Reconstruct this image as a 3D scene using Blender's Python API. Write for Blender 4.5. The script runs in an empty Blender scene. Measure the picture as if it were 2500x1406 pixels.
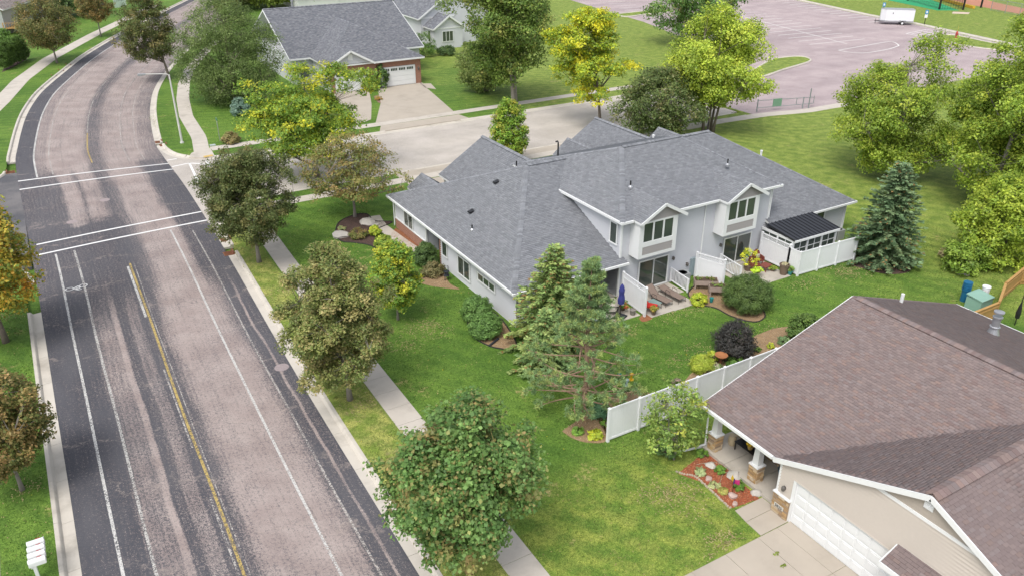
import bpy, bmesh, math, random
import numpy as np
from mathutils import Vector, Matrix

# ------------------------------------------------------------------ camera, sky, sun, exposure
SC = bpy.context.scene
COL = SC.collection
rad = math.radians
cam_d = bpy.data.cameras.new('camera')
cam_d.lens = 28.0
cam_d.sensor_width = 36.0
cam_d.clip_start = 0.5
cam_d.clip_end = 3000.0
cam = bpy.data.objects.new('camera', cam_d)
cam.location = (0, 0, 24.0)
cam.rotation_euler = (rad(90 - 26.9), 0, rad(-30.5))
COL.objects.link(cam)
SC.camera = cam

SUN_EL, SUN_AZ = 58.0, 236.0          # degrees; azimuth clockwise from +Y
world = bpy.data.worlds.new('World')
SC.world = world
world.use_nodes = True
wn = world.node_tree
for n in list(wn.nodes):
    wn.nodes.remove(n)
sky = wn.nodes.new('ShaderNodeTexSky')
sky.sky_type = 'NISHITA'
sky.sun_disc = False
sky.sun_elevation = rad(SUN_EL)
sky.sun_rotation = rad(SUN_AZ)
sky.air_density = 1.0
sky.dust_density = 3.0
hs = wn.nodes.new('ShaderNodeHueSaturation')
hs.inputs['Saturation'].default_value = 0.35
bg = wn.nodes.new('ShaderNodeBackground')
bg.inputs['Strength'].default_value = 0.15
wo = wn.nodes.new('ShaderNodeOutputWorld')
wn.links.new(sky.outputs[0], hs.inputs['Color'])
wn.links.new(hs.outputs[0], bg.inputs['Color'])
wn.links.new(bg.outputs[0], wo.inputs['Surface'])

sun_d = bpy.data.lights.new('sun', 'SUN')
sun_d.energy = 1.2
sun_d.angle = rad(26)
sun_d.color = (1.0, 0.96, 0.9)
sun = bpy.data.objects.new('sun', sun_d)
sdir = Vector((math.sin(rad(SUN_AZ)) * math.cos(rad(SUN_EL)), math.cos(rad(SUN_AZ)) * math.cos(rad(SUN_EL)), math.sin(rad(SUN_EL))))
sun.rotation_euler = sdir.to_track_quat('Z', 'Y').to_euler()
sun.location = (0, 0, 60)
COL.objects.link(sun)

SC.view_settings.view_transform = 'Standard'
SC.view_settings.look = 'None'
SC.view_settings.gamma = 1.0
SC.view_settings.use_curve_mapping = False
SC.view_settings.exposure = 0.64
SC.render.engine = 'CYCLES'
SC.cycles.max_bounces = 4
SC.cycles.diffuse_bounces = 2
SC.cycles.transparent_max_bounces = 5

# ------------------------------------------------------------------ helpers
random.seed(11)
RNG = np.random.default_rng(5)
UP = np.array([0.0, 0.0, 1.0])


def tag(o, label=None, cat=None, group=None, kind=None):
    if label: o['label'] = label
    if cat: o['category'] = cat
    if group: o['group'] = group
    if kind: o['kind'] = kind
    return o


ORI = {}


def thing(name, label, cat, loc, rz=0.0, group=None, kind=None):
    o = bpy.data.objects.new(name, None)
    o.empty_display_size = 0.3
    COL.objects.link(o)
    o.location = (loc[0], loc[1], loc[2] if len(loc) > 2 else 0.0)
    o.rotation_euler = (0, 0, rz)
    ORI[o.name] = tuple(o.location)
    return tag(o, label, cat, group, kind)


def mesh_obj(name, me, parent=None, origin=(0, 0, 0)):
    o = bpy.data.objects.new(name, me)
    COL.objects.link(o)
    if parent is not None:
        o.parent = parent
        ORI[o.name] = ORI.get(parent.name, (0, 0, 0))
    else:
        o.location = origin
        ORI[o.name] = tuple(origin)
    return o


class MB:
    """collects shapes; build() links them as one mesh object (points are in world metres unless local=True)"""
    def __init__(self):
        self.v = []
        self.f = []

    def add(self, vs, fs):
        b = len(self.v)
        self.v.extend([tuple(map(float, p)) for p in vs])
        self.f.extend([tuple(b + i for i in q) for q in fs])
        return self

    def box(self, c, s, rz=0.0):
        cx, cy, cz = c
        hx, hy, hz = s[0] / 2, s[1] / 2, s[2] / 2
        ca, sa = math.cos(rz), math.sin(rz)
        vs = []
        for z in (-hz, hz):
            for x, y in ((-hx, -hy), (hx, -hy), (hx, hy), (-hx, hy)):
                vs.append((cx + x * ca - y * sa, cy + x * sa + y * ca, cz + z))
        return self.add(vs, [(3, 2, 1, 0), (4, 5, 6, 7), (0, 1, 5, 4), (1, 2, 6, 5), (2, 3, 7, 6), (3, 0, 4, 7)])

    def b2(self, x0, x1, y0, y1, z0, z1):
        return self.box(((x0 + x1) / 2, (y0 + y1) / 2, (z0 + z1) / 2), (x1 - x0, y1 - y0, z1 - z0))

    def obox(self, c, r, u, n, sr, su, sn):
        c, r, u, n = (np.array(a, float) for a in (c, r, u, n))
        vs = []
        for k in (-.5, .5):
            for i, j in ((-.5, -.5), (.5, -.5), (.5, .5), (-.5, .5)):
                vs.append(c + r * sr * i + u * su * j + n * sn * k)
        return self.add(vs, [(3, 2, 1, 0), (4, 5, 6, 7), (0, 1, 5, 4), (1, 2, 6, 5), (2, 3, 7, 6), (3, 0, 4, 7)])

    def bar(self, a, b, w, h=None):
        """square bar from a to b"""
        a, b = np.array(a, float), np.array(b, float)
        d = b - a
        L = np.linalg.norm(d)
        d = d / L
        s = np.cross(d, UP)
        if np.linalg.norm(s) < 1e-4: s = np.array([1.0, 0, 0])
        s /= np.linalg.norm(s)
        t = np.cross(s, d)
        return self.obox((a + b) / 2, d, s, t, L, w, h or w)

    def tube(self, pts, rr, n=6, caps=True):
        pts = [np.array(p, float) for p in pts]
        if not hasattr(rr, '__len__'): rr = [rr] * len(pts)
        rings = []
        b = len(self.v)
        for i, p in enumerate(pts):
            d = pts[min(i + 1, len(pts) - 1)] - pts[max(i - 1, 0)]
            d = d / (np.linalg.norm(d) + 1e-9)
            s = np.cross(d, np.array([0.31, 0.95, 0.05]) if abs(d[2]) > .9 else UP)
            s /= np.linalg.norm(s) + 1e-9
            t = np.cross(d, s)
            for k in range(n):
                a = 2 * math.pi * k / n
                self.v.append(tuple(p + (s * math.cos(a) + t * math.sin(a)) * rr[i]))
        for i in range(len(pts) - 1):
            for k in range(n):
                self.f.append((b + i * n + k, b + i * n + (k + 1) % n, b + (i + 1) * n + (k + 1) % n, b + (i + 1) * n + k))
        if caps:
            self.f.append(tuple(b + k for k in range(n))[::-1])
            self.f.append(tuple(b + (len(pts) - 1) * n + k for k in range(n)))
        return self

    def prism(self, poly, z0, z1):
        n = len(poly)
        area = sum(poly[i][0] * poly[(i + 1) % n][1] - poly[(i + 1) % n][0] * poly[i][1] for i in range(n))
        if area < 0: poly = poly[::-1]
        vs = [(p[0], p[1], z0) for p in poly] + [(p[0], p[1], z1) for p in poly]
        fs = [tuple(range(n - 1, -1, -1)), tuple(range(n, 2 * n))]
        fs += [(i, (i + 1) % n, n + (i + 1) % n, n + i) for i in range(n)]
        return self.add(vs, fs)

    def lathe(self, c, prof, n=12):
        b = len(self.v)
        for r, z in prof:
            for k in range(n):
                a = 2 * math.pi * k / n
                self.v.append((c[0] + r * math.cos(a), c[1] + r * math.sin(a), c[2] + z))
        m = len(prof)
        for i in range(m - 1):
            for k in range(n):
                self.f.append((b + i * n + k, b + i * n + (k + 1) % n, b + (i + 1) * n + (k + 1) % n, b + (i + 1) * n + k))
        self.f.append(tuple(b + k for k in range(n))[::-1])
        self.f.append(tuple(b + (m - 1) * n + k for k in range(n)))
        return self

    def build(self, name, mat, parent=None, smooth=False, origin=None, tri=False, local=False, tints=None):
        if parent is not None:
            o0 = (0, 0, 0) if local else ORI[parent.name]
        else:
            o0 = origin or (0, 0, 0)
        v = [(p[0] - o0[0], p[1] - o0[1], p[2] - o0[2]) for p in self.v]
        me = bpy.data.meshes.new(name)
        me.from_pydata(v, [], self.f)
        if tri:
            bm = bmesh.new(); bm.from_mesh(me)
            bmesh.ops.triangulate(bm, faces=[f for f in bm.faces if len(f.verts) > 4])
            bm.to_mesh(me); bm.free()
        if smooth:
            me.polygons.foreach_set('use_smooth', [True] * len(me.polygons))
        me.materials.append(mat)
        me.update()
        return mesh_obj(name, me, parent, o0 if parent is None else (0, 0, 0))


def np_mesh(name, V, Q, mat, parent=None, tint=None, origin=(0, 0, 0), smooth=False):
    """V (n,3), Q (m,k) faces of k corners; tint (n,3) colours stored on the points"""
    o0 = np.array(ORI[parent.name] if parent is not None else origin)
    V = np.asarray(V, np.float32) - o0.astype(np.float32)
    Q = np.asarray(Q, np.int32)
    k = Q.shape[1]
    me = bpy.data.meshes.new(name)
    me.vertices.add(len(V)); me.vertices.foreach_set('co', V.ravel())
    me.loops.add(Q.size); me.loops.foreach_set('vertex_index', Q.ravel())
    me.polygons.add(len(Q))
    me.polygons.foreach_set('loop_start', np.arange(0, Q.size, k, dtype=np.int32))
    me.polygons.foreach_set('loop_total', np.full(len(Q), k, np.int32))
    if smooth: me.polygons.foreach_set('use_smooth', np.ones(len(Q), bool))
    if tint is not None:
        a = me.attributes.new('tint', 'FLOAT_COLOR', 'POINT')
        a.data.foreach_set('color', np.c_[tint, np.ones(len(tint))].astype(np.float32).ravel())
    me.materials.append(mat)
    me.update(calc_edges=True)
    me.validate()
    return mesh_obj(name, me, parent, tuple(o0))


# ------------------------------------------------------------------ materials
class NB:
    def __init__(self, name):
        self.m = bpy.data.materials.new(name)
        self.m.use_nodes = True
        self.t = self.m.node_tree
        self.b = self.t.nodes['Principled BSDF']
        self.out = self.t.nodes['Material Output']

    def n(self, typ, **kw):
        nd = self.t.nodes.new('ShaderNode' + typ)
        for k, v in kw.items():
            if k in nd.inputs.keys():
                self.s(nd.inputs[k], v)
            else:
                setattr(nd, k, v)
        return nd

    def s(self, inp, v):
        if isinstance(v, bpy.types.NodeSocket):
            self.t.links.new(v, inp)
        elif isinstance(v, bpy.types.Node):
            self.t.links.new(v.outputs[0], inp)
        else:
            if hasattr(inp.default_value, '__len__') and not hasattr(v, '__len__'):
                v = (v,) * len(inp.default_value)
            if hasattr(inp.default_value, '__len__') and len(inp.default_value) == 4 and len(v) == 3:
                v = (*v, 1.0)
            inp.default_value = v

    def pos(self):
        return self.n('NewGeometry').outputs['Position']

    def noise(self, scale, vec=None, detail=3.0, rough=.55, dist=0.0):
        nd = self.n('TexNoise', Scale=scale, Detail=detail, Roughness=rough, Distortion=dist)
        self.s(nd.inputs['Vector'], vec if vec is not None else self.pos())
        return nd.outputs['Fac']

    def math(self, op, a, b=0.0, c=None, clamp=False):
        nd = self.n('Math', operation=op, use_clamp=clamp)
        self.s(nd.inputs[0], a); self.s(nd.inputs[1], b)
        if c is not None: self.s(nd.inputs[2], c)
        return nd.outputs[0]

    def mix(self, fac, a, b, mode='MIX'):
        nd = self.n('MixRGB', blend_type=mode)
        self.s(nd.inputs[0], fac); self.s(nd.inputs[1], a); self.s(nd.inputs[2], b)
        return nd.outputs[0]

    def step(self, v, lo, hi):
        nd = self.n('MapRange', interpolation_type='SMOOTHSTEP')
        self.s(nd.inputs['Value'], v)
        nd.inputs['From Min'].default_value = lo; nd.inputs['From Max'].default_value = hi
        return nd.outputs['Result']

    def ramp(self, v, stops, interp='LINEAR'):
        nd = self.n('ValToRGB')
        nd.color_ramp.interpolation = interp
        el = nd.color_ramp.elements
        while len(el) > 1: el.remove(el[-1])
        el[0].position = stops[0][0]; c = stops[0][1]
        el[0].color = (c, c, c, 1) if not hasattr(c, '__len__') else (*c, 1)
        for p, c in stops[1:]:
            e = el.new(p)
            e.color = (c, c, c, 1) if not hasattr(c, '__len__') else (*c, 1)
        self.s(nd.inputs[0], v)
        return nd.outputs[0]

    def scaled(self, vec, sc):
        nd = self.n('VectorMath', operation='MULTIPLY')
        self.s(nd.inputs[0], vec); self.s(nd.inputs[1], sc)
        return nd.outputs[0]

    def bump(self, h, strength=.3, dist=.02):
        nd = self.n('Bump', Strength=strength, Distance=dist)
        self.s(nd.inputs['Height'], h)
        self.s(self.b.inputs['Normal'], nd.outputs[0])

    def fin(self, col=None, rough=None, metal=None, spec=None):
        if col is not None: self.s(self.b.inputs['Base Color'], col)
        if rough is not None: self.s(self.b.inputs['Roughness'], rough)
        if metal is not None: self.s(self.b.inputs['Metallic'], metal)
        if spec is not None: self.s(self.b.inputs['Specular IOR Level'], spec)
        return self.m


MATS = {}


def pm(name, col, rough=.6, var=.12, scale=3.0, fine=40.0, bump=0.0, metal=0.0, spec=.4, dirt=None):
    """plain painted / natural surface with uneven colour; optional dirt colour"""
    if name in MATS: return MATS[name]
    b = NB(name)
    p = b.pos()
    a = b.noise(scale, p)
    c = b.noise(fine, p, 2.0)
    f = b.math('ADD', b.math('MULTIPLY', b.math('SUBTRACT', a, .5), var * 2), b.math('MULTIPLY', b.math('SUBTRACT', c, .5), var * 1.2))
    f = b.math('ADD', f, 1.0)
    cc = b.n('CombineXYZ', X=col[0], Y=col[1], Z=col[2]).outputs[0]
    sc = b.n('VectorMath', operation='SCALE')
    b.s(sc.inputs[0], cc); b.s(sc.inputs['Scale'], f)
    out = sc.outputs[0]
    if dirt:
        d = b.step(b.noise(scale * .45, p, 6.0, .65), .5, .72)
        out = b.mix(b.math('MULTIPLY', d, dirt[3]), out, dirt[:3])
    if bump: b.bump(c, bump, .01)
    MATS[name] = b.fin(out, rough, metal, spec)
    return MATS[name]


def tintmat(name, rough=.6, mul=(1, 1, 1), trans=0.0, var=.1, scale=30.0, spec=.3, bump=0.0):
    """colour comes from the per-piece 'tint' attribute"""
    if name in MATS: return MATS[name]
    b = NB(name)
    at = b.n('Attribute', attribute_name='tint')
    nz = b.noise(scale, b.pos(), 2.0)
    f = b.math('ADD', b.math('MULTIPLY', b.math('SUBTRACT', nz, .5), var * 2), 1.0)
    sc = b.n('VectorMath', operation='SCALE')
    b.s(sc.inputs[0], at.outputs['Color']); b.s(sc.inputs['Scale'], f)
    col = b.mix(1.0, sc.outputs[0], mul, 'MULTIPLY') if mul != (1, 1, 1) else sc.outputs[0]
    if bump: b.bump(nz, bump, .01)
    b.fin(col, rough, 0.0, spec)
    if trans:
        tr = b.n('BsdfTranslucent')
        b.s(tr.inputs['Color'], col)
        mx = b.n('MixShader')
        mx.inputs[0].default_value = trans
        b.t.links.new(b.b.outputs[0], mx.inputs[1]); b.t.links.new(tr.outputs[0], mx.inputs[2])
        b.t.links.new(mx.outputs[0], b.out.inputs['Surface'])
    MATS[name] = b.m
    return b.m


LEAF = tintmat('leaf', .5, mul=(1.93, 1.95, 1.62), trans=.36, var=.08, scale=6.0, spec=.35)
NEEDLE = tintmat('needle', .6, mul=(2.25, 2.25, 1.85), trans=.22, var=.1, scale=8.0, spec=.25)
SHINGLE = tintmat('shingle', .85, var=.14, scale=70.0, spec=.2, bump=.25)
CHIP = tintmat('mulch_chip', .9, var=.2, scale=30.0, spec=.2)
STONE = tintmat('cut_stone', .8, var=.2, scale=22.0, spec=.25, bump=.4)
BARK = pm('bark', (.17, .14, .115), .9, .3, 6, 40, .5)
BARKG = pm('bark_grey', (.23, .205, .18), .9, .3, 6, 40, .5)
BARKP = pm('bark_pine', (.33, .22, .15), .9, .3, 5, 30, .5)
WHITE = pm('white_trim', (.74, .75, .75), .45, .05, 1.2, 20)
VINYL = pm('white_vinyl', (.80, .81, .83), .4, .05, .8, 12, dirt=(.52, .53, .48, .3))
SIDING = pm('grey_siding', (.53, .54, .57), .5, .06, .5, 8)
SIDING_W = pm('pale_and_sunlit_siding', (.58, .59, .615), .5, .05, .5, 8)  # pale far houses; on the duplex, grey siding with sunlight put into the colour
SIDING_T = pm('taupe_siding', (.33, .31, .30), .6, .06, .8, 8)
SIDING_B = pm('beige_siding', (.52, .465, .41), .55, .06, .6, 8)
SIDING_S = pm('beige_shake', (.40, .35, .30), .7, .15, 2, 20, .2)
DECKUND = pm('roof_underlay', (.06, .06, .065), .9)
CONC = pm('concrete', (.50, .455, .40), .85, .13, 1.1, 45, .12, dirt=(.30, .27, .23, .5))
CONC_D = pm('drive_concrete', (.42, .37, .31), .85, .12, .7, 45, .12, dirt=(.33, .29, .24, .55))
KERBM = pm('kerb_concrete', (.53, .49, .43), .85, .13, .9, 40, .12, dirt=(.27, .24, .2, .6))
SLABP = pm('patio_concrete', (.45, .41, .355), .85, .15, 1.2, 30, .12, dirt=(.27, .24, .2, .6))
BLACK = pm('black_metal', (.018, .018, .02), .4, .1)
DARKM = pm('dark_plastic', (.03, .034, .045), .5, .1)
GREYM = pm('galvanised', (.42, .43, .45), .38, .15, 4, 40, 0, .6)
LAMPM = pm('lamp_pole_paint', (.55, .55, .52), .45, .06)
RUST = pm('rusted_iron', (.20, .085, .045), .85, .35, 12, 60, .4)
WOODF = pm('cedar_fence', (.42, .25, .09), .75, .2, 4, 30, .2)
WOODG = pm('weathered_wood', (.34, .27, .23), .85, .2, 5, 40, .2)


def glassmat():
    b = NB('window_glass')
    c = b.mix(b.noise(.9, b.pos(), 2), (.03, .04, .034), (.085, .105, .09))  # pale green reflection of trees and sky put into the base colour
    return b.fin(c, .04, 0.0, .9)


GLASS = glassmat()


def brickmat(name, c1, c2, mortar, axis):
    b = NB(name)
    p = b.pos()
    s = b.n('SeparateXYZ'); b.s(s.inputs[0], p)
    cb = b.n('CombineXYZ'); b.s(cb.inputs[0], s.outputs[axis]); b.s(cb.inputs[1], s.outputs[2])
    br = b.n('TexBrick', Scale=1.0, Color1=c1, Color2=c2, Mortar=mortar)
    br.inputs['Mortar Size'].default_value = .012
    br.inputs['Brick Width'].default_value = .21
    br.inputs['Row Height'].default_value = .075
    b.s(br.inputs['Vector'], cb.outputs[0])
    col = b.mix(.35, br.outputs['Color'], b.mix(b.noise(9, p), (.16, .06, .035), (.42, .2, .13)))
    b.bump(br.outputs['Fac'], -.4, .01)
    return b.fin(col, .85, 0, .2)


BRICK_X = brickmat('red_brick_a', (.36, .145, .085), (.25, .085, .05), (.40, .33, .28), 1)
BRICK_Y = brickmat('red_brick_b', (.36, .145, .085), (.25, .085, .05), (.40, .33, .28), 0)


# ------------------------------------------------------------------ curves
def catmull(pts, k=8):
    P = [np.array(p, float) for p in pts]
    P = [2 * P[0] - P[1]] + P + [2 * P[-1] - P[-2]]
    out = []
    for i in range(1, len(P) - 2):
        for j in range(k):
            t = j / k
            a, b, c, d = P[i - 1], P[i], P[i + 1], P[i + 2]
            out.append(.5 * ((2 * b) + (-a + c) * t + (2 * a - 5 * b + 4 * c - d) * t * t + (-a + 3 * b - 3 * c + d) * t ** 3))
    out.append(P[-2])
    return out


def resample(pts, step):
    pts = [np.array(p, float) for p in pts]
    L = [0]
    for a, b in zip(pts, pts[1:]): L.append(L[-1] + np.linalg.norm(b - a))
    n = max(1, int(round(L[-1] / step)))
    A = np.array(pts)
    return [np.array([np.interp(t, L, A[:, k]) for k in range(A.shape[1])]) for t in np.linspace(0, L[-1], n + 1)]


def normals2(pts):
    out = []
    for i in range(len(pts)):
        d = pts[min(i + 1, len(pts) - 1)] - pts[max(i - 1, 0)]
        d = d / np.linalg.norm(d)
        out.append(np.array([d[1], -d[0]]))     # to the right of travel
    return out


# ------------------------------------------------------------------ ground materials
def grassmat(name, upper=False):
    b = NB(name)
    p = b.pos()
    sx = b.n('SeparateXYZ'); b.s(sx.inputs[0], p)
    X, Y = sx.outputs[0], sx.outputs[1]
    big = b.noise(.16, p, 3)
    med = b.noise(1.1, p, 3, .6)
    fine = b.noise(6.5, p, 3, .8)
    vf = b.noise(21, p, 2, .8)
    lush = b.mix(b.step(b.math('ADD', b.math('MULTIPLY', big, .6), b.math('MULTIPLY', med, .4)), .38, .62), (.072, .148, .028), (.122, .212, .042))
    olive = b.mix(b.step(med, .35, .65), (.138, .205, .045), (.225, .285, .072))
    verge = b.mix(b.step(med, .35, .65), (.155, .225, .048), (.30, .32, .105))
    clover = b.mix(b.step(med, .35, .68), (.115, .195, .038), (.235, .285, .068))
    col = lush
    park = b.math('ADD', X, b.math('MULTIPLY', b.math('SUBTRACT', big, .5), 22))
    col = b.mix(b.step(park, 42, 57), col, olive)
    front = b.math('ADD', Y, b.math('MULTIPLY', b.math('SUBTRACT', med, .5), 5))
    if not upper:
        col = b.mix(b.math('MULTIPLY', b.step(front, 25.0, 21.5), b.step(X, 45, 40)), col, clover)
        vg = b.math('ADD', X, b.math('MULTIPLY', b.math('SUBTRACT', med, .5), .6))
        col = b.mix(b.math('MULTIPLY', b.step(vg, 11.55, 11.25), b.step(X, -1, 1)), col, verge)
    # mowing stripes
    st = b.n('VectorMath', operation='DOT_PRODUCT')
    b.s(st.inputs[0], p); b.s(st.inputs[1], (.86, .5, 0) if not upper else (.3, .95, 0))
    w = b.math('SINE', b.math('ADD', b.math('MULTIPLY', st.outputs['Value'], 5.2), b.math('MULTIPLY', med, 3.0)))
    col = b.mix(b.math('MULTIPLY', b.step(w, -.4, .6), .30), col, b.mix(1.0, col, (1.5, 1.42, 1.25), 'MULTIPLY'))
    # dry patches
    dm = b.math('MULTIPLY', b.step(b.noise(.42, p, 4, .68), .585, .70), b.step(b.noise(4.5, p, 2, .7), .42, .62))
    col = b.mix(b.math('MULTIPLY', dm, .7), col, (.46, .36, .19))
    # light and dark blades, small yellow flowers
    col = b.mix(b.step(vf, .34, .66), b.mix(1.0, col, (.60, .64, .56), 'MULTIPLY'), b.mix(1.0, col, (1.36, 1.30, 1.26), 'MULTIPLY'))
    col = b.mix(b.step(fine, .36, .64), b.mix(1.0, col, (.76, .80, .72), 'MULTIPLY'), b.mix(1.0, col, (1.24, 1.2, 1.15), 'MULTIPLY'))
    fl = b.math('MULTIPLY', b.step(b.noise(16, p, 1), .71, .75), b.step(b.noise(.8, p, 3), .45, .65))
    col = b.mix(b.math('MULTIPLY', fl, .6), col, (.5, .45, .06))
    b.bump(b.math('ADD', fine, vf), .6, .05)
    return b.fin(col, .8, 0, .15)


GRASS = grassmat('lawn_grass')
GRASS_U = grassmat('lawn_grass_far', True)


def cracks(b, vec, scale, width, dist=.6):
    nz = b.n('TexNoise', Scale=scale * 1.7, Detail=5.0)
    b.s(nz.inputs['Vector'], vec)
    ad = b.n('VectorMath', operation='ADD')
    sc = b.n('VectorMath', operation='SCALE')
    b.s(sc.inputs[0], nz.outputs['Color']); sc.inputs['Scale'].default_value = dist / scale
    b.s(ad.inputs[0], vec); b.s(ad.inputs[1], sc.outputs[0])
    v = b.n('TexVoronoi', feature='DISTANCE_TO_EDGE', Scale=scale)
    b.s(v.inputs['Vector'], ad.outputs[0])
    return b.step(v.outputs['Distance'], width * scale, 0.0)


def roadmat():
    """u = metres across from the left edge (scaled to 11.5 m), v = metres along"""
    b = NB('worn_chip_seal_road')
    uv = b.n('UVMap').outputs[0]
    s = b.n('SeparateXYZ'); b.s(s.inputs[0], uv)
    U, V = s.outputs[0], s.outputs[1]
    wob = b.math('MULTIPLY', b.math('SUBTRACT', b.noise(.12, b.scaled(uv, (.3, 1, 1)), 3), .5), .5)
    u = b.math('DIVIDE', b.math('ADD', U, wob), 11.5)
    W = 11.5
    low = [(0, .93), (2.3, .90), (2.55, .55), (3.0, .42), (3.55, .46), (3.62, .12), (3.85, .16), (3.95, .80), (4.35, .74),
           (4.5, .44), (5.0, .50), (5.1, .80), (5.5, .72), (5.9, .70), (6.35, .30), (6.7, .10), (7.15, .12), (7.3, .24), (7.5, .10),
           (9.2, .10), (9.7, .22), (10.0, .42), (10.3, .74), (10.72, .84), (10.78, .2), (10.86, .2), (10.92, .80), (11.2, .78), (11.5, .88)]
    up = [(0, .93), (1.35, .90), (1.45, .45), (1.6, .25), (2.3, .34), (2.45, .10), (3.4, .12), (3.6, .22), (3.8, .10), (5.3, .12), (5.7, .45),
          (6.1, .62), (6.7, .52), (7.2, .22), (8.6, .14), (8.8, .28), (9.0, .12), (10.0, .15), (10.3, .34), (11.0, .40), (11.5, .5)]
    mid = [(0, .74), (1.5, .78), (3.6, .82), (4.6, .84), (5.9, .80), (6.5, .55), (7.0, .15), (9.0, .14), (9.3, .35), (9.6, .8), (11.5, .9)]
    mid2 = [(0, .78), (2.7, .70), (3.0, .2), (3.8, .22), (4.1, .6), (4.5, .2), (5.3, .35), (5.8, .72), (6.5, .55), (6.9, .18), (8.9, .16), (9.3, .5), (9.7, .85), (11.5, .92)]
    cn = b.ramp(u, [(x / W, c) for x, c in mid2])
    cl = b.ramp(u, [(x / W, c) for x, c in low])
    cm = b.ramp(u, [(x / W, c) for x, c in mid])
    cu = b.ramp(u, [(x / W, c) for x, c in up])
    vj = b.math('ADD', V, b.math('MULTIPLY', b.math('SUBTRACT', b.noise(.5, uv, 3), .5), 5))
    cov = b.mix(b.step(vj, 108, 116), cl, cm)
    cov = b.mix(b.step(vj, 127, 129), cov, cn)
    cov = b.mix(b.step(vj, 139, 147), cov, cu)
    # whole-road unevenness, long streaks from tyres, grain
    blot = b.noise(.22, b.scaled(uv, (1.6, .55, 1)), 3, .6)
    streak = b.noise(1.0, b.scaled(uv, (9.0, .22, 1)), 4, .65)
    streak2 = b.noise(1.0, b.scaled(uv, (26.0, .8, 1)), 3, .6)
    grain = b.noise(7, uv, 3, .85)
    g2 = b.noise(22, uv, 2, .85)
    q = b.math('ADD', b.math('ADD', cov, .05), b.math('MULTIPLY', b.math('SUBTRACT', blot, .5), .6))
    q = b.math('ADD', q, b.math('MULTIPLY', b.math('SUBTRACT', streak, .5), .85))
    q = b.math('ADD', q, b.math('MULTIPLY', b.math('SUBTRACT', streak2, .5), .35))
    q = b.math('ADD', q, b.math('MULTIPLY', b.math('SUBTRACT', grain, .5), 1.9))
    q = b.math('ADD', q, b.math('MULTIPLY', b.math('SUBTRACT', g2, .5), 3.2))
    mask = b.step(q, .36, .64)
    pink = b.mix(b.step(b.noise(.5, uv, 4), .3, .7), (.325, .268, .25), (.415, .355, .33))
    pink = b.mix(b.step(g2, .3, .75), b.mix(1.0, pink, (.72, .7, .7), 'MULTIPLY'), b.mix(1.0, pink, (1.2, 1.2, 1.2), 'MULTIPLY'))
    dark = b.mix(b.step(blot, .3, .7), (.052, .054, .065), (.078, .079, .090))
    dark = b.mix(b.step(g2, .35, .8), dark, b.mix(1.0, dark, (1.7, 1.62, 1.55), 'MULTIPLY'))
    col = b.mix(mask, pink, dark)
    # transverse thermal cracks: every 9-11 m, ragged
    cj = b.math('ADD', b.math('ADD', V, b.math('MULTIPLY', U, .06)), b.math('MULTIPLY', b.math('SUBTRACT', b.noise(.16, uv, 6, .72), .5), 9.0))
    md = b.math('ABSOLUTE', b.math('SUBTRACT', b.math('MODULO', cj, 4.7), 2.35))
    cr = b.math('MULTIPLY', b.step(md, .06, .015), b.step(b.noise(.35, uv, 2), .38, .5))
    halo = b.math('MULTIPLY', b.math('MULTIPLY', b.step(md, .45, .05), b.step(b.noise(2.2, uv, 4), .45, .65)), b.step(b.noise(.3, uv, 2), .42, .55))
    col = b.mix(b.math('MULTIPLY', halo, .35), col, (.40, .33, .29))
    col = b.mix(b.math('MULTIPLY', cr, .5), col, b.mix(mask, (.16, .145, .15), (.33, .28, .25)))
    ck = b.math('MULTIPLY', cracks(b, b.scaled(uv, (1, .7, 1)), .5, .02, 1.1), b.step(b.noise(.28, uv, 2), .42, .58))
    col = b.mix(b.math('MULTIPLY', ck, .75), col, (.13, .12, .125))
    b.bump(b.math('ADD', g2, grain), .35, .01)
    return b.fin(col, .88, 0, .25)


def streetmat(name, c1, c2, crack=.22, w=.014):
    b = NB(name)
    p = b.pos()
    g2 = b.noise(18, p, 4, .85)
    col = b.mix(b.step(b.noise(.35, p, 5, .6), .3, .7), c1, c2)
    col = b.mix(b.step(b.noise(.08, b.scaled(p, (.35, 1.6, 1)), 4), .4, .65), col, b.mix(1.0, col, (.84, .84, .85), 'MULTIPLY'))
    col = b.mix(b.step(g2, .38, .64), b.mix(1.0, col, (.76, .76, .76), 'MULTIPLY'), b.mix(1.0, col, (1.22, 1.22, 1.22), 'MULTIPLY'))
    if crack:
        ck = b.math('MULTIPLY', cracks(b, p, crack, w, 1.0), b.step(b.noise(.2, p, 2), .4, .5))
        col = b.mix(b.math('MULTIPLY', ck, .65), col, (.13, .12, .11))
    b.bump(g2, .3, .01)
    return b.fin(col, .88, 0, .2)


ROAD = roadmat()
STREET = streetmat('pale_street_asphalt', (.45, .41, .365), (.53, .485, .44))
LOT = streetmat('parking_lot_asphalt', (.375, .305, .31), (.445, .37, .37), .06, .03)


def paintmat(name, col, wear=.5):
    b = NB(name)
    uv = b.pos()
    q = b.math('ADD', b.math('MULTIPLY', b.noise(11, uv, 3, .85), .8), b.math('MULTIPLY', b.noise(.6, uv, 3), .2))
    m = b.step(q, wear - .05, wear + .07)
    tr = b.n('BsdfTransparent')
    mx = b.n('MixShader')
    b.s(mx.inputs[0], m)
    b.fin(col, .7, 0, .3)
    b.t.links.new(tr.outputs[0], mx.inputs[1]); b.t.links.new(b.b.outputs[0], mx.inputs[2])
    b.t.links.new(mx.outputs[0], b.out.inputs['Surface'])
    return b.m


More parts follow.
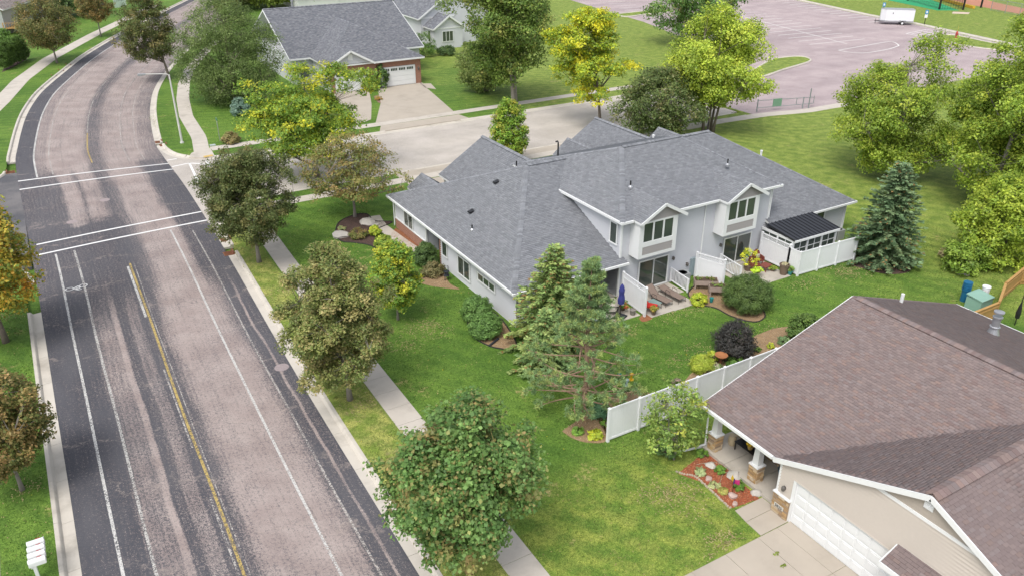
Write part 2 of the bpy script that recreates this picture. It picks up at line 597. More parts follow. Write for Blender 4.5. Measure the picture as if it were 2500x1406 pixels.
PAINT_W = paintmat('crosswalk_paint', (.74, .74, .73), .22)
PAINT_L = paintmat('worn_lane_paint', (.54, .53, .51), .445)
PAINT_M = paintmat('rubbed_lane_paint', (.48, .465, .44), .47)
PAINT_F = paintmat('faded_lane_paint', (.48, .45, .42), .495)
PAINT_Y = paintmat('worn_yellow_paint', (.44, .33, .12), .45)
PAINT_P = paintmat('lot_paint', (.66, .64, .63), .36)
TAR = pm('tar_seam', (.07, .068, .07), .8, .3, 3, 20)

# ------------------------------------------------------------------ setting: ground, lawns, roads
ZR = -0.12                      # road level; lawns are at 0
MB().add([(-900, -400, -.35), (1500, -400, -.35), (1500, 1700, -.35), (-900, 1700, -.35)], [(0, 1, 2, 3)]).build('ground', GRASS_U)['kind'] = 'structure'

EL = [(-2.95, -60), (-2.95, 0), (-2.97, 28), (-3.10, 42), (-3.25, 57), (-3.5, 72), (-3.75, 87), (-3.44, 93.7), (-2.33, 106.2), (-.99, 115.1), (.55, 122.2), (3.6, 132.6), (7.0, 143.4), (11.1, 154.2), (14.5, 162.5), (22.3, 180.5), (30.6, 198.4), (42, 223), (60, 262)]
ER = [(8.30, -60), (8.32, 0), (8.42, 24), (8.58, 40), (9.0, 57), (9.15, 72), (8.93, 84), (9.05, 89.5), (10.2, 100), (11.4, 107.6), (12.9, 114.8), (15.4, 123.6), (18.6, 133), (22.3, 143), (25.6, 151), (33.4, 169.5), (41.5, 190), (53, 214), (71, 253)]
ELs, ERs = catmull(EL, 10), catmull(ER, 10)
NU = 12
V, Q, UVS = [], [], []
acc = 0.0
for i, (a, c) in enumerate(zip(ELs, ERs)):
    mid = (a + c) / 2
    if i: acc += np.linalg.norm(mid - pm_)
    pm_ = mid
    for j in range(NU + 1):
        t = j / NU
        V.append((*(a + (c - a) * t), ZR + .05 * math.sin(math.pi * t)))
        UVS.append((t * 11.5, acc))
for i in range(len(ELs) - 1):
    for j in range(NU):
        k = i * (NU + 1) + j
        Q.append((k, k + 1, k + NU + 2, k + NU + 1))
road = np_mesh('road', V, Q, ROAD)
road['kind'] = 'structure'
uvl = road.data.uv_layers.new(name='UVMap')
li = np.empty(len(road.data.loops), np.int32); road.data.loops.foreach_get('vertex_index', li)
uvl.data.foreach_set('uv', np.array(UVS, np.float32)[li].ravel())
ARC = np.cumsum([0] + [np.linalg.norm((ELs[i] + ERs[i] - ELs[i - 1] - ERs[i - 1]) / 2) for i in range(1, len(ELs))])
AEL, AER = np.array(ELs), np.array(ERs)


def on_road(u, v, dz=0.006):
    """point on the road surface from metres across (of 11.5) and metres along"""
    a = np.array([np.interp(v, ARC, AEL[:, k]) for k in (0, 1)])
    c = np.array([np.interp(v, ARC, AER[:, k]) for k in (0, 1)])
    t = u / 11.5
    # height of the faceted surface at t
    f = t * NU; j = min(int(f), NU - 1); w = f - j
    z = ZR + .05 * ((1 - w) * math.sin(math.pi * j / NU) + w * math.sin(math.pi * (j + 1) / NU))
    p = a + (c - a) * t
    return (p[0], p[1], z + dz)


def road_line(name, u, v0, v1, w, mat, wob=.0, parent=None, du=0.0):
    mb = MB()
    n = max(2, int((v1 - v0) / 1.2))
    ph = random.random() * 9
    vs = []
    for i in range(n + 1):
        v = v0 + (v1 - v0) * i / n
        uu = u + du * i / n + wob * math.sin(v * .35 + ph)
        vs += [on_road(uu - w / 2, v), on_road(uu + w / 2, v)]
    mb.add(vs, [(2 * i, 2 * i + 1, 2 * i + 3, 2 * i + 2) for i in range(n)])
    return mb.build(name, mat, parent or road)


# arclength at a given y on the straight stretch (starts at y=-60)
va = lambda y: y + 60.0
road_line('lane_line', 1.40, va(10), va(62.6), .13, PAINT_L, .015)
road_line('lane_line', 2.55, va(10), va(62.6), .13, PAINT_M, .02)
road_line('centre_line', 5.52, va(10), va(58), .13, PAINT_Y, .02)
road_line('centre_line', 5.72, va(10), va(58), .05, PAINT_F, .02)
road_line('centre_line', 5.34, va(10), va(30), .10, PAINT_F, .01)
road_line('centre_line', 5.34, va(34), va(42), .08, PAINT_F, .01)
road_line('centre_line', 5.34, va(49), va(57.5), .14, PAINT_L, .01)
road_line('lane_line', 8.83, va(10), va(63), .12, PAINT_L, .01)
road_line('lane_line', 10.22, va(10), va(62), .10, PAINT_F, .02)
road_line('lane_line', 1.42, va(81.6), va(152), .14, PAINT_L, .01)
road_line('lane_line', 2.62, va(82), va(142), .11, PAINT_F, .01)
road_line('centre_line', 5.8, va(84.5), va(96), .11, PAINT_Y, .01)
road_line('centre_line', 5.8, va(96), va(140), .10, PAINT_F, .01)
road_line('centre_line', 6.32, va(108), va(142), .05, TAR, .02)
road_line('centre_line', 5.82, va(112), va(140), .05, TAR, .02)
road_line('lane_line', 8.7, va(84), va(140), .08, PAINT_F, .01)
road_line('lane_line', 9.9, va(84), va(136), .08, PAINT_F, .01)


def strip(name, pts, w, mat, parent, z):
    """flat painted strip along points (x,y)"""
    pts = [np.array(p, float) for p in pts]
    N = normals2(pts)
    vs = []
    for p, n_ in zip(pts, N):
        vs += [(*(p - n_ * w / 2), z), (*(p + n_ * w / 2), z)]
    return MB().add(vs, [(2 * i, 2 * i + 1, 2 * i + 3, 2 * i + 2) for i in range(len(pts) - 1)]).build(name, mat, parent)


def cross_line(name, y0, u0, u1, slope=0.0):
    vs = []
    n = 24
    for i in range(n + 1):
        u = u0 + (u1 - u0) * i / n
        v = va(y0) + slope * (u - u0)
        vs += [on_road(u, v - .11, .009), on_road(u, v + .11, .009)]
    return MB().add(vs, [(2 * i, 2 * i + 2, 2 * i + 3, 2 * i + 1) for i in range(n)]).build(name, PAINT_W, road)


cross_line('crosswalk_line', 65.3, .4, 11.48, .04)
cross_line('crosswalk_line', 63.15, .3, 11.48, .04)
cross_line('crosswalk_line', 81.2, -.0, 11.5, .04)
cross_line('crosswalk_line', 78.9, -.0, 11.5, .04)

# bicycle symbol on the left bike lane
bk = MB()
zb = on_road(2.0, va(56.0))[2] + .004


def ring(mb, c, r, w, z, n=18, sy=1.0):
    vs = []
    for i in range(n):
        a = 2 * math.pi * i / n
        vs += [(c[0] + (r - w) * math.cos(a), c[1] + (r - w) * math.sin(a) * sy, z), (c[0] + r * math.cos(a), c[1] + r * math.sin(a) * sy, z)]
    mb.add(vs, [(2 * i, 2 * i + 1, (2 * i + 3) % (2 * n), (2 * i + 2) % (2 * n)) for i in range(n)])


def fbar(mb, a, b, w, z):
    a, b = np.array(a), np.array(b)
    d = (b - a) / np.linalg.norm(b - a); s = np.array([d[1], -d[0]]) * w / 2
    mb.add([(*(a - s), z), (*(a + s), z), (*(b + s), z), (*(b - s), z)], [(0, 1, 2, 3)])


bx, by = -1.28, 55.75
ring(bk, (bx - .12, by - .02), .26, .05, zb); ring(bk, (bx + .72, by + .12), .26, .05, zb)
for a, c in (((.10, -.05), (.42, .22)), ((.16, -.20), (.52, .05)), ((.10, -.05), (.16, -.22)), ((.42, .22), (.55, .0)), ((.22, -.34), (.50, -.16)), ((.5, -.16), (.52, .02)), ((.36, -.44), (.58, -.40)), ((.25, -.2), (.36, -.42))):
    fbar(bk, (bx + a[0], by + a[1]), (bx + c[0], by + c[1]), .075, zb)
bk.build('bicycle_symbol', PAINT_W, road)

# manhole covers in the road
for mx, my in ((-0.29, 68.74), (2.55, 72.76), (8.05, 39.06)):
    uu = (mx + 3.2) / 12.0 * 11.5
    z = on_road(uu, va(my))[2]
    m = MB().lathe((mx, my, z), [(.40, -.02), (.40, .002), (.36, .006), (.30, .004), (.0, .005)], 20)
    m.build('manhole_cover', pm('manhole_iron', (.30, .25, .25), .8, .25, 8, 60, .4), road)

# side streets
RET_LO = catmull([(9.02, 57.5), (9.1, 60.3), (9.6, 63.0), (11.0, 65.3), (13.2, 66.7), (16, 67.1), (22, 67.15)], 6)
RET_UP = catmull([(22, 79.55), (16, 79.55), (13.2, 79.85), (11.2, 80.9), (9.7, 82.8), (9.08, 85.4), (8.98, 87.5)], 6)
edge = [tuple(p) for p in ERs if 57.5 < p[1] < 87.5][::-1]
side = [tuple(p) for p in RET_LO] + [(71.5, 67.15), (71.5, 79.55)] + [tuple(p) for p in RET_UP] + [(p[0] + .003, p[1]) for p in edge]
MB().prism(side, -.33, ZR + .0).build('side_street', STREET, tri=True)['kind'] = 'structure'
MB().prism([(-80, 66.2), (-3.42, 61), (-3.5, 72), (-3.75, 85), (-80, 80)], -.33, ZR).build('side_street', streetmat('dark_street_asphalt', (.11, .11, .12), (.19, .18, .18)))['kind'] = 'structure'
sst = bpy.data.objects['side_street']
for pts in (((12.1, 78.6), (10.75, 79.75)), ((10.75, 79.75), (10.55, 76.5), (10.35, 73.4)), ((12.3, 79.6), (12.35, 75.2), (12.1, 72.0)), ((9.05, 81.75), (9.95, 81.85)), ((9.1, 79.45), (10.75, 79.75))):
    strip('crosswalk_line', pts, .2, PAINT_W, sst, ZR + .008)

# lawns: four big patches that leave the roads free, plus the park beyond
kL = [p - n * .73 for p, n in zip(ELs, normals2(ELs))]
kR = [p + n * .73 for p, n in zip(ERs, normals2(ERs))]
retlo_b = [p - n * -.73 for p, n in zip(RET_LO, normals2(RET_LO))]
retup_b = [p + n * .73 for p, n in zip(RET_UP, normals2(RET_UP))]
T2 = lambda L: [tuple(p) for p in L]
lawnA = T2([p for p in kR if p[1] < 57]) + T2(retlo_b) + [(70.5, 66.4), (70.5, -60)]
lawnB = [(70.5, 80.3)] + T2(retup_b) + T2([p for p in kR if p[1] > 88]) + [(70.5, 253)]
lawnC = [(-200, -60), (-200, 64.5)] + [(-9, 64.5), (-5.6, 62.5), (-4.25, 59)] + T2([p for p in kL if p[1] < 57])[::-1]
lawnD = [(-200, 400), (-200, 81), (-9, 81), (-5.6, 83), (-4.6, 86)] + T2([p for p in kL if p[1] > 87]) + [(60, 400)]
lawnE = [(70.5, -60), (600, -60), (600, 600), (60, 600), (60.0, 400), (70.5, 253)]
for nm, pl, m in (('lawn', lawnA, GRASS), ('lawn', lawnB, GRASS_U), ('lawn', lawnC, GRASS), ('lawn', lawnD, GRASS_U), ('park_lawn', lawnE, GRASS_U)):
    MB().prism(pl, -.34, 0.0).build(nm, m, tri=True)['kind'] = 'structure'

# ------------------------------------------------------------------ kerbs and sidewalks, piece by piece
PROF = [(0.0, ZR - .005), (.46, ZR - .022), (.53, -.03), (.57, .012), (.60, .022), (.745, .022), (.745, -.3), (0.0, -.3)]


def kerb(pts, side, name='kerb', step=3.05, skip=()):
    """side +1: kerb lies to the right of travel"""
    root = thing(name, None, None, (0, 0, 0), kind='structure')
    P = resample(pts, step / 4)
    N = normals2(P)
    nseg = (len(P) - 1) // 4
    for s in range(nseg):
        i0 = s * 4
        mid = P[i0 + 2]
        drop = any((mid[0] - a) ** 2 + (mid[1] - b_) ** 2 < r * r for a, b_, r in skip)
        mb = MB()
        vs = []
        for k in range(5):
            p = P[i0 + k].copy(); n_ = N[i0 + k] * side
            d = P[min(i0 + k + 1, len(P) - 1)] - P[max(i0 + k - 1, 0)]; d /= np.linalg.norm(d)
            if k == 0: p = p + d * .009
            if k == 4: p = p - d * .009
            for q, z in PROF:
                zz = min(z, ZR + .03) if drop and z > ZR else z
                if drop and q > .7: zz = z if z < 0 else .008
                vs.append((*(p + n_ * q), zz))
        m = len(PROF)
        fs = []
        for k in range(4):
            for j in range(m):
                a = k * m + j; b_ = k * m + (j + 1) % m
                fs.append((a, a + m, b_ + m, b_) if side > 0 else (a, b_, b_ + m, a + m))
        fs += [tuple(range(m)), tuple(range(4 * m, 5 * m))[::-1]]
        mb.add(vs, fs).build('kerb_segment', KERBM, root)
    return root


drv_brown = (8.6, 14, 3)
kerb([p for p in ERs if 4 < p[1] < 57.3], 1)
kerb(list(RET_LO) + [(71, 67.15)], 1, skip=[(31, 67.15, 4.2), (42, 67.15, 4.2), (9.6, 63, 1.5)])
kerb([(71, 79.55)] + list(RET_UP), 1, skip=[(36.5, 79.5, 5.2), (11.5, 80.6, 1.4)])
kerb([p for p in ERs if 88 < p[1] < 200], 1)
kerb([p for p in ELs if 18 < p[1] < 57], -1)
kerb([(-3.35, 58.2), (-3.6, 60), (-4.6, 62.2), (-7, 63.8), (-14, 64)], -1)
kerb([(-14, 81.3), (-7, 81.6), (-5.2, 82.6), (-4.2, 84.6), (-3.78, 87)], -1)
kerb([p for p in ELs if 88 < p[1] < 225], -1)


def slabs(pts, w, name='sidewalk', step=1.52, z=.016, mat=CONC, thick=.12, gap=.009, kind='structure'):
    root = thing(name, None, None, (0, 0, 0), kind=kind)
    P = resample(pts, step)
    N = normals2(P)
    for i in range(len(P) - 1):
        d = (P[i + 1] - P[i]); d /= np.linalg.norm(d)
        a, b_ = P[i] + d * gap, P[i + 1] - d * gap
        dz = z + random.uniform(-.004, .004)
        q = [tuple(a - N[i] * w / 2), tuple(a + N[i] * w / 2), tuple(b_ + N[i + 1] * w / 2), tuple(b_ - N[i + 1] * w / 2)]
        MB().prism(q, dz - thick, dz).build('slab', mat, root)
    return root


slabs([(12.0, 2), (12.05, 20), (12.1, 36), (12.2, 52), (12.45, 62.2)], 1.38)
slabs([(13.2, 64.3), (22, 64.3), (70, 64.6)], 1.35)
slabs([(12.3, 81.2), (13.3, 88), (13.75, 97.5), (15.0, 106.5), (16.9, 116.1), (19.2, 124.5), (23, 135), (28, 147)], 1.5)
slabs([(13.5, 83.1), (31, 83.1), (70, 83.6)], 1.4)
slabs([(-12, 90), (-7.5, 104), (-4.7, 116), (-2.1, 129), (2.3, 144), (10.2, 164), (15.5, 176), (26, 200)], 2.1)
slabs([(-6.4, 18), (-6.4, 56)], 1.4)
slabs([(58, 65.2), (72, 64.2), (77.5, 62.9), (86, 62.7), (96, 62.9)], 1.5)

# corner ramps (concrete aprons with yellowish tactile pads)
for poly in ([(10.0, 63.3), (11.3, 62.5), (13.1, 62.4), (13.2, 65.0), (12.4, 65.6), (10.8, 64.7)], [(11.0, 81.4), (12.0, 80.6), (13.3, 80.4), (13.5, 83.4), (12.4, 83.4), (11.5, 82.6)]):
    MB().prism(poly, -.2, .009).build('corner_ramp', CONC)['kind'] = 'structure'
for c in ((12.9, 80.75), (11.9, 81.3)):
    pass
MB().box((12.75, 80.72, .012), (.9, .5, .02), .1).build('tactile_pad', pm('tactile_pad', (.55, .38, .12), .8, .2))['kind'] = 'structure'
tag(bpy.data.objects['tactile_pad'], kind='structure')

# rusty storm-drain castings set in the kerb
for i, (p, lab) in enumerate((((9.42, 59.01), 'rusty kerb plate just below the crosswalk'), ((9.04, 56.26), 'rusty slotted storm drain grate in the right gutter'), ((9.32, 88.75), 'rusty drain casting at the upper corner of the side street'), ((9.55, 87.42), 'second rusty drain casting near the corner ramp'), ((-4.16, 85.41), 'rusty plate in the left kerb beside the crosswalk'), ((4.46, 137.89), 'rusty drain inlet nearest the street tree on the left curve'), ((3.22, 133.86), 'middle rusty drain inlet on the left curve'), ((2.11, 130.34), 'lower rusty drain inlet on the left curve'))):
    t = thing('storm_drain', lab, 'storm drain', (p[0], p[1], ZR), group='storm drain castings')
    m = MB().box((p[0], p[1], ZR + .0), (.62, .75, .05))
    for k in range(6): m.box((p[0], p[1] - .3 + k * .12, ZR + .035), (.5, .05, .03))
    m.build('grate', RUST, t)
    sgn = 1 if p[0] > 0 and i < 4 else -1
    MB().box((p[0] + sgn * .36, p[1], ZR + .09), (.12, .72, .20)).build('hood', RUST, t)


# ------------------------------------------------------------------ plants
def unit(a):
    return a / (np.linalg.norm(a, axis=-1, keepdims=True) + 1e-9)


def leafcloud(C, r, per, size, pal, wts, rng, flat=.8, upb=.7, outb=.35, centre=None, asp=.62, vary=.22, cmix=.5, fold=.18):
    """kite-shaped leaves in clusters round the points C"""
    C = np.asarray(C, float)
    n = len(C)
    r = np.broadcast_to(np.asarray(r, float), (n,))
    per = max(6, int(per * .8))
    size = size * 1.05
    N = n * per
    idx = np.repeat(np.arange(n), per)
    d = unit(rng.normal(size=(N, 3))) * (rng.random((N, 1)) ** .55)
    P = C[idx] + d * r[idx, None] * np.array([1, 1, flat])
    cen = C.mean(0) if centre is None else np.asarray(centre, float)
    out = unit(P - cen)
    nrm = unit(UP * upb + out * outb + d * .45 + rng.normal(size=(N, 3)) * .45)
    a = unit(np.cross(nrm, rng.normal(size=(N, 3))))
    a = unit(a + np.array([0, 0, -.25]))
    bvec = unit(np.cross(nrm, a))
    L = size * rng.uniform(.5, 1.5, (N, 1))
    Wd = L * asp
    v0 = P - a * L * .5
    v2 = P + a * L * .5
    v1 = P + bvec * Wd * .5 - nrm * L * fold + a * L * .05
    v3 = P - bvec * Wd * .5 - nrm * L * fold + a * L * .05
    V = np.stack([v0, v1, v2, v3], 1).reshape(-1, 3)
    Qd = np.arange(N * 4).reshape(-1, 4)
    pal = np.asarray(pal, float)
    ci = rng.choice(len(pal), n, p=np.asarray(wts) / np.sum(wts))
    li = rng.choice(len(pal), N, p=np.asarray(wts) / np.sum(wts))
    col = pal[ci][idx] * (1 - cmix) + pal[li] * cmix
    col = col * rng.uniform(1 - vary, 1 + vary, (N, 1)) * np.repeat(rng.uniform(.85, 1.15, (n, 1)), per, 0)
    return V, Qd, np.repeat(col, 4, 0)


def crown_points(n, z0, z1, R, prof, rng, lump=.2, shell=.4, rmin=.25, ph=None):
    tt = np.linspace(0, 1, 60)
    pr = np.interp(tt, [p[0] for p in prof], [p[1] for p in prof])
    cdf = np.cumsum(pr ** 1.2 + .02); cdf /= cdf[-1]
    t = np.interp(rng.random(n), cdf, tt)
    th = rng.random(n) * 2 * math.pi
    if ph is None: ph = rng.random(8) * 6.28
    lm = 1 + lump * (.5 * np.sin(2 * th + ph[0] + 5 * t) + .45 * np.sin(3 * th + ph[1] - 7 * t) + .4 * np.sin(5 * th + ph[2] + 11 * t) + .35 * np.sin(8 * th + ph[3] + 17 * t))
    rr = np.interp(t, tt, pr) * R * lm
    f = np.maximum(rng.random(n) ** shell, rmin)
    return np.c_[np.cos(th) * rr * f, np.sin(th) * rr * f, z0 + (z1 - z0) * t]


OVAL = [(0, .35), (.12, .78), (.35, 1.0), (.6, .86), (.8, .58), (.93, .3), (1, .08)]
ROUND = [(0, .45), (.15, .8), (.4, 1.0), (.65, .92), (.85, .62), (1, .2)]
VASE = [(0, .35), (.2, .6), (.5, .95), (.75, 1.0), (.9, .75), (1, .35)]
EGG = [(0, .5), (.1, .85), (.3, 1.0), (.55, .85), (.75, .55), (.9, .28), (1, .05)]
SPREAD = [(0, .7), (.2, .95), (.45, 1.0), (.7, .8), (.9, .5), (1, .2)]


def tree(name, label, base, h, R, z0, prof, pal, wts, seed, ncl=260, per=90, size=.17, clr=None, trunk=.14, stems=1, bark=None,
         lump=.2, shell=.4, lobes=0, lobe_r=None, off=(0, 0), lean=(0, 0), group='trees', upb=.7, limbs=9, flat=.8, asp=.62, cmix=.5, trunk_top=.72, cat='tree', hang=0.0, stem_spread=.5):
    rng = np.random.default_rng(seed)
    bx, by = base
    root = thing(name, label, cat, (bx, by, 0), group=group)
    cx, cy = bx + off[0], by + off[1]
    if lobes:
        L = crown_points(lobes, z0 + (h - z0) * .08, z0 + (h - z0) * .9, R * .72, prof, rng, lump, .45, .3)
        lr = (lobe_r or R * .36)
        k = ncl // lobes
        pts = []
        for c in L:
            d = unit(rng.normal(size=(k, 3)) + np.array([0, 0, .35]))
            q = c + d * lr * rng.uniform(.55, 1.1, (k, 1)) * rng.uniform(.7, 1.2) * np.array([1.1, 1.1, .72])
            pts.append(q)
        C = np.concatenate(pts)
        C = C[(C[:, 2] > z0 * .8)]
    else:
        C = crown_points(ncl, z0, h, R, prof, rng, lump, shell)
    C = C + np.array([cx, cy, 0])
    if hang:
        C[:, 2] -= hang * rng.random(len(C)) * ((C[:, 0] - cx) ** 2 + (C[:, 1] - cy) ** 2) ** .5 / R
        C[:, 2] = np.maximum(C[:, 2], .5)
    # trunk
    tb = MB()
    tops = []
    for s in range(stems):
        a = 6.28 * s / max(stems, 1) + rng.random()
        sp = 0 if stems == 1 else stem_spread
        p0 = np.array([bx + math.cos(a) * sp * .6, by + math.sin(a) * sp * .6, -.15])
        p3 = np.array([cx + lean[0] + math.cos(a) * sp * 2.2, cy + lean[1] + math.sin(a) * sp * 2.2, z0 + (h - z0) * trunk_top])
        pts, rr = [], []
        for i in range(9):
            t = i / 8
            w = .06 * h / 8 * math.sin(t * 7 + a) * t
            p = p0 + (p3 - p0) * np.array([t ** 1.25, t ** 1.25, t]) + np.array([w, w * .6, 0])
            pts.append(p)
            fl = 1.55 if i == 0 else (1.1 if i == 1 else 1)
            rr.append(trunk * fl * (1 - .8 * t))
        tops.append((pts, rr))
        tb.tube(pts, rr, 8)
    tb.build('trunk', bark or BARK, root, smooth=True)
    # limbs reach into the crown, twigs tie the leaf clusters to them
    lb = MB()
    samp = []
    far = C[rng.permutation(len(C))[:limbs * 3]]
    far = far[np.argsort(-np.hypot(far[:, 0] - cx, far[:, 1] - cy))][:limbs]
    for e in far:
        pts, rr = tops[rng.integers(len(tops))]
        zz = np.clip(e[2] - np.hypot(e[0] - cx, e[1] - cy) * rng.uniform(.6, 1.0), z0 * .75 + .2, None)
        k = int(np.argmin([abs(p[2] - zz) for p in pts]))
        p0 = pts[k]
        m = (p0 + e) / 2 + np.array([0, 0, -.12 * np.linalg.norm(e - p0) * .4])
        line = [p0 * (1 - t) ** 2 + m * 2 * t * (1 - t) + e * t * t for t in np.linspace(0, 1, 6)]
        r0 = rr[k] * .55
        lb.tube(line, [r0 * (1 - .8 * t) + .008 for t in np.linspace(0, 1, 6)], 5, False)
        samp += line[1:]
    for pts, rr in tops: samp += pts[3:]
    S = np.array(samp)
    for c in C[::2]:
        k = int(np.argmin(((S - c) ** 2).sum(1) + np.maximum(0, S[:, 2] - c[2]) * 2))
        a = S[k]
        lb.tube([a, (a + c) / 2 + rng.normal(size=3) * .06, c], [.022, .014, .006], 3, False)
    lb.build('branches', bark or BARK, root)
    V, Qd, T = leafcloud(C, clr or R * .17, per, size, pal, wts, rng, flat, upb, .35, (cx, cy, z0 + (h - z0) * .4), asp, cmix=cmix)
    np_mesh('crown', V, Qd, LEAF, root, T)
    return root


def shrub(name, label, c, rx, ry, h, size, pal, wts, seed, n=70, per=70, group='garden shrubs', cat='shrub', clr=None, flat=.8, z0=.0, asp=.55, upb=.6, lump=.12):
    rng = np.random.default_rng(seed)
    root = thing(name, label, cat, (c[0], c[1], 0), group=group)
    C = crown_points(n, z0 + h * .12, z0 + h * .9, 1.0, [(0, .72), (.25, 1), (.55, .92), (.8, .66), (1, .22)], rng, lump, .25, .4)
    C[:, 0] = C[:, 0] * rx * .88 + c[0]; C[:, 1] = C[:, 1] * ry * .88 + c[1]
    V, Qd, T = leafcloud(C, clr or min(rx, ry) * .25, per, size, pal, wts, rng, flat, upb, .7, (c[0], c[1], h * .3), asp)
    np_mesh('foliage', V, Qd, LEAF, root, T)
    m = MB()
    for k in range(5):
        e = C[rng.integers(len(C))]
        m.tube([(c[0] + rng.normal() * .05, c[1] + rng.normal() * .05, -.05), (c[0] * .5 + e[0] * .5, c[1] * .5 + e[1] * .5, e[2] * .6), e], [.03, .02, .008], 4, False)
    m.build('stems', BARK, root)
    return root


def kites(P, a, nrm, L, Wd):
    b_ = unit(np.cross(nrm, a))
    v0, v2 = P, P + a * L
    mid = P + a * L * .45
    return np.stack([v0, mid + b_ * Wd * .5, v2, mid - b_ * Wd * .5], 1).reshape(-1, 3)


def spruce(name, label, base, h, R, pal, seed, levels=30, group='evergreen trees', brown=.08, z0=.15, power=.85, tw=.30, nb=13):
    rng = np.random.default_rng(seed)
    bx, by = base
    root = thing(name, label, 'tree', (bx, by, 0), group=group)
    MB().tube([(bx, by, -.1), (bx + .03, by, h * .5), (bx, by, h * .97)], [.14 * h / 8, .08 * h / 8, .012], 7).build('trunk', BARK, root, smooth=True)
    PP, AA, NN, LL, WW, CC = [], [], [], [], [], []
    br = MB()
    pal = np.array(pal)
    for i in range(levels):
        t = (i + .3) / levels
        z = z0 + (h - z0) * t
        r = R * (1 - t) ** power * rng.uniform(.86, 1.08) + .07
        m = max(5, int(nb * (1 - t * .45)))
        for k in range(m):
            th = 6.28 * (k + rng.uniform(-.3, .3)) / m + i * .7
            rr = r * rng.uniform(.78, 1.1)
            dh = np.array([math.cos(th), math.sin(th), 0])
            drp = .30 * rr * (1 - t)
            nn = max(3, int(rr / .13))
            s = (np.arange(nn) + .7) / nn
            pts = np.array([bx, by, z]) + dh * (rr * s)[:, None]
            pts[:, 2] += .10 * rr * s - drp * s ** 1.5 + .14 * rr * np.maximum(0, s - .7)
            if rr > .5: br.tube([(bx, by, z), pts[nn // 2], pts[-1]], [.022, .013, .004], 3, False)
            sd = np.array([-dh[1], dh[0], 0])
            bc = pal[rng.integers(len(pal))] * rng.uniform(.8, 1.2)
            for sg in (-1, 1, 0):
                for rep in range(2 if sg else 1):
                    ang = sg * rng.uniform(.5, 1.0, nn)
                    a = unit(dh * np.cos(ang)[:, None] + sd * np.sin(ang)[:, None] + np.array([0, 0, 1]) * rng.uniform(-.28, .22, nn)[:, None])
                    PP.append(pts + rng.normal(size=(nn, 3)) * .03); AA.append(a)
                    NN.append(unit(UP + rng.normal(size=(nn, 3)) * .5))
                    LL.append((tw * (1.15 - .5 * s) * rng.uniform(.7, 1.25, nn))[:, None]); WW.append(np.full((nn, 1), tw * .36))
                    c = np.tile(bc, (nn, 1)) * rng.uniform(.75, 1.25, (nn, 1))
                    bm_ = rng.random(nn) < brown
                    c[bm_] = np.array([.16, .10, .05])
                    inner = (.55 + .55 * s)[:, None] * .0 + 1
                    CC.append(c * inner)
    P, A, N, L, W, Cc = (np.concatenate(x) for x in (PP, AA, NN, LL, WW, CC))
    V = kites(P, A, N, L, W)
    np_mesh('needles', V, np.arange(len(V)).reshape(-1, 4), NEEDLE, root, np.repeat(Cc, 4, 0))
    br.build('branches', BARK, root)
    return root


